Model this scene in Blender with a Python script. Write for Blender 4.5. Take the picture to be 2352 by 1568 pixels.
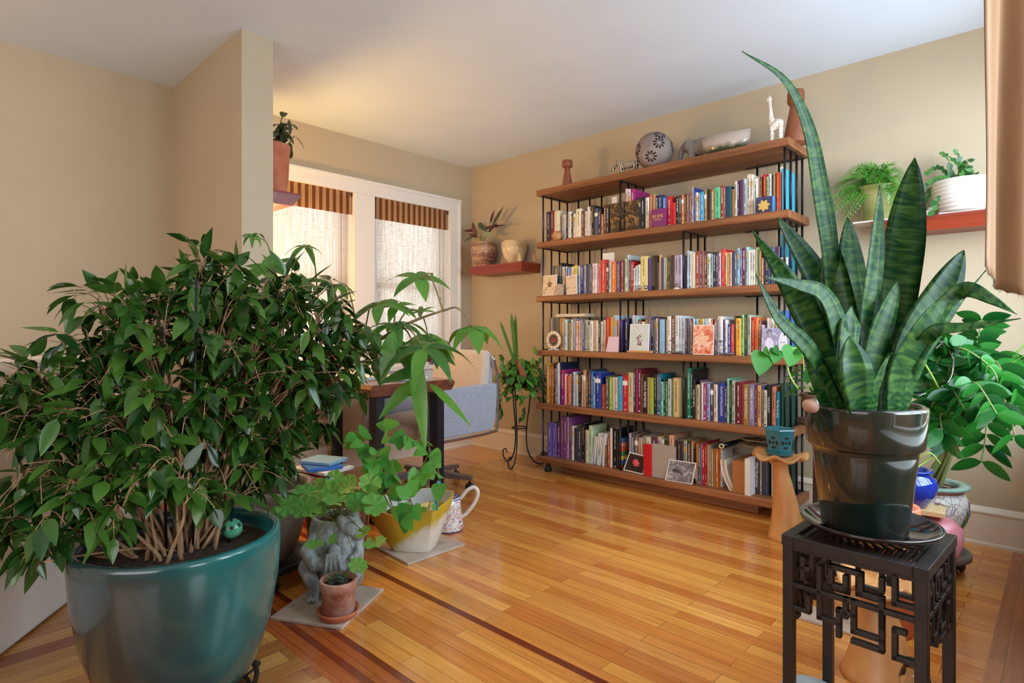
import bpy, bmesh, math, random
from mathutils import Vector, Matrix, Quaternion, noise
random.seed(7)
PI = math.pi
C = bpy.context.scene.collection
for o in list(bpy.data.objects): bpy.data.objects.remove(o)

# ------------------------------------------------------------------ camera
scene = bpy.context.scene
FPX, CX, HY, ZC = 1350.0, 1176.0, 757.0, 1.03
YAW = math.radians(43.3)
FW = (math.cos(YAW), math.sin(YAW)); RT = (math.sin(YAW), -math.cos(YAW))
cam = bpy.data.cameras.new('camera'); camo = bpy.data.objects.new('camera', cam); C.objects.link(camo)
camo.location = (0, 0, ZC); camo.rotation_euler = (PI/2, 0, YAW - PI/2)
cam.sensor_width = 36; cam.lens = 36*FPX/2352; cam.shift_y = -(784-HY)/2352
cam.clip_start = 0.05; cam.clip_end = 100
scene.camera = camo
# ------------------------------------------------------------------ colour management
vs = scene.view_settings
vs.view_transform = 'Standard'; vs.look = 'None'; vs.exposure = 0.25; vs.gamma = 1; vs.use_curve_mapping = False
# ------------------------------------------------------------------ world: bright overcast daylight
w = bpy.data.worlds.new('daylight'); scene.world = w; w.use_nodes = True
wn = w.node_tree; bg = wn.nodes['Background']
bg.inputs[0].default_value = (0.86, 0.93, 1.0, 1); bg.inputs[1].default_value = 1.1
# ------------------------------------------------------------------ area lights: daylight of the seen and assumed windows, plus added fill
def area(name, loc, target, sx, sy, energy, col):
    l = bpy.data.lights.new(name, 'AREA'); l.shape = 'RECTANGLE'; l.size = sx; l.size_y = sy
    l.energy = energy; l.color = col
    o = bpy.data.objects.new(name, l); C.objects.link(o); o.location = loc
    d = Vector(target) - Vector(loc); o.rotation_euler = d.to_track_quat('-Z', 'Y').to_euler()
    return o
area('assumed_side_daylight', (2.35, -0.5, 1.6), (2.5, 1.5, 1.1), 2.1, 1.5, 88, (0.66, 0.84, 1.0))  # side window is out of frame, assumed from blue highlights on the plants
area('fill_room_behind', (-1.9, 0.4, 1.5), (1.5, 1.6, 1.2), 2.4, 1.6, 40, (0.97, 0.98, 1.0))  # unseen fill added behind the camera; the wall there has no window
area('daylight_back_windows', (2.45, 4.35, 1.5), (2.0, 0, 1.0), 1.9, 1.3, 11, (0.92, 0.96, 1.0))
area('fill_opposite_side', (1.0, -2.9, 1.6), (1.8, 2.0, 1.3), 2.2, 1.4, 70, (0.82, 0.92, 1.0))  # added cool fill before the blank front wall, not a real window
pl = bpy.data.lights.new('assumed_nook_light', 'POINT'); pl.energy = 27; pl.color = (1.0, 0.62, 0.2); pl.shadow_soft_size = 0.08  # added unseen warm light, assumed from the corner's yellow glow; no lamp modelled
po = bpy.data.objects.new('assumed_nook_light', pl); C.objects.link(po); po.location = (1.47, 3.45, 1.45)
pl2 = bpy.data.lights.new('warm_fill_light', 'POINT'); pl2.energy = 9; pl2.color = (1.0, 0.58, 0.26); pl2.shadow_soft_size = 0.15  # unseen warm light added out of frame to warm the left wall
po2 = bpy.data.objects.new('warm_fill_light', pl2); C.objects.link(po2); po2.location = (-0.5, 3.0, 1.5)

# ------------------------------------------------------------------ photo measuring helpers (pixel of the photograph -> point in the room)
def ray(px, py):
    t = (px-CX)/FPX
    return FW[0]+RT[0]*t, FW[1]+RT[1]*t, (HY-py)/FPX
def at_z(px, py, z=0.0):
    r = ray(px, py); s = (z-ZC)/r[2]; return Vector((r[0]*s, r[1]*s, z))
def at_x(px, py, X):
    r = ray(px, py); s = X/r[0]; return Vector((X, r[1]*s, ZC+r[2]*s))
def at_y(px, py, Y):
    r = ray(px, py); s = Y/r[1]; return Vector((r[0]*s, Y, ZC+r[2]*s))
def at_d(px, py, d):
    r = ray(px, py); return Vector((r[0]*d, r[1]*d, ZC+r[2]*d))

# ------------------------------------------------------------------ tagging
def tag(o, label=None, cat=None, group=None, kind=None):
    if label: o['label'] = label
    if cat: o['category'] = cat
    if group: o['group'] = group
    if kind: o['kind'] = kind
    return o
def thing(name, loc, label, cat, group=None, rz=0):
    o = bpy.data.objects.new(name, None); C.objects.link(o); o.location = loc; o.rotation_euler = (0, 0, rz)
    o.empty_display_size = 0.05
    return tag(o, label, cat, group)

# ------------------------------------------------------------------ mesh builder
class MB:
    def __init__(s): s.v = []; s.f = []; s.m = []; s.uv = []
    def add(s, vs_, fs, mi=0):
        n = len(s.v); s.v += [tuple(v) for v in vs_]
        for f in fs: s.f.append(tuple(i+n for i in f)); s.m.append(mi)
        return s
    def box(s, c, size, rz=0, mi=0, M=None):
        x, y, z = size[0]/2, size[1]/2, size[2]/2
        vs_ = [Vector((a*x, b*y, cc*z)) for a in (-1, 1) for b in (-1, 1) for cc in (-1, 1)]
        if M is None: M = Matrix.Rotation(rz, 3, 'Z')
        vs_ = [M @ v + Vector(c) for v in vs_]
        return s.add(vs_, [(0,1,3,2),(4,6,7,5),(0,4,5,1),(2,3,7,6),(0,2,6,4),(1,5,7,3)], mi)
    def box2(s, a, b, mi=0):
        return s.box([(a[i]+b[i])/2 for i in range(3)], [abs(b[i]-a[i]) for i in range(3)], mi=mi)
    def lathe(s, prof, c=(0,0,0), n=40, mi=0, sx=1, sy=1, wob=None, caps=True):
        c = Vector(c); k = len(prof); vs_ = []
        for (r, z) in prof:
            for i in range(n):
                a = 2*PI*i/n; q = wob(a, r, z) if wob else (1, 0)
                vs_.append(c+Vector((r*q[0]*math.cos(a)*sx, r*q[0]*math.sin(a)*sy, z+q[1])))
        fs = [(j*n+i, j*n+(i+1) % n, (j+1)*n+(i+1) % n, (j+1)*n+i) for j in range(k-1) for i in range(n)]
        if caps:
            if prof[0][0] > 1e-4: fs.append(tuple(reversed(range(n))))
            if prof[-1][0] > 1e-4: fs.append(tuple((k-1)*n+i for i in range(n)))
        return s.add(vs_, fs, mi)
    def tube(s, pts, rad, n=8, mi=0, closed=False):
        pts = [Vector(p) for p in pts]; k = len(pts)
        if not hasattr(rad, '__len__'): rad = [rad]*k
        vs_ = []; up = None
        for i, p in enumerate(pts):
            if closed: t = pts[(i+1) % k]-pts[i-1]
            else: t = pts[min(i+1, k-1)]-pts[max(i-1, 0)]
            if t.length < 1e-9: t = Vector((0,0,1))
            t.normalize()
            if up is None: up = t.orthogonal().normalized()
            else:
                up = up - t*up.dot(t)
                up = up.normalized() if up.length > 1e-6 else t.orthogonal().normalized()
            b = t.cross(up)
            for j in range(n):
                a = 2*PI*j/n; vs_.append(p+(up*math.cos(a)+b*math.sin(a))*rad[i])
        fs = [(i*n+j, i*n+(j+1) % n, (i+1)*n+(j+1) % n, (i+1)*n+j) for i in range(k-1) for j in range(n)]
        if closed: fs += [((k-1)*n+j, (k-1)*n+(j+1) % n, (j+1) % n, j) for j in range(n)]
        else: fs += [tuple(reversed(range(n))), tuple((k-1)*n+j for j in range(n))]
        return s.add(vs_, fs, mi)
    def ell(s, c, r, M=None, n=16, m=10, mi=0):
        c = Vector(c); vs_ = []
        if not hasattr(r, '__len__'): r = (r, r, r)
        for i in range(m+1):
            th = PI*i/m
            for j in range(n):
                a = 2*PI*j/n
                v = Vector((r[0]*math.sin(th)*math.cos(a), r[1]*math.sin(th)*math.sin(a), r[2]*math.cos(th)))
                vs_.append(c+(M @ v if M else v))
        fs = [(i*n+j, (i+1)*n+j, (i+1)*n+(j+1) % n, i*n+(j+1) % n) for i in range(m) for j in range(n)]
        return s.add(vs_, fs, mi)
    def prism(s, poly, z0, z1, mi=0, M=None):
        k = len(poly); vs_ = [Vector((x, y, z0)) for x, y in poly]+[Vector((x, y, z1)) for x, y in poly]
        if M: vs_ = [M @ v for v in vs_]
        fs = [tuple(reversed(range(k))), tuple(range(k, 2*k))]+[(i, (i+1) % k, k+(i+1) % k, k+i) for i in range(k)]
        return s.add(vs_, fs, mi)
    def leaf(s, base, d, nrm, L, W, prof=None, seg=5, droop=0.5, fold=0.25, mi=0, curl=0.0):
        """one leaf blade: midrib curve bending towards the ground, two halves folded along the midrib"""
        prof = prof or LEAF
        d = Vector(d).normalized(); nrm = Vector(nrm); nrm = (nrm-d*nrm.dot(d))
        nrm = nrm.normalized() if nrm.length > 1e-6 else d.orthogonal().normalized()
        side = d.cross(nrm).normalized(); p = Vector(base); vs_ = []
        st = L/seg; dd = d.copy()
        for i in range(seg+1):
            t = i/seg; wd = W*prof(t)/2
            nn = side.cross(dd).normalized()
            vs_ += [p+side*wd+nn*fold*wd, p, p-side*wd+nn*fold*wd]
            dd = (dd+Vector((0, 0, -droop/seg))+nn*curl/seg).normalized()
            p = p+dd*st
        fs = []
        for i in range(seg):
            a = 3*i; fs += [(a, a+3, a+4, a+1), (a+1, a+4, a+5, a+2)]
        return s.add(vs_, fs, mi)
    def build(s, name, mats, parent=None, smooth=True, loc=None, bevel=0, auto=None):
        me = bpy.data.meshes.new(name); me.from_pydata(s.v, [], s.f); me.update()
        if not isinstance(mats, (list, tuple)): mats = [mats]
        for m in mats: me.materials.append(m)
        me.polygons.foreach_set('material_index', s.m)
        if smooth: me.polygons.foreach_set('use_smooth', [True]*len(s.f))
        me.update()
        if smooth and auto:
            bm = bmesh.new(); bm.from_mesh(me)
            for e in bm.edges:
                if len(e.link_faces) == 2 and e.calc_face_angle(0) > auto: e.smooth = False
            bm.to_mesh(me); bm.free()
        o = bpy.data.objects.new(name, me); C.objects.link(o)
        if parent: o.parent = parent
        if loc is not None: o.location = loc
        if bevel:
            b = o.modifiers.new('b', 'BEVEL'); b.width = bevel; b.segments = 2; b.limit_method = 'ANGLE'
        return o
def LEAF(t): return math.sin(PI*min(1, t**0.75))**0.9*(1-0.25*t)+0.02*(1-t)
def OVAL(t): return math.sin(PI*t)**0.6
def HEARTP(t): return (math.sin(PI*min(1, (t*0.93+0.07)**0.62)))**0.8
def ROUNDP(t): return math.sqrt(max(0, 1-(2*t-1)**2))
def WIDE_END(t): return max(0.04, math.sin(PI*min(1, t**1.35))**0.8)

def spline(pts, n=8):
    """Catmull-Rom through points"""
    pts = [Vector(p) for p in pts]; out = []
    P = [pts[0]*2-pts[1]]+pts+[pts[-1]*2-pts[-2]]
    for i in range(1, len(P)-2):
        for k in range(n):
            t = k/n; a, b, c, d = P[i-1], P[i], P[i+1], P[i+2]
            out.append(0.5*((2*b)+(c-a)*t+(2*a-5*b+4*c-d)*t*t+(3*b-a-3*c+d)*t**3))
    out.append(pts[-1]); return out

# ------------------------------------------------------------------ materials (all procedural)
def srgb(r, g, b):
    f = lambda c: (c/255/12.92) if c/255 <= 0.04045 else ((c/255+0.055)/1.055)**2.4
    return (f(r), f(g), f(b), 1)
def mat(name, c1, c2=None, rough=0.5, scale=(8, 8, 8), detail=4, bump=0.0, bscale=60, metal=0, coat=0, spec=None, trans=0,
        alpha=1, lo=0.35, hi=0.65, coord='Object', transl=0, sheen=0, isl=0, ior=None):
    m = bpy.data.materials.new(name); m.use_nodes = True; nt = m.node_tree; N = nt.nodes; Lk = nt.links
    b = N['Principled BSDF']; b.inputs['Roughness'].default_value = rough; b.inputs['Metallic'].default_value = metal
    b.inputs['Base Color'].default_value = c1
    if coat: b.inputs['Coat Weight'].default_value = coat; b.inputs['Coat Roughness'].default_value = 0.08
    if spec is not None: b.inputs['Specular IOR Level'].default_value = spec
    if trans: b.inputs['Transmission Weight'].default_value = trans
    if ior: b.inputs['IOR'].default_value = ior
    if sheen: b.inputs['Sheen Weight'].default_value = sheen
    tc = N.new('ShaderNodeTexCoord'); mp = N.new('ShaderNodeMapping'); mp.inputs['Scale'].default_value = scale
    Lk.new(tc.outputs[coord], mp.inputs[0]); col = None
    if c2:
        nz = N.new('ShaderNodeTexNoise'); nz.inputs['Scale'].default_value = 1; nz.inputs['Detail'].default_value = detail
        Lk.new(mp.outputs[0], nz.inputs['Vector'])
        rp = N.new('ShaderNodeValToRGB'); rp.color_ramp.elements[0].position = lo; rp.color_ramp.elements[1].position = hi
        rp.color_ramp.elements[0].color = c1; rp.color_ramp.elements[1].color = c2
        if isl:
            ge = N.new('ShaderNodeNewGeometry'); mx = N.new('ShaderNodeMath'); mx.operation = 'MULTIPLY_ADD'
            mx.inputs[1].default_value = isl; Lk.new(ge.outputs['Random Per Island'], mx.inputs[0])
            m2 = N.new('ShaderNodeMath'); m2.operation = 'MULTIPLY'; m2.inputs[1].default_value = 1-isl
            Lk.new(nz.outputs[0], m2.inputs[0]); Lk.new(m2.outputs[0], mx.inputs[2]); Lk.new(mx.outputs[0], rp.inputs[0])
        else: Lk.new(nz.outputs[0], rp.inputs[0])
        Lk.new(rp.outputs[0], b.inputs['Base Color']); col = rp.outputs[0]
    if bump:
        nb = N.new('ShaderNodeTexNoise'); nb.inputs['Scale'].default_value = bscale; nb.inputs['Detail'].default_value = 3
        Lk.new(tc.outputs[coord], nb.inputs['Vector'])
        bp = N.new('ShaderNodeBump'); bp.inputs['Strength'].default_value = bump; bp.inputs['Distance'].default_value = 0.01
        Lk.new(nb.outputs[0], bp.inputs['Height']); Lk.new(bp.outputs[0], b.inputs['Normal'])
    if transl:
        tr = N.new('ShaderNodeBsdfTranslucent'); mxs = N.new('ShaderNodeMixShader'); mxs.inputs[0].default_value = transl
        if col:
            g = N.new('ShaderNodeMixRGB'); g.blend_type = 'MIX'; g.inputs[0].default_value = 0.45; g.inputs[2].default_value = (0.35, 0.6, 0.05, 1) if transl > 0.2 else c1
            Lk.new(col, g.inputs[1]); Lk.new(g.outputs[0], tr.inputs[0])
        else: tr.inputs[0].default_value = c1
        Lk.new(b.outputs[0], mxs.inputs[1]); Lk.new(tr.outputs[0], mxs.inputs[2]); Lk.new(mxs.outputs[0], N['Material Output'].inputs[0])
    return m
def wood(name, c1, c2, axis='Y', rough=0.45, k=1.0, coat=0):
    sc = {'X': (1.5*k, 28*k, 28*k), 'Y': (28*k, 1.5*k, 28*k), 'Z': (28*k, 28*k, 1.5*k)}[axis]
    return mat(name, c1, c2, rough, sc, 6, 0.08, 40, coat=coat, lo=0.3, hi=0.7)

M = {}
M['wall'] = mat('wall_paint', srgb(193, 175, 147), srgb(189, 171, 143), 0.75, (2, 2, 2), bump=0.03, bscale=250)
M['ceiling'] = mat('ceiling_paint', srgb(228, 237, 248), srgb(224, 233, 244), 0.85, (2, 2, 2), bump=0.02, bscale=200)
M['trim'] = mat('trim_paint', srgb(228, 214, 196), None, 0.4)
M['wtrim'] = mat('window_trim_paint', srgb(232, 226, 220), None, 0.4)
M['soil'] = mat('potting_soil', srgb(38, 28, 22), srgb(82, 62, 48), 0.95, (90, 90, 90), bump=1.0, bscale=120)
M['steel'] = mat('black_steel', srgb(40, 40, 46), srgb(50, 50, 58), 0.38, (20, 20, 20), metal=0.6)
M['chrome'] = mat('chrome', srgb(190, 190, 195), None, 0.15, metal=1)
M['black'] = mat('black_plastic', srgb(24, 24, 26), None, 0.35)
M['board'] = wood('walnut_board', srgb(112, 66, 38), srgb(168, 108, 66), 'Y', 0.5)
M['redwood'] = wood('red_shelf_wood', srgb(116, 34, 18), srgb(152, 58, 30), 'Y', 0.35)
M['terracotta'] = mat('terracotta', srgb(188, 104, 70), srgb(206, 130, 96), 0.8, (12, 12, 12), bump=0.2, bscale=80)
M['oldterra'] = mat('weathered_terracotta', srgb(168, 104, 82), srgb(206, 168, 150), 0.85, (14, 14, 14), bump=0.3, bscale=60)
M['white'] = mat('white_glaze', srgb(232, 226, 218), srgb(214, 204, 194), 0.25, (6, 6, 6))
M['paper'] = mat('paper', srgb(236, 232, 226), None, 0.8)
M['pages'] = mat('page_edges', srgb(222, 206, 178), srgb(186, 166, 136), 0.9, (3, 400, 3))

def floor_mat(name, cols, w_=0.057, l_=0.75, along='Y', seed=0, rough=0.2):
    m = bpy.data.materials.new(name); m.use_nodes = True; nt = m.node_tree; N = nt.nodes; Lk = nt.links
    b = N['Principled BSDF']; b.inputs['Coat Weight'].default_value = 0.35; b.inputs['Coat Roughness'].default_value = 0.1
    tc = N.new('ShaderNodeTexCoord'); mp = N.new('ShaderNodeMapping'); mp.inputs['Location'].default_value = (seed*1.37, seed*0.057, 0)
    if along == 'Y': mp.inputs['Rotation'].default_value = (0, 0, PI/2)
    Lk.new(tc.outputs['Object'], mp.inputs[0])
    def brick(c1, c2, lsc, off):
        br = N.new('ShaderNodeTexBrick'); br.offset = off; br.offset_frequency = 2; br.inputs['Scale'].default_value = 1
        br.inputs['Brick Width'].default_value = lsc; br.inputs['Row Height'].default_value = w_; br.inputs['Mortar Size'].default_value = 0.0008
        br.inputs['Mortar Smooth'].default_value = 0.3; br.inputs['Bias'].default_value = 0
        br.inputs['Color1'].default_value = c1; br.inputs['Color2'].default_value = c2; br.inputs['Mortar'].default_value = srgb(96, 48, 16)
        Lk.new(mp.outputs[0], br.inputs['Vector']); return br
    br = brick(cols[0], cols[1], l_, 0.37)
    b2 = brick((0, 0, 0, 1), (1, 1, 1, 1), l_, 0.37); b2.inputs['Mortar'].default_value = (0.5, 0.5, 0.5, 1)
    gm = N.new('ShaderNodeMapping'); gm.inputs['Scale'].default_value = (2.2, 55, 10); Lk.new(mp.outputs[0], gm.inputs[0])
    ad = N.new('ShaderNodeVectorMath'); ad.operation = 'MULTIPLY_ADD'; ad.inputs[1].default_value = (17, 9, 5)
    Lk.new(b2.outputs['Color'], ad.inputs[0]); Lk.new(gm.outputs[0], ad.inputs[2])
    nz = N.new('ShaderNodeTexNoise'); nz.inputs['Scale'].default_value = 1; nz.inputs['Detail'].default_value = 6; nz.inputs['Distortion'].default_value = 1.4
    Lk.new(ad.outputs[0], nz.inputs['Vector'])
    rp = N.new('ShaderNodeValToRGB'); rp.color_ramp.elements[0].position = 0.36; rp.color_ramp.elements[0].color = (0.74, 0.62, 0.52, 1)
    rp.color_ramp.elements[1].position = 0.66; rp.color_ramp.elements[1].color = (1.05, 1.05, 1.05, 1); Lk.new(nz.outputs[0], rp.inputs[0])
    mx = N.new('ShaderNodeMixRGB'); mx.blend_type = 'MULTIPLY'; mx.inputs[0].default_value = 0.75
    Lk.new(br.outputs['Color'], mx.inputs[1]); Lk.new(rp.outputs[0], mx.inputs[2]); Lk.new(mx.outputs[0], b.inputs['Base Color'])
    b.inputs['Roughness'].default_value = rough
    wv = N.new('ShaderNodeTexNoise'); wv.inputs['Scale'].default_value = 6; Lk.new(tc.outputs['Object'], wv.inputs['Vector'])
    sm = N.new('ShaderNodeMath'); sm.operation = 'MULTIPLY_ADD'; sm.inputs[1].default_value = -0.35
    Lk.new(br.outputs['Fac'], sm.inputs[0]); Lk.new(wv.outputs[0], sm.inputs[2])
    bp = N.new('ShaderNodeBump'); bp.inputs['Strength'].default_value = 0.12; bp.inputs['Distance'].default_value = 0.01
    Lk.new(sm.outputs[0], bp.inputs['Height']); Lk.new(bp.outputs[0], b.inputs['Normal']); Lk.new(bp.outputs[0], b.inputs['Coat Normal'])
    return m
M['oak'] = floor_mat('oak_strips', (srgb(206, 122, 50), srgb(240, 172, 84)))
M['oakr'] = floor_mat('red_oak_boards', (srgb(168, 84, 36), srgb(184, 100, 44)), 0.09, 1.6, 'Y', 3)
M['inlay'] = floor_mat('dark_inlay', (srgb(120, 48, 22), srgb(134, 58, 28)), 0.2, 1.3, 'Y', 5)
M['cross'] = floor_mat('cross_parquet', (srgb(150, 78, 34), srgb(222, 172, 96)), 0.075, 0.9, 'X', 2)
M['inlayx'] = floor_mat('dark_inlay_cross', (srgb(132, 62, 28), srgb(150, 74, 34)), 0.2, 1.3, 'X', 4)
M['oakx'] = floor_mat('border_boards', (srgb(176, 100, 48), srgb(196, 120, 62)), 0.08, 1.1, 'X', 6)

# ================================================================== THE ROOM
ZT = 2.48
XB, YB = 3.6, 3.89          # bookcase wall and window wall
fl = MB()
def quad(x0, y0, x1, y1, mi): fl.add([(x0, y0, 0), (x1, y0, 0), (x1, y1, 0), (x0, y1, 0)], [(0, 1, 2, 3)], mi)
xs = [(-2.4, 0.888, 3), (0.888, 0.948, 1), (0.948, 0.975, 2), (0.975, 1.03, 1), (1.03, 1.056, 2), (1.056, 1.415, 0), (1.415, 1.445, 2), (1.445, XB, 0)]
for x0, x1, mi in xs: quad(x0, 0.178, x1, YB, mi)
quad(-2.4, 0.09, XB, 0.178, 5); quad(-2.4, 0.055, XB, 0.09, 4); quad(-2.4, -3.4, XB, 0.055, 5)
tag(fl.build('floor', [M['oak'], M['oakr'], M['inlay'], M['cross'], M['inlayx'], M['oakx']], smooth=False), kind='structure')
tag(MB().box2((-2.5, -3.4, ZT), (XB+.1, YB+.1, ZT+.1)).build('ceiling', M['ceiling'], smooth=False), kind='structure')
# bookcase wall
tag(MB().box2((XB, -3.4, 0), (XB+.12, YB+.12, ZT)).build('wall_right', M['wall'], smooth=False), kind='structure')
# window wall with two openings
W1, W2, WZ0, WZ1 = (1.626, 2.387), (2.565, 3.326), 0.74, 2.055
wb = MB(); T = 0.14
wb.box2((-2.5, YB, 0), (W1[0], YB+T, ZT)); wb.box2((W1[0], YB, 0), (W2[1], YB+T, WZ0)); wb.box2((W1[0], YB, WZ1), (W2[1], YB+T, ZT))
wb.box2((W1[1], YB, WZ0), (W2[0], YB+T, WZ1)); wb.box2((W2[1], YB, 0), (XB, YB+T, ZT))
tag(wb.build('wall_back', M['wall'], smooth=False), kind='structure')
# stub wall between the nook and the seating corner
tag(MB().box2((1.168, 2.89, 0), (1.322, YB, ZT)).build('wall_partition', M['wall'], smooth=False), kind='structure')
# side wall with an assumed wide window, just out of view on the right
ws = MB(); SY = -0.12
ws.box2((0.75, SY-.14, 0), (XB, SY, 0.62)); ws.box2((0.75, SY-.14, 2.15), (XB, SY, ZT)); ws.box2((0.75, SY-.14, 0.62), (1.3, SY, 2.15)); ws.box2((3.4, SY-.14, 0.62), (XB, SY, 2.15))
tag(ws.build('wall_side', M['wall'], smooth=False), kind='structure')
wr = MB()
wr.box2((-2.5, -3.5, 0), (-2.4, YB, ZT))
tag(wr.build('wall_left', M['wall'], smooth=False), kind='structure')
wr = MB(); wr.box2((-2.5, -3.5, 0), (XB, -3.4, ZT)); tag(wr.build('wall_front', M['wall'], smooth=False), kind='structure')
# baseboards
def base_prof(): return [(0, 0), (.022, 0), (.022, .012), (.016, .02), (.016, .15), (.02, .155), (.02, .162), (.008, .178), (0, .185)]
def baseboard(name, p0, p1, nx, ny, m):
    pr = base_prof(); mb = MB(); vs_ = []
    for p in (p0, p1):
        for (o_, z) in pr: vs_.append((p[0]+nx*o_, p[1]+ny*o_, z))
    k = len(pr); fs = [(i, i+1, k+i+1, k+i) for i in range(k-1)]+[tuple(range(k)), tuple(reversed(range(k, 2*k)))]
    mb.add(vs_, fs); tag(mb.build(name, m, smooth=False), kind='structure')
baseboard('baseboard_right', (XB, -.12), (XB, YB), -1, 0, M['trim'])
baseboard('baseboard_back', (1.322, YB), (XB, YB), 0, -1, M['trim'])
baseboard('baseboard_left', (-2.4, YB), (1.168, YB), 0, -1, M['trim'])
mb = MB(); mb.box2((1.152, 2.872, 0), (1.168, YB, .17)); mb.box2((1.322, 2.872, 0), (1.338, YB, .17)); mb.box2((1.152, 2.872, 0), (1.338, 2.89, .17))
tag(mb.build('baseboard_partition', M['trim'], smooth=False, bevel=.004), kind='structure')
# windows
M['glass'] = mat('window_glass', (1, 1, 1, 1), None, 0.0, trans=1, ior=1.05)
for i, (a, b) in enumerate((W1, W2)):
    wd = bpy.data.objects.new('window_%d' % (i+1), None); C.objects.link(wd); wd.location = ((a+b)/2, YB, WZ0); tag(wd, kind='structure')
    L0 = -(b-a)/2; L1 = -L0; H = WZ1-WZ0
    f = MB(); f.box2((L0, .0, 0), (L0+.03, T, H)); f.box2((L1-.03, 0, 0), (L1, T, H)); f.box2((L0, 0, H-.03), (L1, T, H)); f.box2((L0, 0, 0), (L1, T, .02))
    f.build('window_frame', M['wtrim'], wd, smooth=False)
    zm = 1.384-WZ0
    for nm, z0, z1, yy in (('upper_sash', zm-.02, H-.03, .1), ('lower_sash', .02, zm+.02, .065)):
        s_ = MB(); s_.box2((L0+.03, yy, z0), (L0+.075, yy+.03, z1)); s_.box2((L1-.075, yy, z0), (L1-.03, yy+.03, z1))
        s_.box2((L0+.075, yy, z0), (L1-.075, yy+.03, z0+.045)); s_.box2((L0+.075, yy, z1-.045), (L1-.075, yy+.03, z1))
        so = s_.build(nm, M['wtrim'], wd, smooth=False, bevel=.002)
        MB().box2((L0+.07, yy+.012, z0+.04), (L1-.07, yy+.018, z1-.04)).build('glass_pane', M['glass'], so, smooth=False)
tr = MB(); a, b = 1.515, 3.441
tr.box2((a, YB-.022, WZ1), (b, YB, 2.145)); tr.box2((a-.01, YB-.034, 2.14), (b+.012, YB, 2.165))
tr.box2((a, YB-.022, WZ0-.02), (W1[0]+.004, YB, WZ1)); tr.box2((W1[1]-.004, YB-.022, WZ0-.02), (W2[0]+.004, YB, WZ1)); tr.box2((W2[1]-.004, YB-.022, WZ0-.02), (b, YB, WZ1))
tr.box2((b-.02, YB-.034, WZ0-.02), (b+.004, YB, 2.15)); tr.box2((a-.004, YB-.034, WZ0-.02), (a+.02, YB, 2.15))
tag(tr.build('trim_1', M['wtrim'], smooth=False, bevel=.004), kind='structure')
tr = MB(); tr.box2((a-.03, YB-.07, WZ0-.035), (b+.03, YB, WZ0)); tr.box2((a, YB-.02, WZ0-.12), (b, YB, WZ0-.035))
tag(tr.build('trim_2', M['wtrim'], smooth=False, bevel=.004), kind='structure')
# assumed side window (out of frame)
wd = bpy.data.objects.new('window_3', None); C.objects.link(wd); wd.location = (2.35, SY, .62); tag(wd, kind='structure')
f = MB()
for x in (-1.05, -.35, .35, 1.01): f.box2((x, -.12, 0), (x+.04, -.06, 1.53))
for z in (0, .74, 1.49): f.box2((-1.05, -.12, z), (1.05, -.06, z+.04))
f.build('window_frame', M['wtrim'], wd, smooth=False)

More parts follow.
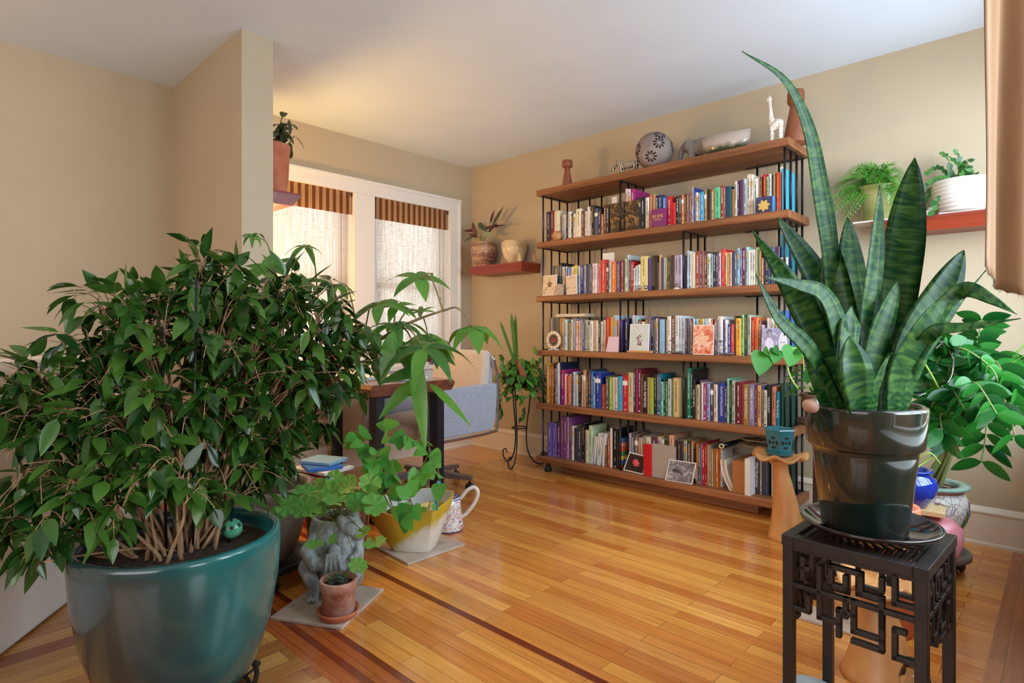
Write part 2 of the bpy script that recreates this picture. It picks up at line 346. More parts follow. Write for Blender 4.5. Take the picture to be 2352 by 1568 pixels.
# woven shades
def shade_mat(name, stripe, dens, tint=(0.92, .86, .78)):
    m = bpy.data.materials.new(name); m.use_nodes = True; nt = m.node_tree; N = nt.nodes; Lk = nt.links
    b = N['Principled BSDF']; b.inputs['Roughness'].default_value = 0.8
    tc = N.new('ShaderNodeTexCoord'); se = N.new('ShaderNodeSeparateXYZ'); Lk.new(tc.outputs['Object'], se.inputs[0])
    mt = N.new('ShaderNodeMath'); mt.operation = 'MULTIPLY'; mt.inputs[1].default_value = 2*PI/0.054; Lk.new(se.outputs[0], mt.inputs[0])
    sn = N.new('ShaderNodeMath'); sn.operation = 'SINE'; Lk.new(mt.outputs[0], sn.inputs[0])
    rp = N.new('ShaderNodeValToRGB'); rp.color_ramp.elements[0].position = 0.45; rp.color_ramp.elements[1].position = 0.6
    rp.color_ramp.elements[0].color = srgb(214, 176, 132) if stripe else srgb(206, 188, 166); rp.color_ramp.elements[1].color = srgb(150, 88, 44) if stripe else srgb(190, 170, 146)
    m2 = N.new('ShaderNodeMath'); m2.operation = 'MULTIPLY_ADD'; m2.inputs[1].default_value = .5; m2.inputs[2].default_value = .5; Lk.new(sn.outputs[0], m2.inputs[0]); Lk.new(m2.outputs[0], rp.inputs[0])
    Lk.new(rp.outputs[0], b.inputs['Base Color'])
    tl = N.new('ShaderNodeBsdfTranslucent'); tl.inputs[0].default_value = (*tint, 1)
    if stripe: Lk.new(rp.outputs[0], tl.inputs[0])
    tp = N.new('ShaderNodeBsdfTransparent')
    a1 = N.new('ShaderNodeMixShader'); a1.inputs[0].default_value = .55; Lk.new(b.outputs[0], a1.inputs[1]); Lk.new(tl.outputs[0], a1.inputs[2])
    mp = N.new('ShaderNodeMapping'); mp.inputs['Scale'].default_value = (18, 1, 260); Lk.new(tc.outputs['Object'], mp.inputs[0])
    nz = N.new('ShaderNodeTexNoise'); nz.inputs['Scale'].default_value = 1; nz.inputs['Detail'].default_value = 2; Lk.new(mp.outputs[0], nz.inputs['Vector'])
    mq = N.new('ShaderNodeMapping'); mq.inputs['Scale'].default_value = (120, 1, 3); Lk.new(tc.outputs['Object'], mq.inputs[0])
    n2 = N.new('ShaderNodeTexNoise'); n2.inputs['Scale'].default_value = 1; Lk.new(mq.outputs[0], n2.inputs['Vector'])
    mm = N.new('ShaderNodeMath'); mm.operation = 'ADD'; Lk.new(nz.outputs[0], mm.inputs[0]); Lk.new(n2.outputs[0], mm.inputs[1])
    r2 = N.new('ShaderNodeMapRange'); r2.inputs[1].default_value = .85; r2.inputs[2].default_value = 1.15; r2.inputs[3].default_value = max(0, dens-.3); r2.inputs[4].default_value = dens
    Lk.new(mm.outputs[0], r2.inputs[0])
    a2 = N.new('ShaderNodeMixShader'); Lk.new(r2.outputs[0], a2.inputs[0]); Lk.new(a1.outputs[0], a2.inputs[1]); Lk.new(tp.outputs[0], a2.inputs[2])
    Lk.new(a2.outputs[0], N['Material Output'].inputs[0]); return m
M['shade'] = shade_mat('woven_shade', False, .32); M['valance'] = shade_mat('striped_valance', True, .05)
for i, (a, b) in enumerate((W1, W2)):
    t = thing('window_shade', ((a+b)/2, YB+.012, WZ1), ['woven striped window shade on the left window, beside the partition wall', 'woven striped window shade on the right window, nearest the room corner'][i], 'window shade', 'woven shades in the two windows')
    h = (b-a)/2-.006
    v = MB(); v.box2((-h, -.012, -.165), (h, -.006, 0)); v.box2((-h, -.012, -.165), (-h+.005, .03, 0)); v.box2((h-.005, -.012, -.165), (h, .03, 0))
    v.build('valance', M['valance'], t, smooth=False)
    MB().box2((-h+.01, .006, -1.30), (h-.008, .009, -.01)).build('woven_panel', M['shade'], t, smooth=False)
    MB().box2((-h+.01, .0, -1.31), (h-.008, .012, -1.22)).build('bottom_band', M['valance'], t, smooth=False)
    MB().tube([(h-.09, -.01, -.16), (h-.088, -.012, -.75)], .0015, 6).tube([(h-.088, -.012, -.75), (h-.088, -.012, -.80)], .006, 8).build('pull_cord', M['valance'], t)
# ================================================================== THE BOOKCASE
BXF, BXB, BY0, BY1 = 3.24, 3.585, 1.06, 2.809
BZ = [2.045, 1.664, 1.2745, .8837, .497, .113]; TH = .042
bc = thing('bookcase', (3.41, 1.93, 0), 'long walnut and black steel bookcase full of books against the right wall', 'bookcase')
O = Vector((3.41, 1.93, 0))
random.seed(3)
for i, z in enumerate(BZ):
    n = 40; vs_ = []; fs = []
    for k in range(n+1):                     # slightly wavy hand planed front edge
        y = BY0+(BY1-BY0)*k/n; e = (0.004*noise.noise(Vector((y*3, i*7, 0)))+.002*noise.noise(Vector((y*14, i*5, 1))))
        vs_ += [(BXF+e+.004, y, z-TH), (BXF+e-.001, y, z-TH+.006), (BXF+e, y, z-.005), (BXF+e+.005, y, z), (BXB, y, z), (BXB, y, z-TH)]
    for k in range(n):
        for j in range(6): a = 6*k+j; b = 6*k+(j+1) % 6; fs.append((a, a+6, b+6, b))
    fs += [(0, 1, 2, 3, 4, 5), tuple(6*n+j for j in (5, 4, 3, 2, 1, 0))]
    m_ = MB().add([Vector(v)-O for v in vs_], fs).build('shelf_board', M['board'], bc, smooth=False)
YM = []
for lv in range(5):
    z0, z1 = BZ[lv+1], BZ[lv]-TH
    def panel(name, rods, bars):
        f = MB()
        for a, b in bars:
            f.box2((min(a[0], b[0])-.007-O.x, min(a[1], b[1])-.007-O.y, z0), (max(a[0], b[0])+.007-O.x, max(a[1], b[1])+.007-O.y, z0+.006))
        fr = f.build(name, M['steel'], bc, smooth=False)
        f = MB()
        for a, b in bars: f.box2((min(a[0], b[0])-.007-O.x, min(a[1], b[1])-.007-O.y, z1-.006), (max(a[0], b[0])+.007-O.x, max(a[1], b[1])+.007-O.y, z1))
        f.build('top_bar', M['steel'], fr, smooth=False)
        for (x, y) in rods: MB().tube([(x-O.x, y-O.y, z0+.004), (x-O.x, y-O.y, z1-.004)], .0062, 10).build('rod', M['steel'], fr)
    xr = [3.275, 3.37, 3.465, 3.56]
    for y, s in ((BY1-.035, -1), (BY0+.03, 1)):
        panel('end_frame', [(x, y) for x in xr]+[(3.56, y+s*.105*k) for k in (1, 2, 3)] if s < 0 else [(x, y) for x in xr]+[(3.56, y+.105*k) for k in (1.2, 2.4)],
              [((3.275, y), (3.56, y)), ((3.56, y), (3.56, y+s*.315))])
    ym = at_x((1425 if lv % 2 == 0 else 1570), 700, 3.275).y
    YM.append(ym)
    panel('middle_frame', [(x, ym) for x in xr], [((3.275, ym), (3.56, ym))])
f = MB()
f.box2((3.33-O.x, 1.25-O.y, .004), (3.40-O.x, 2.62-O.y, .071)); f.build('plinth_beam', M['board'], bc, smooth=False)
for y in (BY1-.06, BY0+.06):
    for x in (3.30, 3.53): MB().lathe([(.026, 0), (.026, .02), (.02, .025), (.018, .055), (.026, .06), (.026, .071)], (x-O.x, y-O.y, 0), 20).build('foot', M['black'], bc)

# ------------------------------------------------------------------ books
COL = {'beige': (206,186,158), 'navy': (38,46,84), 'dark red': (120,38,34), 'cream': (226,212,186), 'pale grey': (200,196,196), 'dark plum': (66,44,60),
 'white': (232,228,224), 'dark brown': (62,44,36), 'ivory': (236,226,206), 'brown': (108,66,44), 'black': (32,30,32), 'slate blue': (82,96,132),
 'tan': (192,144,96), 'pale pink': (226,198,192), 'magenta': (164,38,110), 'orange brown': (182,104,46), 'royal blue': (38,62,156), 'blue': (52,112,196),
 'red': (198,30,38), 'scarlet': (220,44,44), 'orange': (222,118,40), 'dusty rose': (150,92,88), 'mauve': (126,96,112), 'sky blue': (62,160,212),
 'ochre': (164,122,56), 'mint green': (98,204,150), 'salmon': (212,132,108), 'teal': (24,120,140), 'deep teal': (22,76,94), 'plum': (92,48,84), 'pale blue': (196,212,230),
 'light green': (150,204,130), 'orange red': (222,76,26), 'cyan': (70,180,206), 'grey': (140,138,140), 'lilac': (196,180,206), 'yellow': (230,200,92),
 'pale yellow': (224,208,138), 'purple': (74,50,120), 'charcoal': (62,62,74), 'silver': (190,196,194), 'olive': (150,146,84), 'brick red': (160,58,38),
 'rust': (186,84,46), 'light blue': (142,184,216), 'aqua': (160,206,206), 'violet': (112,90,172), 'maroon': (104,26,36), 'dark green': (28,68,48),
 'green': (64,130,66), 'sage': (174,184,162), 'gold': (214,164,64), 'golden yellow': (238,178,62), 'peach': (226,176,140), 'taupe': (112,96,86),
 'lime green': (150,184,72), 'pink': (222,128,160), 'crimson': (170,26,60), 'emerald green': (14,134,98), 'wheat': (226,194,136), 'apricot': (232,160,92),
 'dark blue': (24,62,112), 'forest green': (30,84,66), 'orchid purple': (132,70,126), 'dark grey': (84,80,80), 'grey lilac': (142,126,156), 'mint': (140,214,188), 'pale green': (190,216,178)}
def objcol(name, rough, isn=False):
    m = bpy.data.materials.new(name); m.use_nodes = True; N = m.node_tree.nodes; Lk = m.node_tree.links
    oi = N.new('ShaderNodeObjectInfo'); b = N['Principled BSDF']; b.inputs['Roughness'].default_value = rough
    tc = N.new('ShaderNodeTexCoord'); mp = N.new('ShaderNodeMapping'); mp.inputs['Scale'].default_value = (30, 30, 12); Lk.new(tc.outputs['Object'], mp.inputs[0])
    nz = N.new('ShaderNodeTexNoise'); nz.inputs['Scale'].default_value = 1; Lk.new(mp.outputs[0], nz.inputs['Vector'])
    hs = N.new('ShaderNodeHueSaturation'); r = N.new('ShaderNodeMapRange'); r.inputs[3].default_value = .82; r.inputs[4].default_value = 1.14
    Lk.new(nz.outputs[0], r.inputs[0]); Lk.new(r.outputs[0], hs.inputs['Value']); Lk.new(oi.outputs['Color'], hs.inputs['Color'])
    Lk.new(hs.outputs[0], b.inputs['Base Color']); return m
M['cover'] = objcol('printed_cover', .38)
M['letter_light'] = mat('light_lettering', srgb(240, 236, 226), None, .5)
M['letter_dark'] = mat('dark_lettering', srgb(40, 34, 32), None, .5)
M['letter_gold'] = mat('gold_lettering', srgb(214, 176, 96), None, .4)
def text(body, size, parent, m, loc, vertical=False, name='title_lettering', rot=None, ext=.0004, align='CENTER'):
    c = bpy.data.curves.new(name, 'FONT'); c.body = body; c.size = size; c.extrude = ext; c.align_x = align; c.align_y = 'CENTER'; c.materials.append(m)
    tmp = bpy.data.objects.new('t', c); me = bpy.data.meshes.new_from_object(tmp); bpy.data.objects.remove(tmp); me.name = name
    o = bpy.data.objects.new(name, me); C.objects.link(o); o.parent = parent; o.location = loc
    if rot is None:
        rot = Matrix(((0, 0, -1), (0, -1, 0), (-1, 0, 0))) if vertical else Matrix(((0, 0, -1), (-1, 0, 0), (0, 1, 0)))
    o.rotation_euler = rot.to_euler(); return o
def make_book(loc, w, h, dp, col, title=None, rz=0, lean=0, label=None, group=None, faint=False, plain=False):
    c = MB(); t = min(.0016, w*.18)
    k = 5; sp = []
    for i in range(k+1):                      # rounded spine
        a = PI*(i/k-.5); sp.append((-.0035*math.cos(a)*min(1, w/.02), w/2*math.sin(a)))
    poly = sp+[(dp, w/2), (dp, w/2-t), (t, w/2-t), (t, -w/2+t), (dp, -w/2+t), (dp, -w/2)]
    k2 = len(poly); vs_ = [(x, y, 0) for x, y in poly]+[(x, y, h) for x, y in poly]
    n = k+1
    fs = [(i, (i+1) % k2, k2+(i+1) % k2, k2+i) for i in range(k2)]
    for off, rev in ((0, 1), (k2, 0)):
        caps = [tuple(range(n))+(n+2, n+3), (n-1, n, n+1, n+2), (n+3, n+4, n+5, 0)]
        for cp in caps:
            cp = tuple(off+i for i in cp); fs.append(tuple(reversed(cp)) if rev else cp)
    c.add(vs_, fs)
    o = c.build('book', M['cover'], None, smooth=False, loc=loc); o.color = (*srgb(*COL[col])[:3], 1)
    o.rotation_euler = (lean, 0, rz)
    MB().box2((t, -w/2+t, .002), (dp-.002, w/2-t, h-.002)).build('page_block', M['pages'], o, smooth=False)
    lum = sum(COL[col])/3; lm = M['letter_dark'] if lum > 150 else (M['letter_gold'] if random.random() < .25 else M['letter_light'])
    if title:
        sz = min(w*.82, h*.8/(len(title)*.58)); text(title, sz, o, lm, (-.0042, 0, h*.53), True)
    elif not plain and w > .008 and random.random() < .85:
        d = MB(); z = h*random.uniform(.88, .94); stop = h*random.uniform(.35, .5); lw = min(w*.3, .0055)
        rows = [0]
        for r_ in rows:
            zz = z
            zlow = zz
            while zz > stop:
                L = random.uniform(.0018, .004)
                d.box2((-.0042, r_-lw*random.uniform(.35, .5), zz-L), (-.0033, r_+lw*random.uniform(.35, .5), zz)); zz -= L+.0012+(.004 if random.random() < .18 else 0)
        d.build('title_lettering', lm, o, smooth=False); d = MB()
        zz = min(h*.26, stop-.012)
        for q in range(random.randint(3, 9)):
            d.box2((-.0042, -lw*.35, zz-.0022), (-.0033, lw*.35, zz)); zz -= .0034
        d.build('author_lettering', lm, o, smooth=False)
        if random.random() < .5: MB().box2((-.0042, -min(w*.25, .004), .008), (-.0033, min(w*.25, .004), .016)).build('publisher_mark', lm, o, smooth=False)
    if random.random() < .12 and w > .012 and not title:
        s_ = MB().box2((-.0040, -w*.46, h*.72), (-.0032, w*.46, h*.84)); s_.build('spine_label', M['letter_light'] if lum < 150 else M['letter_gold'], o, smooth=False)
    if label: o['label'] = label
    o['category'] = 'book'
    if group: o['group'] = group
    return o
ORD = ['first','second','third','fourth','fifth','sixth','seventh','eighth','ninth','tenth','eleventh','twelfth','thirteenth','fourteenth','fifteenth']
ROWN = ['top', 'second', 'third', 'fourth', 'bottom']
# row, crop origin x, y, scale, "left right top colour [|lettering]"
ROWS = [
(0, 1220, 380, 6.532, "180 213 690 beige;215 285 695 navy;287 343 680 dark red;345 425 680 cream;465 520 735 pale grey;522 550 700 dark plum;552 600 695 white;602 623 720 dark brown;625 665 725 cream;667 750 650 ivory;752 798 685 brown;801 840 690 white;842 880 620 cream;882 903 685 pale pink;905 950 600 black;952 1002 645 slate blue;1005 1050 655 dark brown;1052 1085 730 orange brown;1087 1125 590 brown;1127 1170 590 dark brown;1410 1445 350 pale pink;1447 1488 355 white;1490 1545 350 magenta;1610 1640 480 navy;1642 1705 475 black;1712 1768 480 white;1772 1823 430 orange brown;1826 1865 430 tan;1868 1905 450 navy;1907 1962 440 navy;1968 2025 475 blue;2029 2112 465 red;2115 2170 555 scarlet;2173 2220 460 black"),
(0, 1540, 340, 6.532, "84 160 710 dark brown;163 204 700 orange;206 236 690 charcoal;238 275 675 dusty rose;278 320 680 mauve;322 344 585 cream;346 369 590 royal blue;371 411 665 white;413 440 680 pale grey;442 502 655 sky blue;506 546 625 ochre;549 602 620 black;604 658 620 ochre;661 750 590 mint green;753 800 565 brick red;802 825 580 dusty rose;828 912 575 deep teal;915 960 615 ochre;963 1000 500 white;1002 1030 495 dark plum;1033 1093 480 plum;1096 1143 460 pale blue;1146 1200 395 cream;1202 1240 395 ivory;1242 1308 455 white;1311 1333 430 beige;1336 1372 430 brown;1386 1434 390 red;1437 1470 430 light green;1473 1515 390 white;1517 1540 395 dark plum;1542 1568 380 tan;1570 1590 380 brown;1592 1625 365 orange red;1627 1682 370 orange red;1685 1720 390 brown;1723 1758 370 blue;1761 1797 370 lilac;1800 1850 360 magenta;1853 1890 372 taupe;1893 1945 390 cyan"),
(1, 1220, 550, 6.918, "340 450 415 dark grey;453 482 370 black;485 528 430 pale grey;530 547 500 tan;549 568 430 pale pink;570 635 450 blue;637 680 430 cream;683 727 410 yellow;740 780 430 pale blue;783 832 410 purple;835 868 415 silver;871 904 385 navy;906 934 390 slate blue;937 964 400 brown;967 1000 380 pale pink;1002 1040 380 white;1043 1073 390 pink;1075 1098 385 salmon;1101 1192 320 red;1195 1226 375 black;1229 1270 365 pale grey;1273 1350 350 orange;1353 1418 345 purple|THE HUMAN LIFE;1421 1480 325 dark red;1483 1518 305 pale green;1520 1544 240 silver;1546 1585 320 plum;1587 1620 350 red;1623 1650 455 white;1653 1690 420 pale blue;1693 1733 400 white;1738 1850 265 pale yellow;1853 1907 300 purple;1910 2005 255 black;2007 2025 370 charcoal;2027 2063 235 tan;2065 2103 290 purple;2106 2134 285 sage;2137 2164 290 olive;2167 2215 290 dark brown;2218 2275 250 dark brown;2280 2345 250 lilac"),
(1, 1540, 530, 6.918, "68 124 390 pale grey;127 180 380 lilac;222 290 320 pale blue;293 332 330 white;335 394 350 cream;397 464 330 brick red;467 499 330 purple;502 535 325 rust;538 578 330 dark brown;581 634 360 cream;637 670 365 light blue;673 720 335 black;723 757 355 plum;760 800 350 lilac;806 865 290 scarlet;868 900 345 wheat;903 936 340 tan;938 974 340 peach;977 1013 340 navy;1016 1056 335 slate blue;1059 1100 275 aqua;1103 1142 280 violet;1145 1195 270 maroon;1198 1234 255 aqua;1237 1270 305 white;1273 1306 300 ivory;1308 1346 300 white;1349 1384 260 olive;1387 1408 300 green;1411 1440 310 orange brown;1443 1480 430 tan;1484 1582 270 navy;1590 1665 260 slate blue;1670 1735 250 plum;1738 1818 205 violet|Healing;1821 1873 205 lilac|Healing"),
(2, 1220, 690, 6.918, "283 361 270 taupe;363 443 270 dark grey;446 484 280 ochre;486 520 285 tan;526 573 305 pale blue;576 598 320 green;600 621 350 orange;625 664 300 silver;667 700 285 grey;703 743 325 pale pink;746 779 325 peach;782 810 310 lilac;813 845 310 slate blue;848 869 310 sage;871 889 310 beige;892 928 390 sage;931 986 325 white;990 1019 310 tan;1022 1064 320 cream;1067 1099 320 navy;1102 1135 335 cream;1138 1180 310 beige;1188 1255 265 red;1260 1305 265 gold;1310 1363 235 pale blue;1366 1395 305 salmon;1425 1483 310 violet;1486 1540 285 navy;1600 1643 235 lilac;1646 1698 260 aqua;1701 1748 300 brown;1751 1808 335 cream;1811 1860 260 taupe;1863 1899 255 mauve;1902 1940 260 navy;1943 1973 300 taupe;1976 2013 285 pale pink;2015 2034 290 black;2036 2117 300 light blue;2140 2159 300 tan;2162 2224 250 white;2227 2284 240 brown;2287 2350 240 white"),
(2, 1540, 690, 6.918, "73 130 245 white;133 174 250 pale blue;177 230 275 silver;233 265 285 plum;268 309 290 slate blue;311 330 290 gold;333 356 290 plum;361 384 290 white;387 414 290 cyan;416 440 290 white;443 480 295 ochre;483 525 290 yellow;530 560 290 pale blue;562 590 290 pale blue;592 638 285 white;641 670 300 orange;692 748 290 mauve;751 774 250 cream;777 832 255 white;836 859 300 purple;862 904 305 white;907 956 375 royal blue;959 1010 375 scarlet;1014 1035 245 dark brown;1038 1125 280 golden yellow;1129 1170 225 light green;1173 1218 225 dark green;1221 1280 230 sage;1284 1338 265 red;1341 1400 270 orange;1403 1438 310 dusty rose;1441 1490 385 lilac;1532 1560 280 white;1563 1598 285 pale pink;1601 1640 280 white;1643 1697 265 ivory;1700 1740 270 blue;1743 1790 290 salmon;1800 1848 250 black;1851 1892 255 red"),
(3, 1220, 810, 6.918, "215 288 160 gold;291 324 190 orange brown;326 349 190 orange;351 372 190 dark brown;374 396 250 salmon;398 420 190 light blue;422 449 160 white;451 468 155 navy;470 535 270 magenta;537 556 340 white;558 580 360 scarlet;582 611 370 orange;613 634 340 white;637 656 310 dark red;659 694 305 pale blue;697 746 345 silver;750 798 320 dark brown;801 819 350 pale pink;822 869 275 tan;872 901 360 brown;904 948 270 charcoal;951 980 300 blue;982 1013 380 light blue;1016 1110 320 royal blue;1115 1175 500 brick red;1178 1236 370 dark grey;1240 1284 390 lime green;1287 1329 390 beige;1332 1366 390 cream;1370 1449 375 sky blue;1452 1536 355 red;1540 1624 315 beige;1627 1659 260 dark brown;1662 1698 265 magenta;1701 1746 265 maroon;1749 1773 340 brown;1776 1840 390 black|WILD REMEDIES;1843 1880 390 tan;1883 1946 400 lime green;1950 1998 340 black;2001 2034 335 slate blue;2036 2059 340 teal;2062 2099 460 mint;2102 2134 410 dark green;2137 2164 450 green;2167 2226 415 silver;2228 2250 420 green;2255 2345 400 wheat|THE WILDNESS OF NATURE"),
(3, 1540, 820, 6.918, "242 318 180 emerald green;321 348 200 black;351 393 360 black|INTO THE TEETH;396 414 450 olive;417 464 435 beige;467 486 370 mauve;489 520 410 white;523 574 420 magenta;577 627 425 light blue;630 685 430 plum;688 745 435 cream;757 860 410 royal blue|PLANT INTELLIGENCE;863 893 450 maroon;896 930 345 mint;933 968 370 black;971 1025 370 sage;1030 1128 400 maroon;1131 1153 400 crimson;1156 1239 435 ochre|HERBAL ANTIVIRALS;1242 1336 435 grey lilac|HERBAL ANTIBIOTICS;1340 1377 440 plum;1380 1440 450 apricot|BODY ELOQUENCE;1444 1480 450 slate blue;1483 1534 525 cream;1537 1589 440 black|THE ELEGANT;1592 1610 450 dark brown;1613 1671 470 salmon;1674 1730 550 teal|The Parrot Beak;1733 1786 480 dark blue|EMBODIED WISDOM;1797 1872 520 pink;1876 1915 490 dark green"),
(4, 1220, 940, 6.918, "258 330 220 violet;333 405 235 violet;415 461 250 plum;464 514 115 orchid purple;517 572 120 orchid purple;574 590 130 white;592 638 130 orchid purple;642 675 265 cream;681 739 300 charcoal;742 799 300 charcoal;802 855 225 black;859 912 330 cream;915 973 260 pale green;1168 1213 570 brown;1216 1247 450 rust;1250 1290 300 white;1293 1383 300 black;1552 1590 380 lilac;1593 1640 375 dark grey;1643 1698 400 taupe;1701 1733 450 tan;1736 1769 450 beige;1772 1820 420 grey;1823 1900 440 cream;1905 2003 445 plum;2007 2070 435 beige;2073 2112 480 white;2115 2188 490 dark brown;2191 2270 410 peach"),
(4, 1540, 970, 6.918, "2 50 200 peach;72 200 290 dark plum;205 264 290 sage;267 329 300 dark brown;332 363 300 tan;366 404 420 black;407 439 340 orange;442 479 360 teal;482 498 340 pink;500 548 370 red;551 578 320 crimson;581 610 355 gold;613 650 365 grey;653 684 420 tan;687 713 420 ochre;716 759 420 orange;762 789 430 orange red;792 828 430 white;1334 1414 560 dark plum|Wild Mushrooms;1417 1444 560 beige;1447 1555 600 charcoal;1600 1655 620 silver;1658 1716 640 cream;1720 1783 650 brown;1786 1838 645 pale pink;1841 1893 645 peach|Wild Flora"),
]
SPX = 3.302
counts = {}
parsed = []
for (row, x0, y0, sc, data) in ROWS:
    for e in data.split(';'):
        e, _, tt = e.partition('|'); p = e.split(' '); a, b, t = map(float, p[:3]); c = ' '.join(p[3:])
        parsed.append((row, x0+a/sc, x0+b/sc, y0+t/sc, c, tt)); counts[(row, c)] = counts.get((row, c), 0)+1
seen = {}
random.seed(11)
lasty = {}
for (row, xa, xb, yt, c, tt) in parsed:
    spx = SPX+(0.03 if row == 4 and xa > 1650 else 0)
    A = at_x(xa, yt, spx); B = at_x(xb, yt, spx); ztop = (A.z+B.z)/2; zb = BZ[row+1]
    y1 = min(A.y, lasty.get(row, 9)-.0004)
    yb_, ymid = B.y, YM[row]
    y1 = min(y1, BY1-.035-.0085); yb_ = max(yb_, BY0+.03+.0085+.024)
    if y1 > ymid-.0085 and yb_ < ymid+.0085:
        if y1-ymid > ymid-yb_: yb_ = max(yb_, ymid+.0085)
        else: y1 = min(y1, ymid-.0085)
    w_ = y1-yb_; lasty[row] = yb_
    if w_ < .004: continue
    h = min(ztop-zb, BZ[row]-TH-zb-.01); dp = min(max(h*random.uniform(.62, .76), .1), 3.548-spx)
    if xa > 1796: dp = .12
    k = seen[(row, c)] = seen.get((row, c), 0)+1
    th = 'slim' if w_ < .016 else ('thick' if w_ > .03 else 'medium')
    pos = 'the only %s spine there' % c if counts[(row, c)] == 1 else '%s %s spine from the left' % (ORD[min(k, 15)-1], c)
    make_book((spx+random.uniform(0, .004), (y1+yb_)/2, zb+.0003), w_-.0006, h, dp, c, tt or None,
              label='%s %s book in the %s row, %s' % (th, c, ROWN[row], pos), group='books in the %s row' % ROWN[row])

for row, (c, h, dp, w_) in enumerate((('cyan', .235, .15, .02), ('teal', .27, .2, .022), ('blue', .25, .2, .02), ('forest green', .245, .2, .022), ('dark green', .3, .2, .022))):
    make_book((SPX+.012, BY0+.0395+w_/2, BZ[row+1]+.0003), w_, h, dp, c, plain=True, label='%s book at the right end of the %s row, against the steel bars' % (c, ROWN[row]), group='books in the %s row' % ROWN[row])
# ------------------------------------------------------------------ things standing in front of or beside the books
def card(name, pts4, X, z, label, cat, m, thick=.002, lean=.03, group=None):
    """a flat card facing the room, width from pixel columns, leaning back"""
    xa, xb, yt = pts4; A = at_x(xa, yt, X); B = at_x(xb, yt, X); w_ = A.y-B.y; h = A.z-z
    o = MB().box2((0, -w_/2, 0), (thick, w_/2, h)).build(name, m, None, smooth=False, loc=(X, (A.y+B.y)/2, z+.0005)); o.rotation_euler = (0, lean, 0)
    tag(o, label, cat, group); return o, w_, h
def blotch(name, cols, scale, dist=1.5):
    m = bpy.data.materials.new(name); m.use_nodes = True; N = m.node_tree.nodes; Lk = m.node_tree.links; b = N['Principled BSDF']; b.inputs['Roughness'].default_value = .5
    tc = N.new('ShaderNodeTexCoord'); nz = N.new('ShaderNodeTexNoise'); nz.inputs['Scale'].default_value = scale; nz.inputs['Distortion'].default_value = dist; nz.inputs['Detail'].default_value = 3
    Lk.new(tc.outputs['Object'], nz.inputs['Vector']); rp = N.new('ShaderNodeValToRGB'); cr = rp.color_ramp
    while len(cr.elements) < len(cols): cr.elements.new(.5)
    for i, c in enumerate(cols): cr.elements[i].position = .3+.4*i/(len(cols)-1); cr.elements[i].color = c
    Lk.new(nz.outputs[0], rp.inputs[0]); Lk.new(rp.outputs[0], b.inputs['Base Color']); return m
M['sepia'] = blotch('sepia_drawing', [srgb(206, 180, 150), srgb(226, 204, 176), srgb(168, 124, 92)], 28)
M['bw'] = blotch('black_and_white_photo', [srgb(70, 66, 70), srgb(140, 134, 138), srgb(200, 196, 198)], 22)
M['lilacphoto'] = blotch('lilac_tinted_portrait', [srgb(196, 190, 214), srgb(150, 142, 170), srgb(226, 220, 232)], 16)
def petals(parent, cx, cz, R, n, m, x=-.0014, sx=1, sz=1):
    d = MB()
    for i in range(n):
        a = 2*PI*i/n+.3; pts = []
        for k in range(10):
            q = 2*PI*k/10; u = math.cos(q)*R*.5+R*.5; v = math.sin(q)*R*.28
            pts.append((u*math.cos(a)-v*math.sin(a), u*math.sin(a)+v*math.cos(a)))
        d.add([(x-.0003*i, cx+p[0]*sx, cz+p[1]*sz) for p in pts], [tuple(range(10))])
    return d.build('printed_flower', m, parent, smooth=False)
z2, z1b, z3, z4, z5 = BZ[2], BZ[1], BZ[3], BZ[4], BZ[5]
# two dark bronze covers facing out (row 0)
M['bronze'] = blotch('dark_bronze_foil', [srgb(44, 32, 26), srgb(64, 48, 36), srgb(176, 128, 66)], 18, 2.5)
card('picture_book', (1220+1178/6.532, 1220+1390/6.532, 380+575/6.532), 3.29, BZ[1]+.0065, 'dark bronze patterned picture book facing out, left of the steel divider', 'book', M['bronze'], .012, .04)
card('picture_book', (1220+1403/6.532, 1220+1612/6.532, 380+545/6.532), 3.29, BZ[1]+.0065, 'dark bronze patterned picture book facing out, right of the steel divider', 'book', M['bronze'], .012, .04)
# purple deck box with lettering
A = at_x(1495, 482, 3.262); B = at_x(1526, 482, 3.262)
h = A.z-BZ[1]; w_ = A.y-B.y
o = MB().box2((0, -w_/2, 0), (.03, w_/2, h)).build('card_deck_box', mat('purple_card', srgb(128, 46, 104), None, .45), None, smooth=False, loc=(3.262, (A.y+B.y)/2, BZ[1]+.0004))
tag(o, 'purple card deck box with gold lettering on the second shelf', 'box')
text('RUMI', w_*.33, o, M['letter_gold'], (-.0006, 0, h*.58)); text('ORACLE', w_*.14, o, M['letter_gold'], (-.0006, 0, h*.40))
# flower box at right
A = at_x(1735, 450, 3.262); B = at_x(1774, 450, 3.262); w_ = A.y-B.y; h = at_x(1774, 449, 3.262).z-BZ[1]
o = MB().box2((0, -w_/2, 0), (.055, w_/2, h)).build('picture_box', mat('violet_blue_print', srgb(74, 74, 112), srgb(52, 50, 70), .4, (30, 30, 30)), None, smooth=False, loc=(3.262, (A.y+B.y)/2, BZ[1]+.0004))
tag(o, 'blue box printed with a yellow flower, right end of the second shelf', 'box'); petals(o, 0, h*.45, w_*.36, 7, M['letter_gold'])
MB().box2((.0005, -w_/2-.0006, 0), (.055, -w_/2, h)).build('box_side', mat('sky_card', srgb(76, 148, 214), None, .4), o, smooth=False)
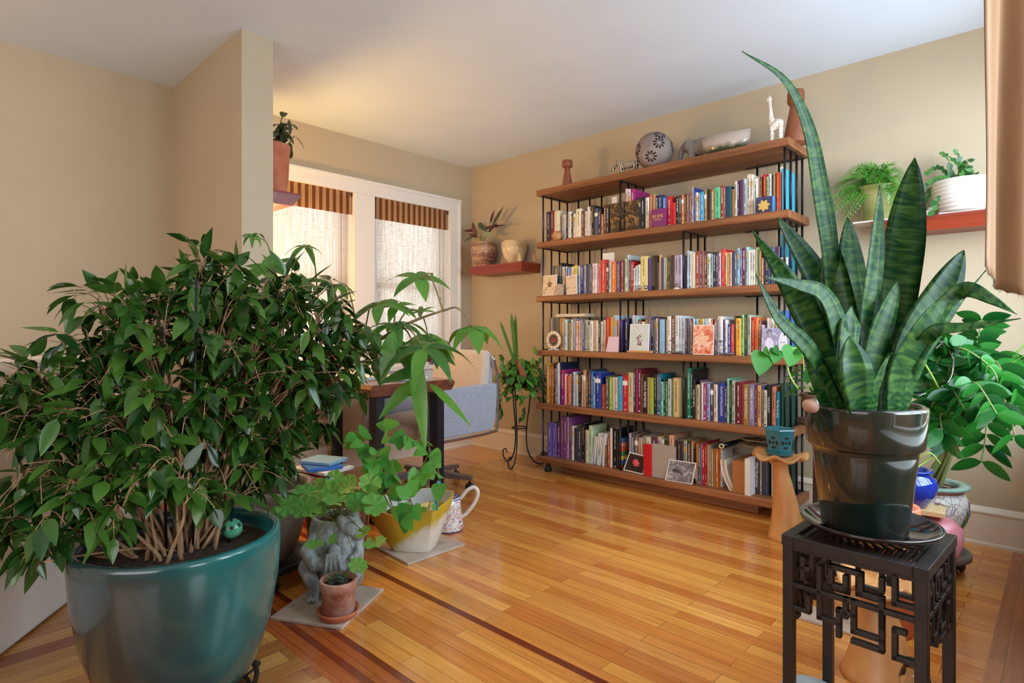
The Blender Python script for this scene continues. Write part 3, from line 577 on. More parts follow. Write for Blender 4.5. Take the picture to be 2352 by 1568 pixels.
# wooden polyhedron
bm = bmesh.new(); bmesh.ops.create_icosphere(bm, subdivisions=1, radius=.041); me = bpy.data.meshes.new('polyhedron'); bm.to_mesh(me); bm.free()
me.materials.append(wood('turned_wood', srgb(176, 116, 66), srgb(206, 146, 88), 'Z')); o = bpy.data.objects.new('wooden_polyhedron', me); C.objects.link(o)
p = at_x(1281, 540, 3.268); o.location = (3.262, p.y, BZ[1]+.0335); o.rotation_euler = (.36, .2, .4); tag(o, 'faceted ball of pale wood at the left end of the second shelf', 'ornament')
# sepia cards row 1
def picture_card(x, X, z, label, m, cat='card', border=.005, mb=M['paper'], lean=.06, tilt=0, name='greeting_card'):
    o, w_, h = card(name, x, X, z, label, cat, mb, lean=lean)
    MB().box2((-.0008, -w_/2+border, border), (0, w_/2-border, h-border)).build('picture', m, o, smooth=False)
    if tilt: o.rotation_euler = (tilt, lean, 0)
    return o, w_, h
sepc, w_, h = picture_card((1246, 1278, 633), 3.256, z2, 'sepia drawing card of a bowed head, left end of the third shelf', M['sepia'])
petals(sepc, 0, h*.55, w_*.2, 5, mat('sepia_line', srgb(140, 100, 72), None, .6), -.0018)
sepc, w_, h = picture_card((1301, 1326, 632), 3.256, z2, 'sepia face drawing on a leaning white card, third shelf', M['sepia'], lean=.1, tilt=-.1)
# silver arched icon
A = at_x(1274, 652, 3.25); B = at_x(1293, 652, 3.25); w_ = A.y-B.y; h = A.z-z2
poly = [(-w_/2, 0), (w_/2, 0)]+[(w_/2*math.cos(PI*k/10), h-w_/2+w_/2*math.sin(PI*k/10)) for k in range(11)]
o = MB().prism(poly, 0, .006, M=Matrix(((0, 0, 1), (-1, 0, 0), (0, 1, 0)))).build('icon_plaque', blotch('embossed_silver', [srgb(214, 200, 186), srgb(150, 124, 104), srgb(232, 224, 216)], 60), None, smooth=False, loc=(3.25, (A.y+B.y)/2, z2+.0005))
o.rotation_euler = (0, .08, 0); tag(o, 'small arched silver icon plaque leaning on the third shelf', 'ornament')
# steel balls
for px_, lab in ((1469, 'left'), (1483, 'right')):
    p = at_x(px_, 660, 3.266); o = MB().ell((0, 0, .0158), .0135).build('steel_ball', M['chrome'], None, loc=(3.266, p.y, z2+.006)); tag(o, 'polished steel ball, the %s of the pair on the third shelf' % lab, 'ball', 'paired steel balls')
p = at_x(1476, 665, 3.266); o = MB().lathe([(.034, 0), (.036, .004), (.03, .0085)], n=28, sx=.6).build('ball_tray', mat('pale_wood', srgb(212, 170, 124), None, .5), None, loc=(3.268, p.y, z2)); tag(o, 'small pale wooden tray under the pair of steel balls', 'tray')
p = at_x(1554, 655, 3.262); o = thing('ball_paperweight', (3.262, p.y, z2), 'single brushed metal ball on a white foot, middle of third shelf', 'paperweight')
MB().ell((0, 0, .02), .0125).build('ball', mat('bronze_metal', srgb(150, 120, 100), None, .25, metal=.9), o); MB().lathe([(.022, 0), (.02, .004), (.008, .012)], n=20).build('foot', M['white'], o)
# clock
p = at_x(1270, 785, 3.262); R_ = (at_x(1254, 785, 3.262).y-at_x(1286, 785, 3.262).y)/2
o = thing('desk_clock', (3.266, p.y, z3), 'round cream skeleton clock on a small stand, left end of fourth shelf', 'clock')
RX = Matrix(((0, 0, -1), (1, 0, 0), (0, 1, 0)))
def disc(mb, r0, r1, x0, x1, cz, n=32, cy=0):
    vs_ = []
    for i in range(n):
        a = 2*PI*i/n
        for r, x in ((r1, x0), (r1, x1), (r0, x1), (r0, x0)): vs_.append((x, cy+r*math.cos(a), cz+r*math.sin(a)))
    fs = [(4*i+j, 4*((i+1) % n)+j, 4*((i+1) % n)+(j+1) % 4, 4*i+(j+1) % 4) for i in range(n) for j in range(4)]
    return mb.add(vs_, fs)
cz = R_+.008
disc(MB(), R_*.68, R_, 0, .006, cz).build('chapter_ring', mat('cream_resin', srgb(232, 218, 196), None, .4), o, smooth=False)
d = disc(disc(MB(), R_*.5, R_*.62, .001, .005, cz), R_*.24, R_*.34, .0, .005, cz)
for k in range(10): a = 2*PI*k/10; d.box((.003, math.cos(a)*R_*.42, cz+math.sin(a)*R_*.42), (.003, R_*.3, .002), M=Matrix.Rotation(a, 3, 'X'))
d.build('gear_wheel', mat('brown_gear', srgb(120, 88, 70), None, .4), o, smooth=False)
d = MB()
for k in range(12): a = 2*PI*k/12; d.box((-.0006, math.cos(a)*R_*.84, cz+math.sin(a)*R_*.84), (.0012, R_*.2, .0022), M=Matrix.Rotation(a, 3, 'X'))
d.build('hour_mark', M['letter_dark'], o, smooth=False)
disc(MB(), .0005, R_*.2, -.003, 0, cz).build('hub', mat('red_hub', srgb(186, 50, 40), None, .4), o, smooth=False)
d = MB(); d.box((-.004, R_*.25, cz+R_*.12), (.0012, R_*.6, .003), M=Matrix.Rotation(.4, 3, 'X')); d.box((-.004, -R_*.2, cz+R_*.25), (.0012, R_*.7, .002), M=Matrix.Rotation(2.2, 3, 'X')); d.build('hands', M['letter_dark'], o, smooth=False)
MB().box2((-.01, -R_*.62, 0), (.02, -R_*.2, .008)).box2((-.01, R_*.2, 0), (.02, R_*.62, .008)).build('stand', M['white'], o, smooth=False, bevel=.002)
# pink card, photo on wooden stand, orange flower card, portraits
A = at_x(1399, 773, 3.258); h = A.z-z3; yc = at_x(1406, 790, 3.258).y; ww = at_x(1392, 800, 3.258).y-at_x(1420, 800, 3.258).y
o = MB().prism([(-ww/2, 0), (ww/2, 0), (ww/2, h), (-ww/2+.016, h)], 0, .0015, M=Matrix(((0, 0, 1), (-1, 0, 0), (0, 1, 0)))).build('note_card', mat('pink_card', srgb(226, 196, 210), None, .7), None, smooth=False, loc=(3.256, yc, z3+.0005)); o.rotation_euler = (0, .08, 0)
tag(o, 'plain pink note card propped up on the fourth shelf', 'card')
o, w_, h = picture_card((1445, 1490, 744), 3.262, z3+.006, 'photograph of dark red berries on a white card, wooden stand below', blotch('pale_green_print', [srgb(214, 210, 222), srgb(196, 210, 196), srgb(232, 230, 236)], 9), lean=.07, name='photo_card', cat='photograph')
mb_ = MB()
for k in range(26):
    a = random.uniform(0, 6.28); r = random.uniform(0, .5)**.5*w_*.2; z_ = h*.42+math.sin(a)*r*1.9
    mb_.ell((-.001, math.cos(a)*r, z_), (.0012, .0042, .0042), n=8, m=5)
mb_.build('printed_berries', mat('berry_print', srgb(110, 36, 56), srgb(150, 60, 84), .4, (80, 80, 80)), o)
yy = at_x(1467, 805, 3.25).y; o = MB().box((0, 0, .007), (.03, at_x(1438, 805, 3.25).y-at_x(1493, 805, 3.25).y, .014)).build('card_stand', mat('light_wood', srgb(206, 140, 84), None, .45), None, smooth=False, loc=(3.262, yy, z3), bevel=.004); tag(o, 'small curved wooden stand holding the berry photograph', 'stand')
o['label'] = 'small pale wooden stand under the dark berry photograph'
o, w_, h = picture_card((1591, 1639, 746), 3.258, z3, 'orange abstract flower print on a white card, fourth shelf', blotch('orange_petal_print', [srgb(196, 74, 40), srgb(232, 140, 104), srgb(246, 222, 204)], 20, 2), lean=.06, border=.004)
petals(o, w_*.05, h*.5, w_*.34, 5, mat('peach_print', srgb(240, 190, 160), None, .5), -.0016, 1, 1.2)
for (xa, xb, lab) in ((1748, 1784, 'lilac tinted photograph of a standing woman in white, right of fourth shelf'), (1781, 1812, 'lilac tinted photograph of a face close up, right of fourth shelf')):
    A = at_x(xa, 753, 3.256); B = at_x(xb, 753, 3.256)
    o, w_, h = card('portrait_photo', (xa, xb, 753), 3.256+(.004 if xa > 1760 else 0), z3, lab, 'photograph', M['lilacphoto'], lean=.09)
    if xa < 1760:
        MB().add([(-.0008, -w_*.38, .002), (-.0008, w_*.38, .002), (-.0008, w_*.26, h*.55), (-.0008, w_*.08, h*.66), (-.0008, -w_*.08, h*.66), (-.0008, -w_*.26, h*.55)], [(5, 4, 3, 2, 1, 0)]).build('printed_shirt', mat('shirt_print', srgb(222, 214, 230), None, .6), o, smooth=False)
        MB().ell((-.0004, 0, h*.78), (.0008, w_*.13, h*.13), n=16, m=8).build('printed_face', mat('face_print', srgb(168, 152, 166), None, .6), o)
        MB().ell((-.0001, 0, h*.83), (.0007, w_*.16, h*.12), n=16, m=8).build('printed_hair', mat('hair_print', srgb(84, 78, 98), None, .6), o)
    else:
        MB().ell((-.0004, 0, h*.48), (.0008, w_*.34, h*.38), n=18, m=8).build('printed_face', mat('face_print2', srgb(226, 220, 232), None, .6), o)
        MB().ell((-.0012, .006, h*.5), (.0006, .004, .003), n=8, m=5).ell((-.0012, -.008, h*.5), (.0006, .004, .003), n=8, m=5).ell((-.0012, 0, h*.28), (.0006, .007, .002), n=8, m=5).build('printed_features', mat('feature_print', srgb(110, 100, 122), None, .6), o)
# card on the violet books (third shelf right)
picture_card((1786, 1809, 592), 3.27, z2+.0, 'old brown postcard with an arch, right end of the third shelf', M['sepia'], lean=.04)
# wire bird sculptures
def bird(px_, lab):
    p = at_x(px_, 805, 3.27); o = thing('metal_bird', (3.268, p.y, z3), lab, 'sculpture', 'wire bird sculptures'); s_ = .62
    mb_ = MB(); mb_.ell((0, -.03*s_, .014*s_), (.022*s_, .068*s_, .012*s_)).ell((0, -.075*s_, .017*s_), (.014*s_, .035*s_, .014*s_)); mb_.build('leaf_body', M['silver'] if 'silver' in M else M['chrome'], o)
    MB().tube(spline([(0, .0, .016*s_), (0, .005, .05*s_), (0, -.022*s_, .075*s_), (0, .014*s_, .10*s_), (0, .012*s_, .125*s_)], 6), .0022, 6).build('wire_neck', M['silver'], o)
    MB().ell((0, .018*s_, .13*s_), (.01*s_, .022*s_, .009*s_)).tube([(0, .03*s_, .13*s_), (0, .055*s_, .125*s_)], [.004, .0006], 6).build('head', M['silver'], o)
    MB().tube(spline([(0, .0, .008), (0, .05*s_, .014), (0, .09*s_, .004)], 6), [.003]*12+[.001], 6).build('wire_tail', M['silver'], o)
M['silver'] = mat('brushed_pewter', srgb(136, 140, 150), None, .32, metal=.85)
bird(1548, 'pewter wire bird sculpture left of the orange flower card')
bird(1660, 'pewter wire bird sculpture right of the orange flower card')
p = at_x(1729, 813, 3.262); o = MB().ell((0, 0, .011), (.02, .022, .011)).build('pebble', mat('pale_stone', srgb(214, 190, 168), srgb(190, 160, 138), .6, (30, 30, 30)), None, loc=(3.262, p.y, z3)); tag(o, 'rounded pale pebble on the fourth shelf beside the portraits', 'stone')
# stuff lying on the books of the fourth row: flat book and clear box
A = at_x(1283, 727, 3.36); B = at_x(1349, 727, 3.36)
o = make_book((3.34, (A.y+B.y)/2, z3+.215), .022, A.y-B.y, .13, 'cream', label='cream book lying flat on top of the books, left of the fourth shelf', plain=True)
zt_ = max(at_x(1285, 690+270/6.918, SPX).z, at_x(1300, 690+275/6.918, SPX).z)+.004
o.rotation_euler = (PI/2, 0, 0); o.location = (3.33, A.y, zt_+.011)
o.rotation_euler = (PI/2, 0, 0)
o.location.y = A.y
# paper slips standing out of the books
def slip(x0, x1, y0, y1, X, m, lab, z=None):
    A = at_x(x0, y0, X); B = at_x(x1, y1, X); hh = .09
    o = MB().box2((0, -(A.y-B.y)/2, -hh), (.0006, (A.y-B.y)/2, A.z-B.z)).build('bookmark', m, None, smooth=False, loc=(X, (A.y+B.y)/2, B.z)); tag(o, lab, 'paper slip')
slip(1384, 1411, 582, 598, 3.34, M['paper'], 'white handwritten slip sticking up behind the red book, third shelf')
slip(1405, 1417, 453, 463, 3.34, M['paper'], 'white paper slip sticking up behind the bronze books, second shelf')
slip(1792, 1799, 384, 398, 3.36, M['paper'], 'white torn paper slip sticking up at the right end of second shelf')
# bottom shelf items
def pic_lean(c0, c1, c2, c3, X, label, m, name, cat, border=.007, easel=False):
    """tilted picture given by its four photo corners tl tr br bl on the plane X"""
    P = [at_x(*q, X) for q in (c0, c1, c2, c3)]; zmin = min(v.z for v in P); P = [Vector((X+(v.z-zmin)*.12, v.y, v.z-zmin+z5+.001)) for v in P]; c = sum(P, Vector())/4; base = Vector((c.x, c.y, z5))
    o = MB(); q = [v-base for v in P]; q2 = [v+Vector((.002, 0, 0)) for v in q]
    o.add(q+q2, [(3, 2, 1, 0), (4, 5, 6, 7)]+[(i, (i+1) % 4, 4+(i+1) % 4, 4+i) for i in range(4)]); o = o.build(name, M['paper'], None, smooth=False, loc=base)
    cc = sum(q, Vector())/4; k = 1-border*2/((q[0]-q[1]).length)*1.0
    inn = [cc+(v-cc)*k+Vector((-.0012, 0, 0)) for v in q]; MB().add(inn, [(3, 2, 1, 0)]).build('picture', m, o, smooth=False)
    if easel:
        r = [q[0]+Vector((.03, 0, 0)), q[1], q[2], q[3]]; t0, t1 = q[0], q[1]; bk = [t0, t1, Vector((t1.x+.045, q[2].y, q[2].z+.004)), Vector((t0.x+.045, q[3].y, q[3].z+.001))]
        MB().add(bk, [(0, 1, 2, 3)]).build('card_back', M['paper'], o, smooth=False)
    tag(o, label, cat); return o, cc
ro, cc = pic_lean((1443, 1039), (1483, 1049), (1478, 1091), (1431, 1080), 3.272, 'tilted photograph of a pink rose on black, bottom shelf', mat('black_print', srgb(34, 26, 28), srgb(60, 44, 40), .4, (30, 30, 30)), 'rose_photo', 'photograph')
rs = MB(); random.seed(5)
for ring in range(4):
    for k in range(5+ring):
        a = 2*PI*k/(5+ring)+ring; r = .0062*ring; rs.ell(cc+Vector((-.0045+.0006*ring, math.cos(a)*r-.004, math.sin(a)*r+.002)), (.0015, .009, .007), M=Matrix.Rotation(a, 3, 'X'), n=10, m=6)
rs.build('printed_rose', mat('rose_print', srgb(206, 56, 74), srgb(232, 110, 120), .5, (90, 90, 90)), ro)
so, cc = pic_lean((1534, 1057), (1597, 1066), (1590, 1115), (1527, 1104), 3.247, 'white folded card with a grey spoon photograph, bottom shelf', M['bw'], 'spoon_card', 'card', easel=True)
MB().ell(cc+Vector((-.002, .026, -.002)), (.0008, .026, .017), n=16, m=8).build('printed_spoon', mat('spoon_print', srgb(96, 92, 98), srgb(70, 66, 72), .4, (40, 40, 40)), so)
# red upright box book and linen album facing out
A = at_x(1477, 1018, 3.262); B = at_x(1497, 1018, 3.262); hh = A.z-z5
make_book((3.266, (A.y+B.y)/2, z5+.0003), A.y-B.y, hh, .034, 'red', label='bright red book in front of the bottom row, beside the grey album', plain=True)
A = at_x(1498, 1018, 3.268); B = at_x(1551, 1018, 3.268)
o = MB().box2((0, -(A.y-B.y)/2, 0), (.018, (A.y-B.y)/2, A.z-z5)).build('photo_album', mat('grey_linen', srgb(176, 164, 150), srgb(160, 148, 134), .8, (120, 120, 120)), None, smooth=False, loc=(3.266, (A.y+B.y)/2, z5+.0003), bevel=.002); tag(o, 'grey linen album facing out on the bottom shelf', 'album')
# sheaf of loose papers
A = at_x(1220+978/6.918, 992, 3.295); B = at_x(1220+1162/6.918, 992, 3.295)
nn = 9; yy = A.y
for k in range(nn):
    w_ = (A.y-B.y)/nn; h = A.z-z5-random.uniform(0, .035)
    mb_ = MB(); t_ = w_*.4; L_ = random.uniform(.2, .24); ln = random.uniform(.01, .03)
    mb_.add([(0, ln, 0), (L_, ln, 0), (L_, 0, h), (0, 0, h), (0, ln+t_, 0), (L_, ln+t_, 0), (L_, t_, h), (0, t_, h)], [(0, 1, 2, 3), (7, 6, 5, 4), (0, 4, 5, 1), (2, 6, 7, 3), (0, 3, 7, 4), (1, 5, 6, 2)])
    o = mb_.build('magazine', M['paper'], None, smooth=False, loc=(3.298, A.y-w_*(k+1)-.008, z5+.0004)); tag(o, 'thin white magazine in the sheaf on the bottom shelf, %s from the left' % ORD[k], 'magazine', 'white magazines on the bottom shelf')
# stack of rainbow boxes
zz = z5; yy = at_x(1430.5, 1000, 3.33).y
for i, (c, nm) in enumerate((((142, 50, 44), 'dark red'), ((64, 110, 176), 'blue'), ((222, 200, 92), 'yellow'), ((74, 134, 74), 'green'), ((214, 84, 52), 'orange'), ((222, 130, 118), 'pink'), ((60, 100, 150), 'slate blue'))):
    hgt = .029
    o = MB().box2((0, -.014, 0), (.12, .014, hgt-.001)).build('colour_box', mat('box_'+nm.replace(' ', '_'), srgb(*c), None, .5), None, smooth=False, loc=(3.305, yy, zz+.0005), bevel=.004); zz += hgt
    tag(o, '%s box in the rainbow stack on the bottom shelf' % nm, 'box', 'rainbow stack of boxes')
# curved slumping magazines, file boxes
for k in range(3):
    A = at_x(1540+(800+34*k)/6.918, 1060, 3.30); pr = []
    h = at_x(1656, 1054, 3.30).z-z5
    for i in range(9):
        t = i/8; pr.append((A.y-.055*(1-t)**2-.0*t, h*t))
    th_ = .011; poly = [(p_[0]-A.y, p_[1]) for p_ in pr]+[(p_[0]-A.y-th_, p_[1]) for p_ in reversed(pr)]
    o = MB().prism([(-y_, z_) for y_, z_ in poly], 0, .22, M=Matrix(((0, 0, 1), (-1, 0, 0), (0, 1, 0)))).build('slumped_magazine', [M['paper'], M['pages'], M['paper']][k], None, smooth=False, loc=(3.29, A.y, z5+.0004))
    tag(o, 'bent white magazine slumping by the brown file box, %s from left' % ORD[k], 'magazine', 'slumped magazines on the bottom shelf')
A = at_x(1688, 1055, 3.31); B = at_x(1717, 1055, 3.31)
fo = MB().box2((0, -(A.y-B.y)/2, 0), (.24, (A.y-B.y)/2, A.z-z5)).build('file_box', mat('kraft_card', srgb(178, 116, 62), None, .7), None, smooth=False, loc=(3.275, (A.y+B.y)/2, z5+.0004)); tag(fo, 'brown kraft file box on the bottom shelf near the mushroom stool', 'box')
A = at_x(1719, 1050, 3.31); B = at_x(1731, 1050, 3.31)
o = MB().box2((0, -(A.y-B.y)/2, 0), (.25, (A.y-B.y)/2, A.z-z5)).build('white_folder', M['paper'], None, smooth=False, loc=(3.258, (A.y+B.y)/2, z5+.0004)); tag(o, 'white paper folder between the file box and a plum book', 'folder')
# poster tube
a = Vector((3.262, at_x(1659, 1050, 3.262).y, z5+.255)); 
o = thing('poster_tube', a, 'black tube with a cream end lying on the bottom row books', 'tube')
MB().tube([(0, 0, 0), (.27, -.02, .0)], .014, 20).build('black_sleeve', M['black'], o)
dd = disc(MB(), .009, .0138, -.016, .004, 0, 24); dd.build('cream_end', mat('cream_tube', srgb(222, 196, 156), None, .6), o)
# bracket fungus
p = at_x(1735, 1020, 3.36)
o = MB(); random.seed(9)
for k in range(3):
    pts = [(math.cos(a_)*(.07-.012*k)*(1+.12*math.sin(5*a_+k)), math.sin(a_)*(.09-.015*k)*(1+.1*math.sin(7*a_))) for a_ in [2*PI*i/24 for i in range(24)]]
    o.prism(pts, .03*k, .03*k+.008)
o = o.build('bracket_fungus', mat('dried_fungus', srgb(96, 76, 58), srgb(164, 140, 112), .8, (20, 20, 60), bump=.4), None, loc=(3.36, p.y-.0, z5+.262), smooth=False, bevel=.003); tag(o, 'dried layered bracket fungus on the books at the bottom right', 'fungus')

# ------------------------------------------------------------------ ornaments on the top board
ZTOP = BZ[0]
def candle(px_, ytop, r, lab, X=3.33, hd=1):
    p = at_x(px_, ytop, X); H = p.z-ZTOP
    pr = [(r*.9, 0), (r*.92, .004), (r*.42, H*.70), (r*.40, H*.72), (r*.74*hd, H*.74), (r*.9*hd, H*.8), (r*.88*hd, H*.97), (r*.8*hd, H), (r*.6*hd, H), (r*.5*hd, H*.9), (0, H*.89)]
    o = MB().lathe(pr, n=32).build('wooden_candle_holder', wood('candle_wood_%d' % px_, srgb(126, 66, 38), srgb(154, 88, 52), 'Z', .45), None, loc=(X, p.y, ZTOP)); tag(o, lab, 'candle holder')
candle(1303, 369, .043, 'short turned wooden candle holder, left end of the bookcase top')
candle(1828, 209, .072, 'tall turned wooden candle holder, right end of the bookcase top', 3.40, .68)
def remesh(o, vox, sm=4):
    r = o.modifiers.new('r', 'REMESH'); r.mode = 'VOXEL'; r.voxel_size = vox; r.use_smooth_shade = True
    s_ = o.modifiers.new('s', 'SMOOTH'); s_.factor = .5; s_.iterations = sm
# zebra
M['zebra'] = bpy.data.materials.new('zebra_stripes'); m = M['zebra']; m.use_nodes = True; N = m.node_tree.nodes; Lk = m.node_tree.links
tc = N.new('ShaderNodeTexCoord'); wv = N.new('ShaderNodeTexWave'); wv.inputs['Scale'].default_value = 26; wv.inputs['Distortion'].default_value = 5; wv.inputs['Detail'].default_value = 1; wv.bands_direction = 'Y'
Lk.new(tc.outputs['Object'], wv.inputs['Vector']); rp = N.new('ShaderNodeValToRGB'); rp.color_ramp.elements[0].position = .42; rp.color_ramp.elements[1].position = .55
rp.color_ramp.elements[0].color = srgb(58, 40, 32); rp.color_ramp.elements[1].color = srgb(214, 200, 176); Lk.new(wv.outputs[0], rp.inputs[0]); Lk.new(rp.outputs[0], N['Principled BSDF'].inputs['Base Color']); N['Principled BSDF'].inputs['Roughness'].default_value = .5
p = at_x(1440, 385, 3.30)
o = MB(); o.ell((0, -.02, .075), (.028, .07, .032)); o.ell((0, .03, .08), (.024, .032, .034)); o.tube(spline([(0, .03, .085), (0, .065, .105), (0, .085, .10)], 5), [.026]*5+[.02]*5+[.016], 10)
o.tube(spline([(0, .08, .105), (0, .1, .085), (0, .112, .05)], 5), [.018]*4+[.015]*3+[.012]*4, 10)
o.ell((-.008, .078, .124), (.003, .005, .01)); o.ell((.008, .078, .124), (.003, .005, .01))
for sy in (.035, -.065):
    for sx in (-.015, .015): o.tube([(sx, sy, .07), (sx, sy, .035), (sx, sy+.004, .002)], [.013, .008, .008], 8)
o.tube([(0, -.088, .085), (0, -.1, .05)], [.004, .006], 6)
o = o.build('zebra_figurine', M['zebra'], None, loc=(3.30, p.y, ZTOP)); remesh(o, .0035, 3); tag(o, 'striped zebra figurine with lowered head on the bookcase top', 'figurine')
o.scale = (1, 1, at_x(1420, 368, 3.30).z/1-ZTOP and ((at_x(1418, 368, 3.30).z-ZTOP)/.135))
# pierced clay sphere
p = at_x(1503, 350, 3.33); R_ = (at_x(1464, 350, 3.33).y-at_x(1542, 350, 3.33).y)/2*.97
so = MB().ell((0, 0, R_), R_, n=48, m=32).build('pierced_clay_ball', mat('grey_clay', srgb(150, 134, 126), srgb(128, 112, 106), .75, (10, 10, 10)), None, loc=(3.33, p.y, ZTOP)); tag(so, 'round grey clay ball with pierced flower pattern on the bookcase top', 'ornament')
dark = mat('dark_hollow', srgb(48, 34, 28), None, .9)
for (th, ph) in ((2.55, .05), (2.85+PI-PI*.62, .7), (3.9, .15), (3.45, -.55), (2.2, -.35), (1.5, .2), (.3, .1), (5, .1)):
    cd = Vector((math.cos(th)*math.cos(ph), math.sin(th)*math.cos(ph), math.sin(ph))); u = cd.orthogonal().normalized(); v = cd.cross(u); fl_ = MB()
    for k in range(9):
        a = 2*PI*k/9; dr = (u*math.cos(a)+v*math.sin(a)); sd = cd.cross(dr); pts = []
        for q in range(10):
            b_ = 2*PI*q/10; off = dr*(.026+.014*math.cos(b_))+sd*.0052*math.sin(b_)*(1.2+math.cos(b_)*.5)
            pts.append(Vector((0, 0, R_))+(cd*R_+off).normalized()*(R_+.0006))
        fl_.add(pts, [tuple(range(10))])
    fl_.build('pierced_flower', dark, so, smooth=False)
# elephant
p = at_x(1590, 345, 3.36); EH = at_x(1583, 315, 3.36).z-ZTOP; k = EH/.155
o = MB(); o.ell((0, -.05*k, .095*k), (.045*k, .075*k, .05*k)); o.ell((0, .035*k, .115*k), (.032*k, .036*k, .038*k)); o.ell((0, .0, .1*k), (.04*k, .05*k, .045*k))
o.tube([Vector(q)*k for q in spline([(0, .06, .115), (0, .08, .085), (0, .09, .045), (0, .115, .018), (0, .14, .02)], 6)], [.02*k*(1-.72*i/24) for i in range(25)], 10)
for sx in (-1, 1): o.ell((sx*.04*k, .012*k, .112*k), (.006*k, .028*k, .036*k))
for sy in (.0, -.095):
    for sx in (-.024, .024): o.tube([(sx*k, sy*k, .09*k), (sx*k, sy*k, .002)], [.024*k, .019*k], 12)
o = o.build('elephant_figurine', mat('grey_stone_figure', srgb(136, 126, 122), srgb(120, 112, 108), .7, (10, 10, 10)), None, loc=(3.40, p.y+.01, ZTOP)); remesh(o, .004, 4); tag(o, 'grey elephant figurine with curled trunk on the bookcase top', 'figurine')
# boat shaped bowl
A = at_x(1608, 320, 3.31); B = at_x(1723, 300, 3.31); L_ = (A.y-B.y)/2
def gz(name):
    m = bpy.data.materials.new(name); m.use_nodes = True; N = m.node_tree.nodes; Lk = m.node_tree.links; b = N['Principled BSDF']; b.inputs['Roughness'].default_value = .15
    tc = N.new('ShaderNodeTexCoord'); se = N.new('ShaderNodeSeparateXYZ'); Lk.new(tc.outputs['Object'], se.inputs[0]); nz = N.new('ShaderNodeTexNoise'); nz.inputs['Scale'].default_value = 25; Lk.new(tc.outputs['Object'], nz.inputs['Vector'])
    ma = N.new('ShaderNodeMath'); ma.operation = 'MULTIPLY_ADD'; ma.inputs[1].default_value = .05; Lk.new(nz.outputs[0], ma.inputs[0]); Lk.new(se.outputs[2], ma.inputs[2])
    mr = N.new('ShaderNodeMapRange'); mr.inputs[1].default_value = .05; mr.inputs[2].default_value = .085; Lk.new(ma.outputs[0], mr.inputs[0])
    rp = N.new('ShaderNodeValToRGB'); rp.color_ramp.elements[0].color = srgb(70, 76, 52); rp.color_ramp.elements[1].color = srgb(190, 172, 160); Lk.new(mr.outputs[0], rp.inputs[0]); Lk.new(rp.outputs[0], b.inputs['Base Color']); return m
prof = [(.0, .006), (.55, .0), (.68, .003), (.9, .035), (1.0, .085), (.95, .085), (.82, .035), (.6, .012), (0, .01)]
o = MB().lathe([(r*L_, z*1.25) for r, z in prof], n=48, sx=.42, wob=lambda a, r, z: (1, (.008 if z > .05 else 0)*abs(math.sin(a))**4*(1 if math.sin(a) < 0 else .2)), caps=False).build('boat_bowl', gz('grey_green_glaze'), None, loc=(3.33, (A.y+B.y)/2, ZTOP)); tag(o, 'boat shaped grey and green glazed bowl on the bookcase top', 'bowl')
# giraffe
p = at_x(1780, 300, 3.30); GH = at_x(1777, 224, 3.335).z-ZTOP
M['giraffe'] = bpy.data.materials.new('giraffe_spots'); m = M['giraffe']; m.use_nodes = True; N = m.node_tree.nodes; Lk = m.node_tree.links
tc = N.new('ShaderNodeTexCoord'); vo = N.new('ShaderNodeTexVoronoi'); vo.feature = 'DISTANCE_TO_EDGE'; vo.inputs['Scale'].default_value = 75; Lk.new(tc.outputs['Object'], vo.inputs['Vector'])
rp = N.new('ShaderNodeValToRGB'); rp.color_ramp.elements[0].position = .18; rp.color_ramp.elements[1].position = .3; rp.color_ramp.elements[0].color = srgb(238, 228, 214); rp.color_ramp.elements[1].color = srgb(186, 150, 116); Lk.new(vo.outputs[0], rp.inputs[0]); Lk.new(rp.outputs[0], N['Principled BSDF'].inputs['Base Color']); N['Principled BSDF'].inputs['Roughness'].default_value = .6
k = GH/.26; o = MB(); o.ell((0, -.008*k, .095*k), (.024*k, .038*k, .03*k), M=Matrix.Rotation(-.4, 3, 'X')); o.tube([Vector(q)*k for q in [(0, .012, .1), (0, .02, .14), (0, .024, .19), (0, .027, .235)]], [.022*k, .013*k, .009*k, .008*k], 10)
o.ell((0, .03*k, .243*k), (.009*k, .014*k, .011*k)); o.ell((0, .04*k, .236*k), (.006*k, .009*k, .006*k))
for sx in (-.006, .006): o.tube([(sx*k, .026*k, .25*k), (sx*k, .025*k, .262*k)], .003*k, 6)
for sy in (.014, -.03):
    for sx in (-.011, .011): o.tube([(sx*k, sy*k, .09*k), (sx*k, sy*k, .04*k), (sx*k, sy*k, .002)], [.011*k, .007*k, .007*k], 8)
o = o.build('giraffe_figurine', M['giraffe'], None, loc=(3.30, p.y, ZTOP)); remesh(o, .003, 2); tag(o, 'small white spotted giraffe figurine on the bookcase top', 'figurine')
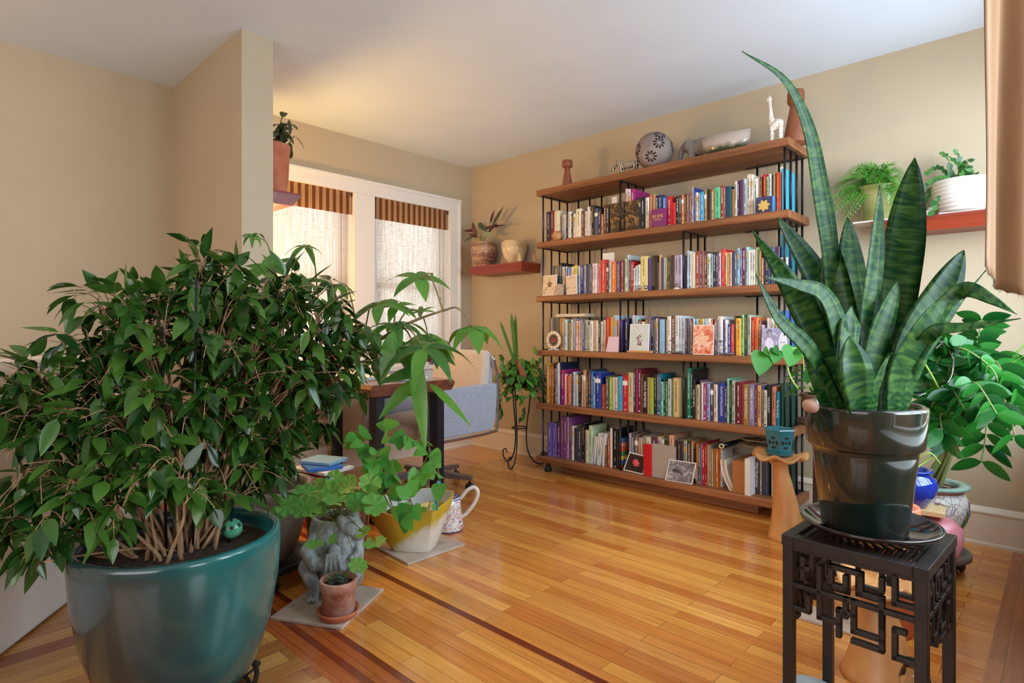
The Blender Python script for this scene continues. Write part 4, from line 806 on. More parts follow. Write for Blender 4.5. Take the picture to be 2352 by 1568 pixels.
# ================================================================== WALL SHELVES
def wshelf(label, x0, x1, y0, y1, z0, z1, bev, axis):
    """thick board, lower edges slanting inwards on the free sides"""
    mb_ = MB(); b = bev
    if axis == 'X-':   # on the right wall, free front towards -x
        t = [(x0, y0), (x1, y0), (x1, y1), (x0, y1)]; q = [(x0+b*.35, y0+b*.2), (x1, y0+b*.2), (x1, y1-b), (x0+b*.35, y1-b)]
    else:
        t = [(x0, y0), (x1, y0), (x1, y1), (x0, y1)]; q = [(x0, y0+b*.2), (x1-b, y0+b*.2), (x1-b, y1-b), (x0, y1-b)]
    c = ((x0+x1)/2, (y0+y1)/2, z0); zm = z1-.012
    vs_ = [(x, y, z0) for x, y in q]+[(x, y, zm) for x, y in t]+[(x, y, z1) for x, y in t]
    fs = [(3, 2, 1, 0), (8, 9, 10, 11)]+[(i, (i+1) % 4, 4+(i+1) % 4, 4+i) for i in range(4)]+[(4+i, 4+(i+1) % 4, 8+(i+1) % 4, 8+i) for i in range(4)]
    mb_.add([(v[0]-c[0], v[1]-c[1], v[2]-c[2]) for v in vs_], fs)
    return tag(mb_.build('wall_shelf', M['redwood'], None, smooth=False, loc=c), label, 'shelf')
wshelf('red wooden wall shelf in the far corner, beside the bookcase', 3.367, 3.6, 3.075, 3.684, 1.487, 1.56, .05, 'X-')
wshelf('red wooden wall shelf on the right wall holding fern and cactus pots', 3.4, 3.6, -.1, .717, 1.505, 1.575, .05, 'X-')
wshelf('red wooden wall shelf on the partition wall under the tall terracotta pot', 1.322, 1.55, 3.04, 3.5, 1.70, 1.77, .05, 'X+')

# ================================================================== FURNITURE
# ---- desk
M['slab'] = mat('walnut_slab', srgb(84, 38, 24), srgb(128, 66, 42), .3, (30, 2, 30), 6, coat=.3, lo=.3, hi=.7)
dk = thing('desk', (1.98, 3.2, 0), 'live edge walnut desk with flat black steel legs by the window', 'desk')
random.seed(2); n = 30; vs_ = []; fs = []
for k in range(n+1):
    y = 2.6+1.25*k/n-3.2; e0 = .018*noise.noise(Vector((y*3, 1, 0))); e1 = .022*noise.noise(Vector((y*3, 9, 0)))
    vs_ += [(1.70-1.98+e0+.012, y, .682), (1.70-1.98+e0, y, .72), (1.70-1.98+e0+.012, y, .742), (2.27-1.98+e1-.012, y, .742), (2.27-1.98+e1+.006, y, .72), (2.27-1.98+e1-.02, y, .682)]
for k in range(n):
    for j in range(6): fs.append((6*k+j, 6*k+(j+1) % 6, 6*k+6+(j+1) % 6, 6*k+6+j))
fs += [(5, 4, 3, 2, 1, 0), tuple(6*n+j for j in range(6))]
MB().add(vs_, fs).build('desk_top', M['slab'], dk, smooth=False)
for y in (2.68, 3.79):
    f = MB(); f.box2((1.755-1.98, y-.05-3.2, .665), (2.215-1.98, y+.02-3.2, .682)); f.box2((1.755-1.98, y-.05-3.2, 0), (2.215-1.98, y+.02-3.2, .01)); fr = f.build('leg_frame', M['steel'], dk, smooth=False)
    for x in (1.78, 2.19): MB().box2((x-.025-1.98, y-.05-3.2, .01), (x+.025-1.98, y+.02-3.2, .665)).build('leg', M['steel'], fr, smooth=False)
# papers on desk
random.seed(21)
pp = [(2.05, 2.85, .21, .28, 'stack of white papers at the near end of the desk'), (1.86, 3.05, .24, .3, 'open magazine on the desk behind the near papers'), (2.08, 3.3, .21, .28, 'pile of white papers in the middle of the desk'), (1.85, 3.55, .3, .22, 'cream papers at the window end of the desk')]
for i, (x, y, a, b, l) in enumerate(pp):
    mb_ = MB()
    for k in range(4): mb_.box((random.uniform(-.01, .01), random.uniform(-.01, .01), .0025+.004*k), (a, b, .0034), rz=random.uniform(-.12, .12))
    tag(mb_.build('paper_stack', M['paper'], None, smooth=False, loc=(x, y, .7425)), l, 'papers')
o = MB().box2((-.15, -.11, 0), (.15, .11, .085)).build('wooden_desk_box', wood('honey_wood', srgb(206, 138, 76), srgb(224, 160, 96), 'X', .4), None, smooth=False, loc=(1.87, 3.72, .7425), bevel=.004); o.location.z += 0; tag(o, 'honey coloured wooden box at the window end of the desk', 'box')
bpy.data.objects['paper_stack.003'].location = (1.87, 3.72, .829)
o = MB().box2((-.06, -.01, 0), (.06, .01, .1)).build('purple_box', mat('purple_blue', srgb(92, 76, 150), None, .5), None, smooth=False, loc=(3.16, 3.845, WZ0+.0005)); tag(o, 'small purple box on the window sill behind the office chair', 'box')
# ---- office chair
M['fabric'] = mat('grey_chair_fabric', srgb(170, 174, 186), srgb(146, 152, 166), .9, (60, 60, 400), sheen=.3, bump=.15, bscale=300)
M['fabric2'] = mat('beige_seat_fabric', srgb(204, 190, 180), srgb(188, 174, 164), .9, (200, 60, 200), sheen=.3, bump=.15, bscale=300)
ch = thing('office_chair', (2.42, 3.03, 0), 'light grey upholstered swivel office chair with chrome frame behind the desk', 'chair')
def cushion(name, c, size, r, m, rot=None, taper=None):
    mb_ = MB().box((0, 0, 0), size); o = mb_.build(name, m, ch); o.location = c
    if rot: o.rotation_euler = rot
    b = o.modifiers.new('b', 'BEVEL'); b.width = r; b.segments = 5
    return o
cushion('seat', (-.04, 0, .43), (.54, .5, .10), .045, M['fabric2'], (0, -.05, 0))
cushion('backrest', (.27, 0, .675), (.075, .54, .44), .035, M['fabric2'], (0, .10, 0))
cushion('back_shell', (.31, 0, .655), (.03, .53, .42), .014, M['fabric'], (0, .10, 0))
def armpanel(y):
    poly = [(-.30, .385), (-.26, .365), (.30, .372), (.33, .42), (.355, .66), (.33, .68), (-.22, .665), (-.29, .63)]
    Mx = Matrix(((1, 0, 0), (0, 0, 1), (0, 1, 0)))
    o = MB().prism(poly, y-.018, y+.018, M=Mx).build('arm_panel', M['fabric'], ch); b = o.modifiers.new('b', 'BEVEL'); b.width = .014; b.segments = 4
    s = -1 if y < 0 else 1
    pts = spline([(.30, y+s*.02, .86), (.345, y+s*.024, .67), (.335, y+s*.024, .40), (.29, y+s*.024, .362), (0, y+s*.022, .352), (-.26, y+s*.024, .358), (-.305, y+s*.024, .39), (-.30, y+s*.024, .60)], 6)
    MB().tube(pts, .009, 10).build('chrome_tube', M['chrome'], o)
armpanel(-.275); armpanel(.275)
MB().tube([(0, 0, .08), (0, 0, .38)], .024, 20).tube([(0, 0, .06), (0, 0, .22)], .036, 20).build('gas_column', M['black'], ch)
MB().box2((-.12, -.09, .355), (.14, .09, .385)).build('seat_plate', M['black'], ch, smooth=False)
MB().tube([(0, -.05, .37), (0, -.11, .31)], .026, 16).build('tilt_knob', M['black'], ch)
for k in range(5):
    a = math.radians(-62+72*k); d = Vector((math.cos(a), math.sin(a), 0)); sd = Vector((-d.y, d.x, 0)); mb_ = MB()
    v = []
    for t, hw, z0, z1 in ((.03, .026, .075, .125), (.3, .018, .07, .095)):
        for s, z in ((-1, z0), (1, z0), (1, z1), (-1, z1)): v.append(d*t+sd*hw*s+Vector((0, 0, z)))
    mb_.add(v, [(0, 1, 2, 3), (7, 6, 5, 4), (0, 4, 5, 1), (1, 5, 6, 2), (2, 6, 7, 3), (3, 7, 4, 0)])
    lg = mb_.build('base_arm', mat('satin_metal', srgb(150, 146, 150), None, .3, metal=.8) if k == 0 else bpy.data.materials['satin_metal'], ch, smooth=False, bevel=.003)
    cs = MB(); e = d*.285; cs.tube([e+Vector((0, 0, .05)), e+Vector((0, 0, .075))], .006, 8)
    for s in (-1, 1): disc_m = Matrix.Rotation(a, 3, 'Z'); cs.ell(e+sd*.012*s+Vector((0, 0, .0265)), (.026, .010, .026), M=disc_m, n=18, m=12)
    cs.build('caster', M['black'], lg)
# ---- sofa
M['slip'] = mat('cream_slipcover', srgb(232, 214, 192), srgb(224, 204, 182), .9, (4, 4, 4), sheen=.3, bump=.15, bscale=12)
M['slipw'] = mat('white_slipcover', srgb(232, 226, 222), srgb(224, 218, 212), .9, (4, 4, 4), sheen=.3, bump=.1, bscale=12)
P0 = Vector((.239, 2.415, 0)); dS = Vector((.608, .794, 0)).normalized(); nS = Vector((-dS.y, dS.x, 0))
sf = thing('sofa', P0+dS*.3+nS*.4, 'cream slipcovered sofa standing at an angle behind the ficus, far left', 'sofa', rz=math.atan2(dS.y, dS.x))
def sb(name, a, b, r, m):
    c = [(a[i]+b[i])/2 for i in range(3)]; o = MB().box((0, 0, 0), [abs(b[i]-a[i]) for i in range(3)]).build(name, m, sf); o.location = c
    bb = o.modifiers.new('b', 'BEVEL'); bb.width = r; bb.segments = 5; return o
sb('skirt', (-1.3, -.395, .005), (.62, .34, .26), .02, M['slipw'])
sb('back', (-1.3, -.41, .25), (.64, -.22, .93), .05, M['slip'])
sb('arm', (.42, -.40, .25), (.64, .34, .62), .05, M['slip'])
sb('seat_cushion', (-.45, -.21, .26), (.41, .34, .46), .05, M['slip'])
sb('seat_cushion', (-1.3, -.21, .26), (-.46, .34, .46), .05, M['slip'])
# ---- curtain
cu = MB(); random.seed(4); nu, nv = 90, 60; A0 = Vector((1.585, .137, 0)); A1 = Vector((1.80, -.09, 0)); dd = (A1-A0); nn_ = Vector((dd.y, -dd.x, 0)).normalized()
vs_ = []
for i in range(nu+1):
    t = i/nu; hem = 1.165-.05*t*2*(1 if t < .3 else .3/t*1)+.004*math.sin(t*90)+.003*noise.noise(Vector((t*60, 0, 0)))
    hem = 1.163-.06*min(1, t/.28)+.0045*noise.noise(Vector((t*55, 2, 0)))
    for j in range(nv+1):
        s = j/nv; z = ZT-.01+(hem-ZT+.01)*s
        am = .016*(.5+.8*s); f_ = am*math.sin(t*19+.5+.6*math.sin(s*2))+.007*math.sin(t*44+s*2)+.006*noise.noise(Vector((t*4, s*3, 1)))
        lx = -.012*s**2*(1-t)
        q = A0+dd*(t+lx)+nn_*f_; vs_.append((q.x, q.y, z))
fs = [(i*(nv+1)+j, (i+1)*(nv+1)+j, (i+1)*(nv+1)+j+1, i*(nv+1)+j+1) for i in range(nu) for j in range(nv)]
cu.add(vs_, fs)
M['curtain'] = mat('tan_curtain', srgb(136, 98, 64), srgb(126, 90, 56), .85, (40, 40, 3), transl=.05, sheen=.2, bump=.1, bscale=300)
cto = cu.build('curtain', M['curtain'], None); so_ = cto.modifiers.new('s', 'SOLIDIFY'); so_.thickness = .0015; tag(cto, 'tan fabric curtain with frayed hem at the right edge', 'curtain')
fr = MB()
for i in range(170):
    t = i/170; j = min(nu, int(t*nu)); b_ = Vector(vs_[j*(nv+1)+nv])*(1-(t*nu-j))+Vector(vs_[min(nu, j+1)*(nv+1)+nv])*(t*nu-j)
    fr.tube([b_, b_+Vector((random.uniform(-.003, .003), random.uniform(-.003, .003), -random.uniform(.002, .008)))], [.0006, .0002], 4)
fr.build('frayed_threads', M['curtain'], cto)
# ================================================================== POTS AND PLANTS
def greens(name, c1, c2, rough=.35, tr=.25, sc=(10, 10, 10), spec=.5):
    return mat(name, c1, c2, rough, sc, 2, transl=tr, lo=.25, hi=.75, isl=.6, spec=spec)
M['ficus'] = greens('ficus_leaf', srgb(28, 66, 22), srgb(76, 116, 44), .2, .16)
M['ficusb'] = mat('ficus_bark', srgb(150, 112, 78), srgb(186, 148, 110), .8, (60, 60, 12), bump=.2)
M['pachira'] = greens('money_tree_leaf', srgb(36, 92, 42), srgb(92, 156, 60), .25, .35)
M['stemg'] = mat('green_stem', srgb(104, 128, 62), srgb(130, 124, 76), .6, (20, 20, 8))
M['zz'] = greens('zz_leaf', srgb(14, 72, 26), srgb(46, 124, 42), .22, .2, spec=.35)
M['geran'] = greens('geranium_leaf', srgb(78, 152, 66), srgb(138, 190, 84), .45, .35)
M['grape'] = greens('grape_ivy_leaf', srgb(56, 146, 56), srgb(112, 192, 84), .4, .35)
M['fern'] = greens('fern_leaf', srgb(56, 124, 38), srgb(104, 176, 58), .5, .3)
M['cact'] = greens('cactus_leaf', srgb(40, 92, 44), srgb(86, 146, 66), .35, .2)
M['philo'] = greens('philodendron_leaf', srgb(30, 88, 44), srgb(96, 160, 60), .3, .25)
M['darkleaf'] = greens('grey_green_leaf', srgb(50, 62, 40), srgb(82, 92, 58), .4, .12)

def rnd_dir():
    while True:
        v = Vector((random.uniform(-1, 1), random.uniform(-1, 1), random.uniform(-1, 1)))
        if .05 < v.length < 1: return v.normalized()
def soil_disc(parent, r, z, name='soil', sx=1, sy=1):
    mb_ = MB(); n = 40; rings = 8; vs_ = [(0, 0, z+.004)]
    for k in range(1, rings+1):
        for i in range(n):
            a = 2*PI*i/n; q = r*k/rings; x, y = q*math.cos(a)*sx, q*math.sin(a)*sy
            vs_.append((x, y, z+.006*noise.noise(Vector((x*40, y*40, 3)))*(1 if k < rings else 0)))
    fs = [(0, 1+i, 1+(i+1) % n) for i in range(n)]+[(1+(k-1)*n+i, 1+k*n+i, 1+k*n+(i+1) % n, 1+(k-1)*n+(i+1) % n) for k in range(1, rings) for i in range(n)]
    return mb_.add(vs_, fs).build(name, M['soil'], parent)

# ---------------------------------------------------------------- big ficus in the teal pot
PC = Vector((.548, 1.758, 0))
fic = thing('potted_ficus', PC, 'large weeping fig in a big glazed teal pot, left foreground', 'potted plant')
def glaze_grad(name):
    m = bpy.data.materials.new(name); m.use_nodes = True; N = m.node_tree.nodes; Lk = m.node_tree.links; b = N['Principled BSDF']; b.inputs['Roughness'].default_value = .22
    b.inputs['Coat Weight'].default_value = .6; b.inputs['Coat Roughness'].default_value = .1
    tc = N.new('ShaderNodeTexCoord'); nz = N.new('ShaderNodeTexNoise'); nz.inputs['Scale'].default_value = 3.2; nz.inputs['Detail'].default_value = 5; nz.inputs['Distortion'].default_value = .4
    Lk.new(tc.outputs['Object'], nz.inputs['Vector'])
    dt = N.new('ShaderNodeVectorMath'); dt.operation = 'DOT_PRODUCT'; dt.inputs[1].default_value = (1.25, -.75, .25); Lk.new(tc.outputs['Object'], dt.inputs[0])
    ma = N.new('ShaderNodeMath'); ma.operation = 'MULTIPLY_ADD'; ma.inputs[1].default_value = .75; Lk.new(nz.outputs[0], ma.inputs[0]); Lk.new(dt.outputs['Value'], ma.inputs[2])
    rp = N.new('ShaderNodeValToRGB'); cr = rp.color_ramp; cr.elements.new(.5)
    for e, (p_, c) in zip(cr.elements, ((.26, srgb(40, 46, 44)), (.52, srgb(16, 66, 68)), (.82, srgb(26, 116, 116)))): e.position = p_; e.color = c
    Lk.new(ma.outputs[0], rp.inputs[0]); Lk.new(rp.outputs[0], b.inputs['Base Color']); return m
prof = [(r*.945, z) for r, z in [(.12, .055), (.165, .06), (.205, .12), (.24, .22), (.262, .34), (.268, .43), (.268, .466), (.264, .476), (.252, .478), (.246, .472), (.244, .45), (.24, .42), (.2, .38), (.0, .38)]]
MB().lathe(prof, n=72).build('pot', glaze_grad('teal_glaze'), fic)
soil_disc(fic, .228, .425)
st = MB()
disc_pts = [(.19*math.cos(2*PI*i/40), .19*math.sin(2*PI*i/40), .05) for i in range(40)]
st.tube(disc_pts, .007, 8, closed=True); st.tube([(x*.9, y*.9, .012) for x, y, z in disc_pts], .007, 8, closed=True)
for k in range(8):
    a = 2*PI*k/8; c_, s_ = math.cos(a), math.sin(a); st.tube(spline([(.19*c_, .19*s_, .05), (.215*c_, .215*s_, .03), (.171*c_, .171*s_, .01)], 5), .004, 6)
wsd = st.build('wrought_pot_ring', M['steel'], None, loc=PC); tag(wsd, 'low curled iron ring stand under the big teal pot', 'pot stand')
random.seed(31)
LOBES = [((90,930),1.52,.15,60),((60,1080),1.5,.15,60),((140,1210),1.42,.10,24),((30,1240),1.45,.09,24),((20,960),1.6,.11,30),((180,1120),1.5,.13,34),
 ((250,745),1.6,.12,52),((210,840),1.58,.13,48),((330,790),1.62,.16,60),((330,700),1.66,.08,22),((240,960),1.55,.16,60),((370,930),1.6,.16,54),((300,1080),1.5,.13,34),((100,1290),1.4,.05,8),((70,900),1.5,.08,14),((260,1180),1.45,.08,14),((420,1060),1.5,.13,26),((430,1150),1.45,.09,12),
 ((470,600),1.75,.07,22),((440,680),1.74,.12,46),((540,660),1.78,.11,36),((500,760),1.7,.16,60),((480,900),1.65,.17,56),((570,840),1.75,.17,60),((600,930),1.8,.15,46),
 ((650,690),1.85,.12,40),((640,770),1.85,.14,54),((730,740),1.88,.12,46),((720,840),1.88,.13,48),((790,700),1.95,.09,24),((800,780),1.95,.09,24),((830,850),2.0,.08,20),((700,920),1.9,.11,30),((640,1000),1.85,.12,34),((560,1040),1.75,.13,34),((680,1050),1.95,.07,14),((610,1110),1.75,.08,12),((520,1120),1.6,.10,16),((760,900),1.95,.06,10),((740,985),2.0,.05,6)]
br = MB(); lv = MB(); bases = []
def limb(p0, p1, r0, r1, sag=.0, n=7, up=.45):
    mid = p0+(p1-p0)*.4; mid.z = p0.z+(p1.z-p0.z)*(.4+up*.5); mid += Vector((random.uniform(-.02, .02), random.uniform(-.02, .02), 0))
    pts = spline([p0, mid, p1], n); k = len(pts)
    pts = [q+Vector((noise.noise(q*9), noise.noise(q*9+Vector((5, 5, 5))), 0))*.012 if 0 < i < k-1 else q for i, q in enumerate(pts)]
    br.tube([q-PC for q in pts], [r0+(r1-r0)*i/(k-1) for i in range(k)], 7); return pts
stems = []
for (pp_, d_, r_, n_) in LOBES:
    c = at_d(*pp_, d_); a = random.uniform(0, 2*PI); q = random.uniform(.02, .13)
    side = (c-PC); side.z = 0; side = side.normalized() if side.length > .01 else Vector((1, 0, 0))
    b0 = PC+Vector((math.cos(a)*q*.6, math.sin(a)*q*.6, .42))+side*.05
    L = limb(b0, c, random.uniform(.0035, .0065), .0022, n=8)
    for k in range(int(n_*.36)+2):
        e = c+rnd_dir()*r_*1.15*random.uniform(.3, 1.0)**.6
        if e.z < .5 and (Vector((e.x, e.y, 0))-PC).length < .25: continue
        s0 = L[random.randint(len(L)*5//9, len(L)-1)]
        m_ = (s0+e)/2+Vector((0, 0, .03+random.uniform(0, .03))); tw = spline([s0, m_, e], 5)
        br.tube([q_-PC for q_ in tw], [.0022-.0013*i/(len(tw)-1) for i in range(len(tw))], 5)
        for j in range(random.randint(4, 6)):
            t = random.uniform(.45, 1.0); i_ = min(len(tw)-1, int(t*(len(tw)-1))); p_ = tw[i_]; dr = (tw[i_]-tw[max(0, i_-1)]).normalized() if i_ else Vector((0, 0, 1))
            ld = (dr*.5+rnd_dir()*.8+Vector((0, 0, -.35))).normalized(); pe = p_+ld*.012
            br.tube([p_-PC, pe-PC], .0007, 4)
            lv.leaf(pe-PC, ld, Vector((0, 0, 1))+rnd_dir()*.5, random.uniform(.055, .10), random.uniform(.026, .040), seg=6, droop=random.uniform(.1, .9), fold=.22)
lv.build('foliage', M['ficus'], fic); br.build('branches', M['ficusb'], fic)
sk = MB()
for (x, y, h) in ((-.03, .02, .62), (.02, -.03, .75), (.09, .03, .5), (.12, -.02, .42)): sk.tube([(x, y, .42), (x*1.3, y*1.3, .42+h)], .0035, 8)
sk.build('support_stake', M['black'], fic)
# ornament on the soil
p = at_z(533, 1228, .44)
eo = thing('star_ball', (p.x, p.y, .432), 'small glossy green ball with star holes on the soil of the teal pot', 'ornament')
MB().ell((0, 0, .026), .028, n=32, m=20).build('ball', mat('jade_glaze', srgb(62, 150, 116), srgb(110, 180, 140), .12, (20, 20, 20)), eo)
for th, ph in ((3.5, .3), (4.3, .35), (2.9, .1), (5.2, .5)):
    cd = Vector((math.cos(th)*math.cos(ph), math.sin(th)*math.cos(ph), math.sin(ph))); u = cd.cross(Vector((0, 0, 1))).normalized(); v = cd.cross(u)
    MB().add([Vector((0, 0, .026))+(cd*.028+(u*math.cos(2*PI*k/10)+v*math.sin(2*PI*k/10))*(.009 if k % 2 == 0 else .004)).normalized()*.0286 for k in range(10)], [tuple(range(10))]).build('star_hole', dark, eo, smooth=False)
dl = MB(); random.seed(8)
for k in range(12):
    a = random.uniform(0, 6.28); q = random.uniform(.1, .22); dl.leaf((q*math.cos(a), q*math.sin(a), .436), (math.cos(a*3), math.sin(a*3), .15), (0, 0, 1), .05, .022, droop=.1)
dl.build('fallen_leaf', mat('dry_leaf', srgb(176, 128, 78), srgb(142, 92, 56), .8, (20, 20, 20)), fic)

# ---------------------------------------------------------------- money tree in grey pot on a caster dolly
MC = Vector((1.07, 2.44, 0))
mt = thing('potted_money_tree', MC+Vector((0, 0, .095)), 'money tree with palmate leaves in a grey tapered pot, behind the teal pot', 'potted plant'); MZ = MC+Vector((0, 0, .095))
MB().lathe([(.12, 0), (.13, .004), (.165, .12), (.198, .26), (.205, .285), (.2, .295), (.178, .293), (.172, .27), (.17, .25), (0, .25)], n=56).build('pot', mat('grey_brown_pot', srgb(112, 98, 90), srgb(136, 122, 114), .55, (8, 8, 8), bump=.1), mt)
soil_disc(mt, .172, .262)
dl = thing('plant_dolly', MC, 'round dark plant dolly on casters under the grey pot', 'plant dolly')
def dolly(parent, r, m, n=5, a0=0, zt=.09):
    MB().lathe([(r-.005, zt-.028), (r, zt-.024), (r, zt-.004), (r-.004, zt), (r-.02, zt), (r-.024, zt-.008), (0, zt-.008)], n=48).build('tray', m, parent)
    for k in range(n):
        a = a0+2*PI*k/n; x, y = (r-.03)*math.cos(a), (r-.03)*math.sin(a); c = MB(); Mx = Matrix.Rotation(a+.6, 3, 'Z')
        for s in (-1, 1): c.ell(Vector((x, y, .0245))+Mx @ Vector((0, .011*s, 0)), (.0245, .010, .0245), M=Mx, n=20, m=12)
        c.box((x, y, .045), (.022, .03, .018), M=Mx); c.tube([(x, y, .05), (x, y, zt-.026)], .007, 8); c.build('caster', M['black'], parent)
dolly(dl, .2, M['black'], 5, -.5)
random.seed(41); pb = MB(); pf = MB()
def palm(c, n, L, W, droop, up, axis=None, spread=1.0, prof=LEAF):
    """palmate leaf: n leaflets from one point c"""
    ax = (axis or Vector((0, 0, 1))).normalized(); u = ax.orthogonal().normalized(); v = ax.cross(u); a0 = random.uniform(0, 6)
    for k in range(n):
        a = a0+2*PI*k/n*1.0; d = (u*math.cos(a)+v*math.sin(a))*spread+ax*up
        pf.leaf(c-MZ, d, ax+d*.1, L*random.uniform(.75, 1.1), W, seg=9, droop=droop, fold=.16, prof=prof)
trunk = [MC+Vector((.02, 0, .35)), at_d(668, 1010, 2.38), at_d(745, 905, 2.33), at_d(830, 812, 2.27), at_d(905, 760, 2.2), at_d(960, 733, 2.18), at_d(1018, 713, 2.15)]
pts = spline(trunk, 6); pb.tube([q-MZ for q in pts], [.014-.0105*i/(len(pts)-1) for i in range(len(pts))], 8)
CL = [((962,640),2.2,5,.145,.056,1.1,.25,-1),((1087,752),2.1,5,.155,.062,1.6,.05,-1),((700,567),2.4,5,.13,.03,1.6,.2,2),((580,545),2.3,7,.075,.02,2.6,1.0,1),((612,620),2.2,7,.13,.05,.5,.25,1),
 ((772,655),2.3,5,.12,.04,1.6,.0,3),((967,716),2.25,6,.075,.022,.5,.3,4),((905,745),2.15,6,.19,.048,1.3,.2,4),((975,800),2.0,6,.2,.055,1.5,.25,4),((966,838),2.1,4,.09,.028,.2,1.2,4),
 ((870,700),2.2,6,.15,.05,1.0,.2,3),((925,800),2.1,6,.17,.05,1.2,.2,4),((860,830),2.2,5,.15,.045,1.2,.2,3),((985,778),2.25,6,.14,.06,1.2,.1,5),((838,770),2.25,6,.14,.042,1.2,.2,3),((700,650),2.3,6,.13,.045,.9,.2,2),((910,705),2.25,5,.13,.04,.9,.3,4),((655,640),2.3,5,.12,.045,.9,.3,1)]
for (q, d_, n_, L_, W_, dr_, up_, at_) in CL:
    c = at_d(*q, d_); s0 = pts[min(len(pts)-1, int((at_ if at_ > 0 else 6)*6))]
    mid = (s0+c)/2; mid.z = max(s0.z, c.z)*.75+mid.z*.25+.015; ps = spline([s0, mid, c], 7)
    pb.tube([x-MZ for x in ps], [.0038-.0018*i/(len(ps)-1) for i in range(len(ps))], 6)
    palm(c, n_, L_, W_, dr_, up_, axis=Vector((random.uniform(-.2, .2)-FW[0]*.45, random.uniform(-.2, .2)-FW[1]*.45, 1)))
# long hanging leaflets in front of the desk
for (a, b, L_, W_, dr_) in (((948, 800), (965, 900), .36, .062, .6), ((965, 870), (880, 930), .2, .055, .4), ((985, 880), (1060, 940), .22, .03, .3), ((975, 850), (900, 860), .17, .05, .3), ((985, 790), (1060, 830), .13, .045, .4), ((905, 760), (870, 880), .2, .06, .5)):
    A_ = at_d(*a, 2.05); B_ = at_d(*b, 2.0); pf.leaf(A_-MZ, B_-A_, Vector((-.6, -.6, .5)), L_, W_, seg=12, droop=dr_, fold=.16)
pf.build('foliage', M['pachira'], mt); pb.build('trunk', mat('money_tree_bark', srgb(112, 104, 66), srgb(140, 124, 82), .6, (30, 30, 8)), mt)

# ---------------------------------------------------------------- tile, frog planter, small terracotta pot
M['tile'] = mat('travertine_tile', srgb(206, 190, 174), srgb(180, 160, 144), .45, (9, 9, 9), 6)
def tile(corners, label):
    c = sum((Vector((x, y, 0)) for x, y in corners), Vector())/4
    o = MB().prism([(x-c.x, y-c.y) for x, y in corners], 0, .011).build('floor_tile', M['tile'], None, smooth=False, loc=(c.x, c.y, .0005), bevel=.0015); tag(o, label, 'tile', 'tiles under floor pots'); return c
tile([(.93, 2.055), (1.066, 1.807), (1.34, 1.957), (1.205, 2.205)], 'beige stone tile under the frog planter')
tile([(1.575, 2.40), (1.555, 2.09), (1.885, 2.085), (1.90, 2.39)], 'beige stone tile under the yellow and white pot')
FC = Vector((1.21, 2.095, .0125))
fg = thing('frog_planter', FC, 'grey stone frog shaped planter holding a geranium', 'potted plant')
TL = -RT[0]  # frog faces the camera, its head turned to the right
rt = Vector((RT[0], RT[1], 0)); tw_ = Vector((-FW[0], -FW[1], 0)); up_ = Vector((0, 0, 1))
def F(r, t, z): return rt*r+tw_*t+up_*z
fb = MB()
n = 36
fb.lathe([(.088, 0), (.10, .01), (.112, .06), (.118, .12), (.115, .18), (.10, .235), (.098, .245), (.08, .245), (.082, .2), (0, .2)], F(-.005, -.02, 0), n=n)
Bm = Matrix((rt, tw_, up_)).transposed()
fb.ell(F(.02, .06, .09), (.075, .06, .085), M=Bm); fb.ell(F(.045, .055, .17), (.05, .05, .06), M=Bm)
fb.ell(F(.075, .045, .222), (.058, .05, .034), M=Bm@Matrix.Rotation(.25, 3, 'Y')); fb.ell(F(.11, .05, .205), (.034, .038, .024), M=Bm)
fb.ell(F(.045, .075, .25), (.02, .02, .02), M=Bm); fb.ell(F(.085, .035, .262), (.02, .02, .02), M=Bm)
fb.tube([F(*q) for q in [(-.06, .05, .19), (-.095, .085, .15), (-.05, .12, .118), (.02, .125, .122)]], [.03, .03, .026, .02], 10)
fb.tube([F(*q) for q in [(.09, .03, .18), (.115, .06, .14), (.09, .10, .12)]], [.025, .022, .018], 10)
fb.ell(F(.03, .12, .15), (.026, .018, .036), M=Bm)
for k in range(4): fb.tube([F(*q) for q in [(.008+.014*k, .138, .158), (.004+.020*k, .152, .115), (-.004+.025*k, .148, .068+.004*k)]], [.0085, .0075, .0105], 8)
for s in (-1, 1):
    fb.tube([F(s*.085, .03, .05), F(s*.10+.01, .09, .10), F(s*.06+.01, .12, .04), F(s*.045, .125, .012)], [.04, .036, .022, .014], 12)
    for k in range(3): fb.tube([F(s*.05, .118, .012), F(s*.05+(k-1)*.02, .15, .008)], [.009, .006], 6)
fbo = fb.build('frog_body', mat('mottled_stone', srgb(128, 134, 132), srgb(176, 184, 184), .85, (28, 28, 28), 6, bump=.55, bscale=120), fg); remesh(fbo, .0035, 1)
fbo.scale = (.93, .93, 1.15); sd_ = soil_disc(fg, .07, .262); sd_.location = F(-.005, -.018, 0)
ey = MB(); ey.ell(F(.048, .092, .253), (.011, .006, .011), M=Bm).ell(F(.09, .052, .266), (.011, .006, .011), M=Bm); ey.build('eye', mat('stone_eye', srgb(150, 156, 156), None, .6), fg).scale = (.93, .93, 1.15)
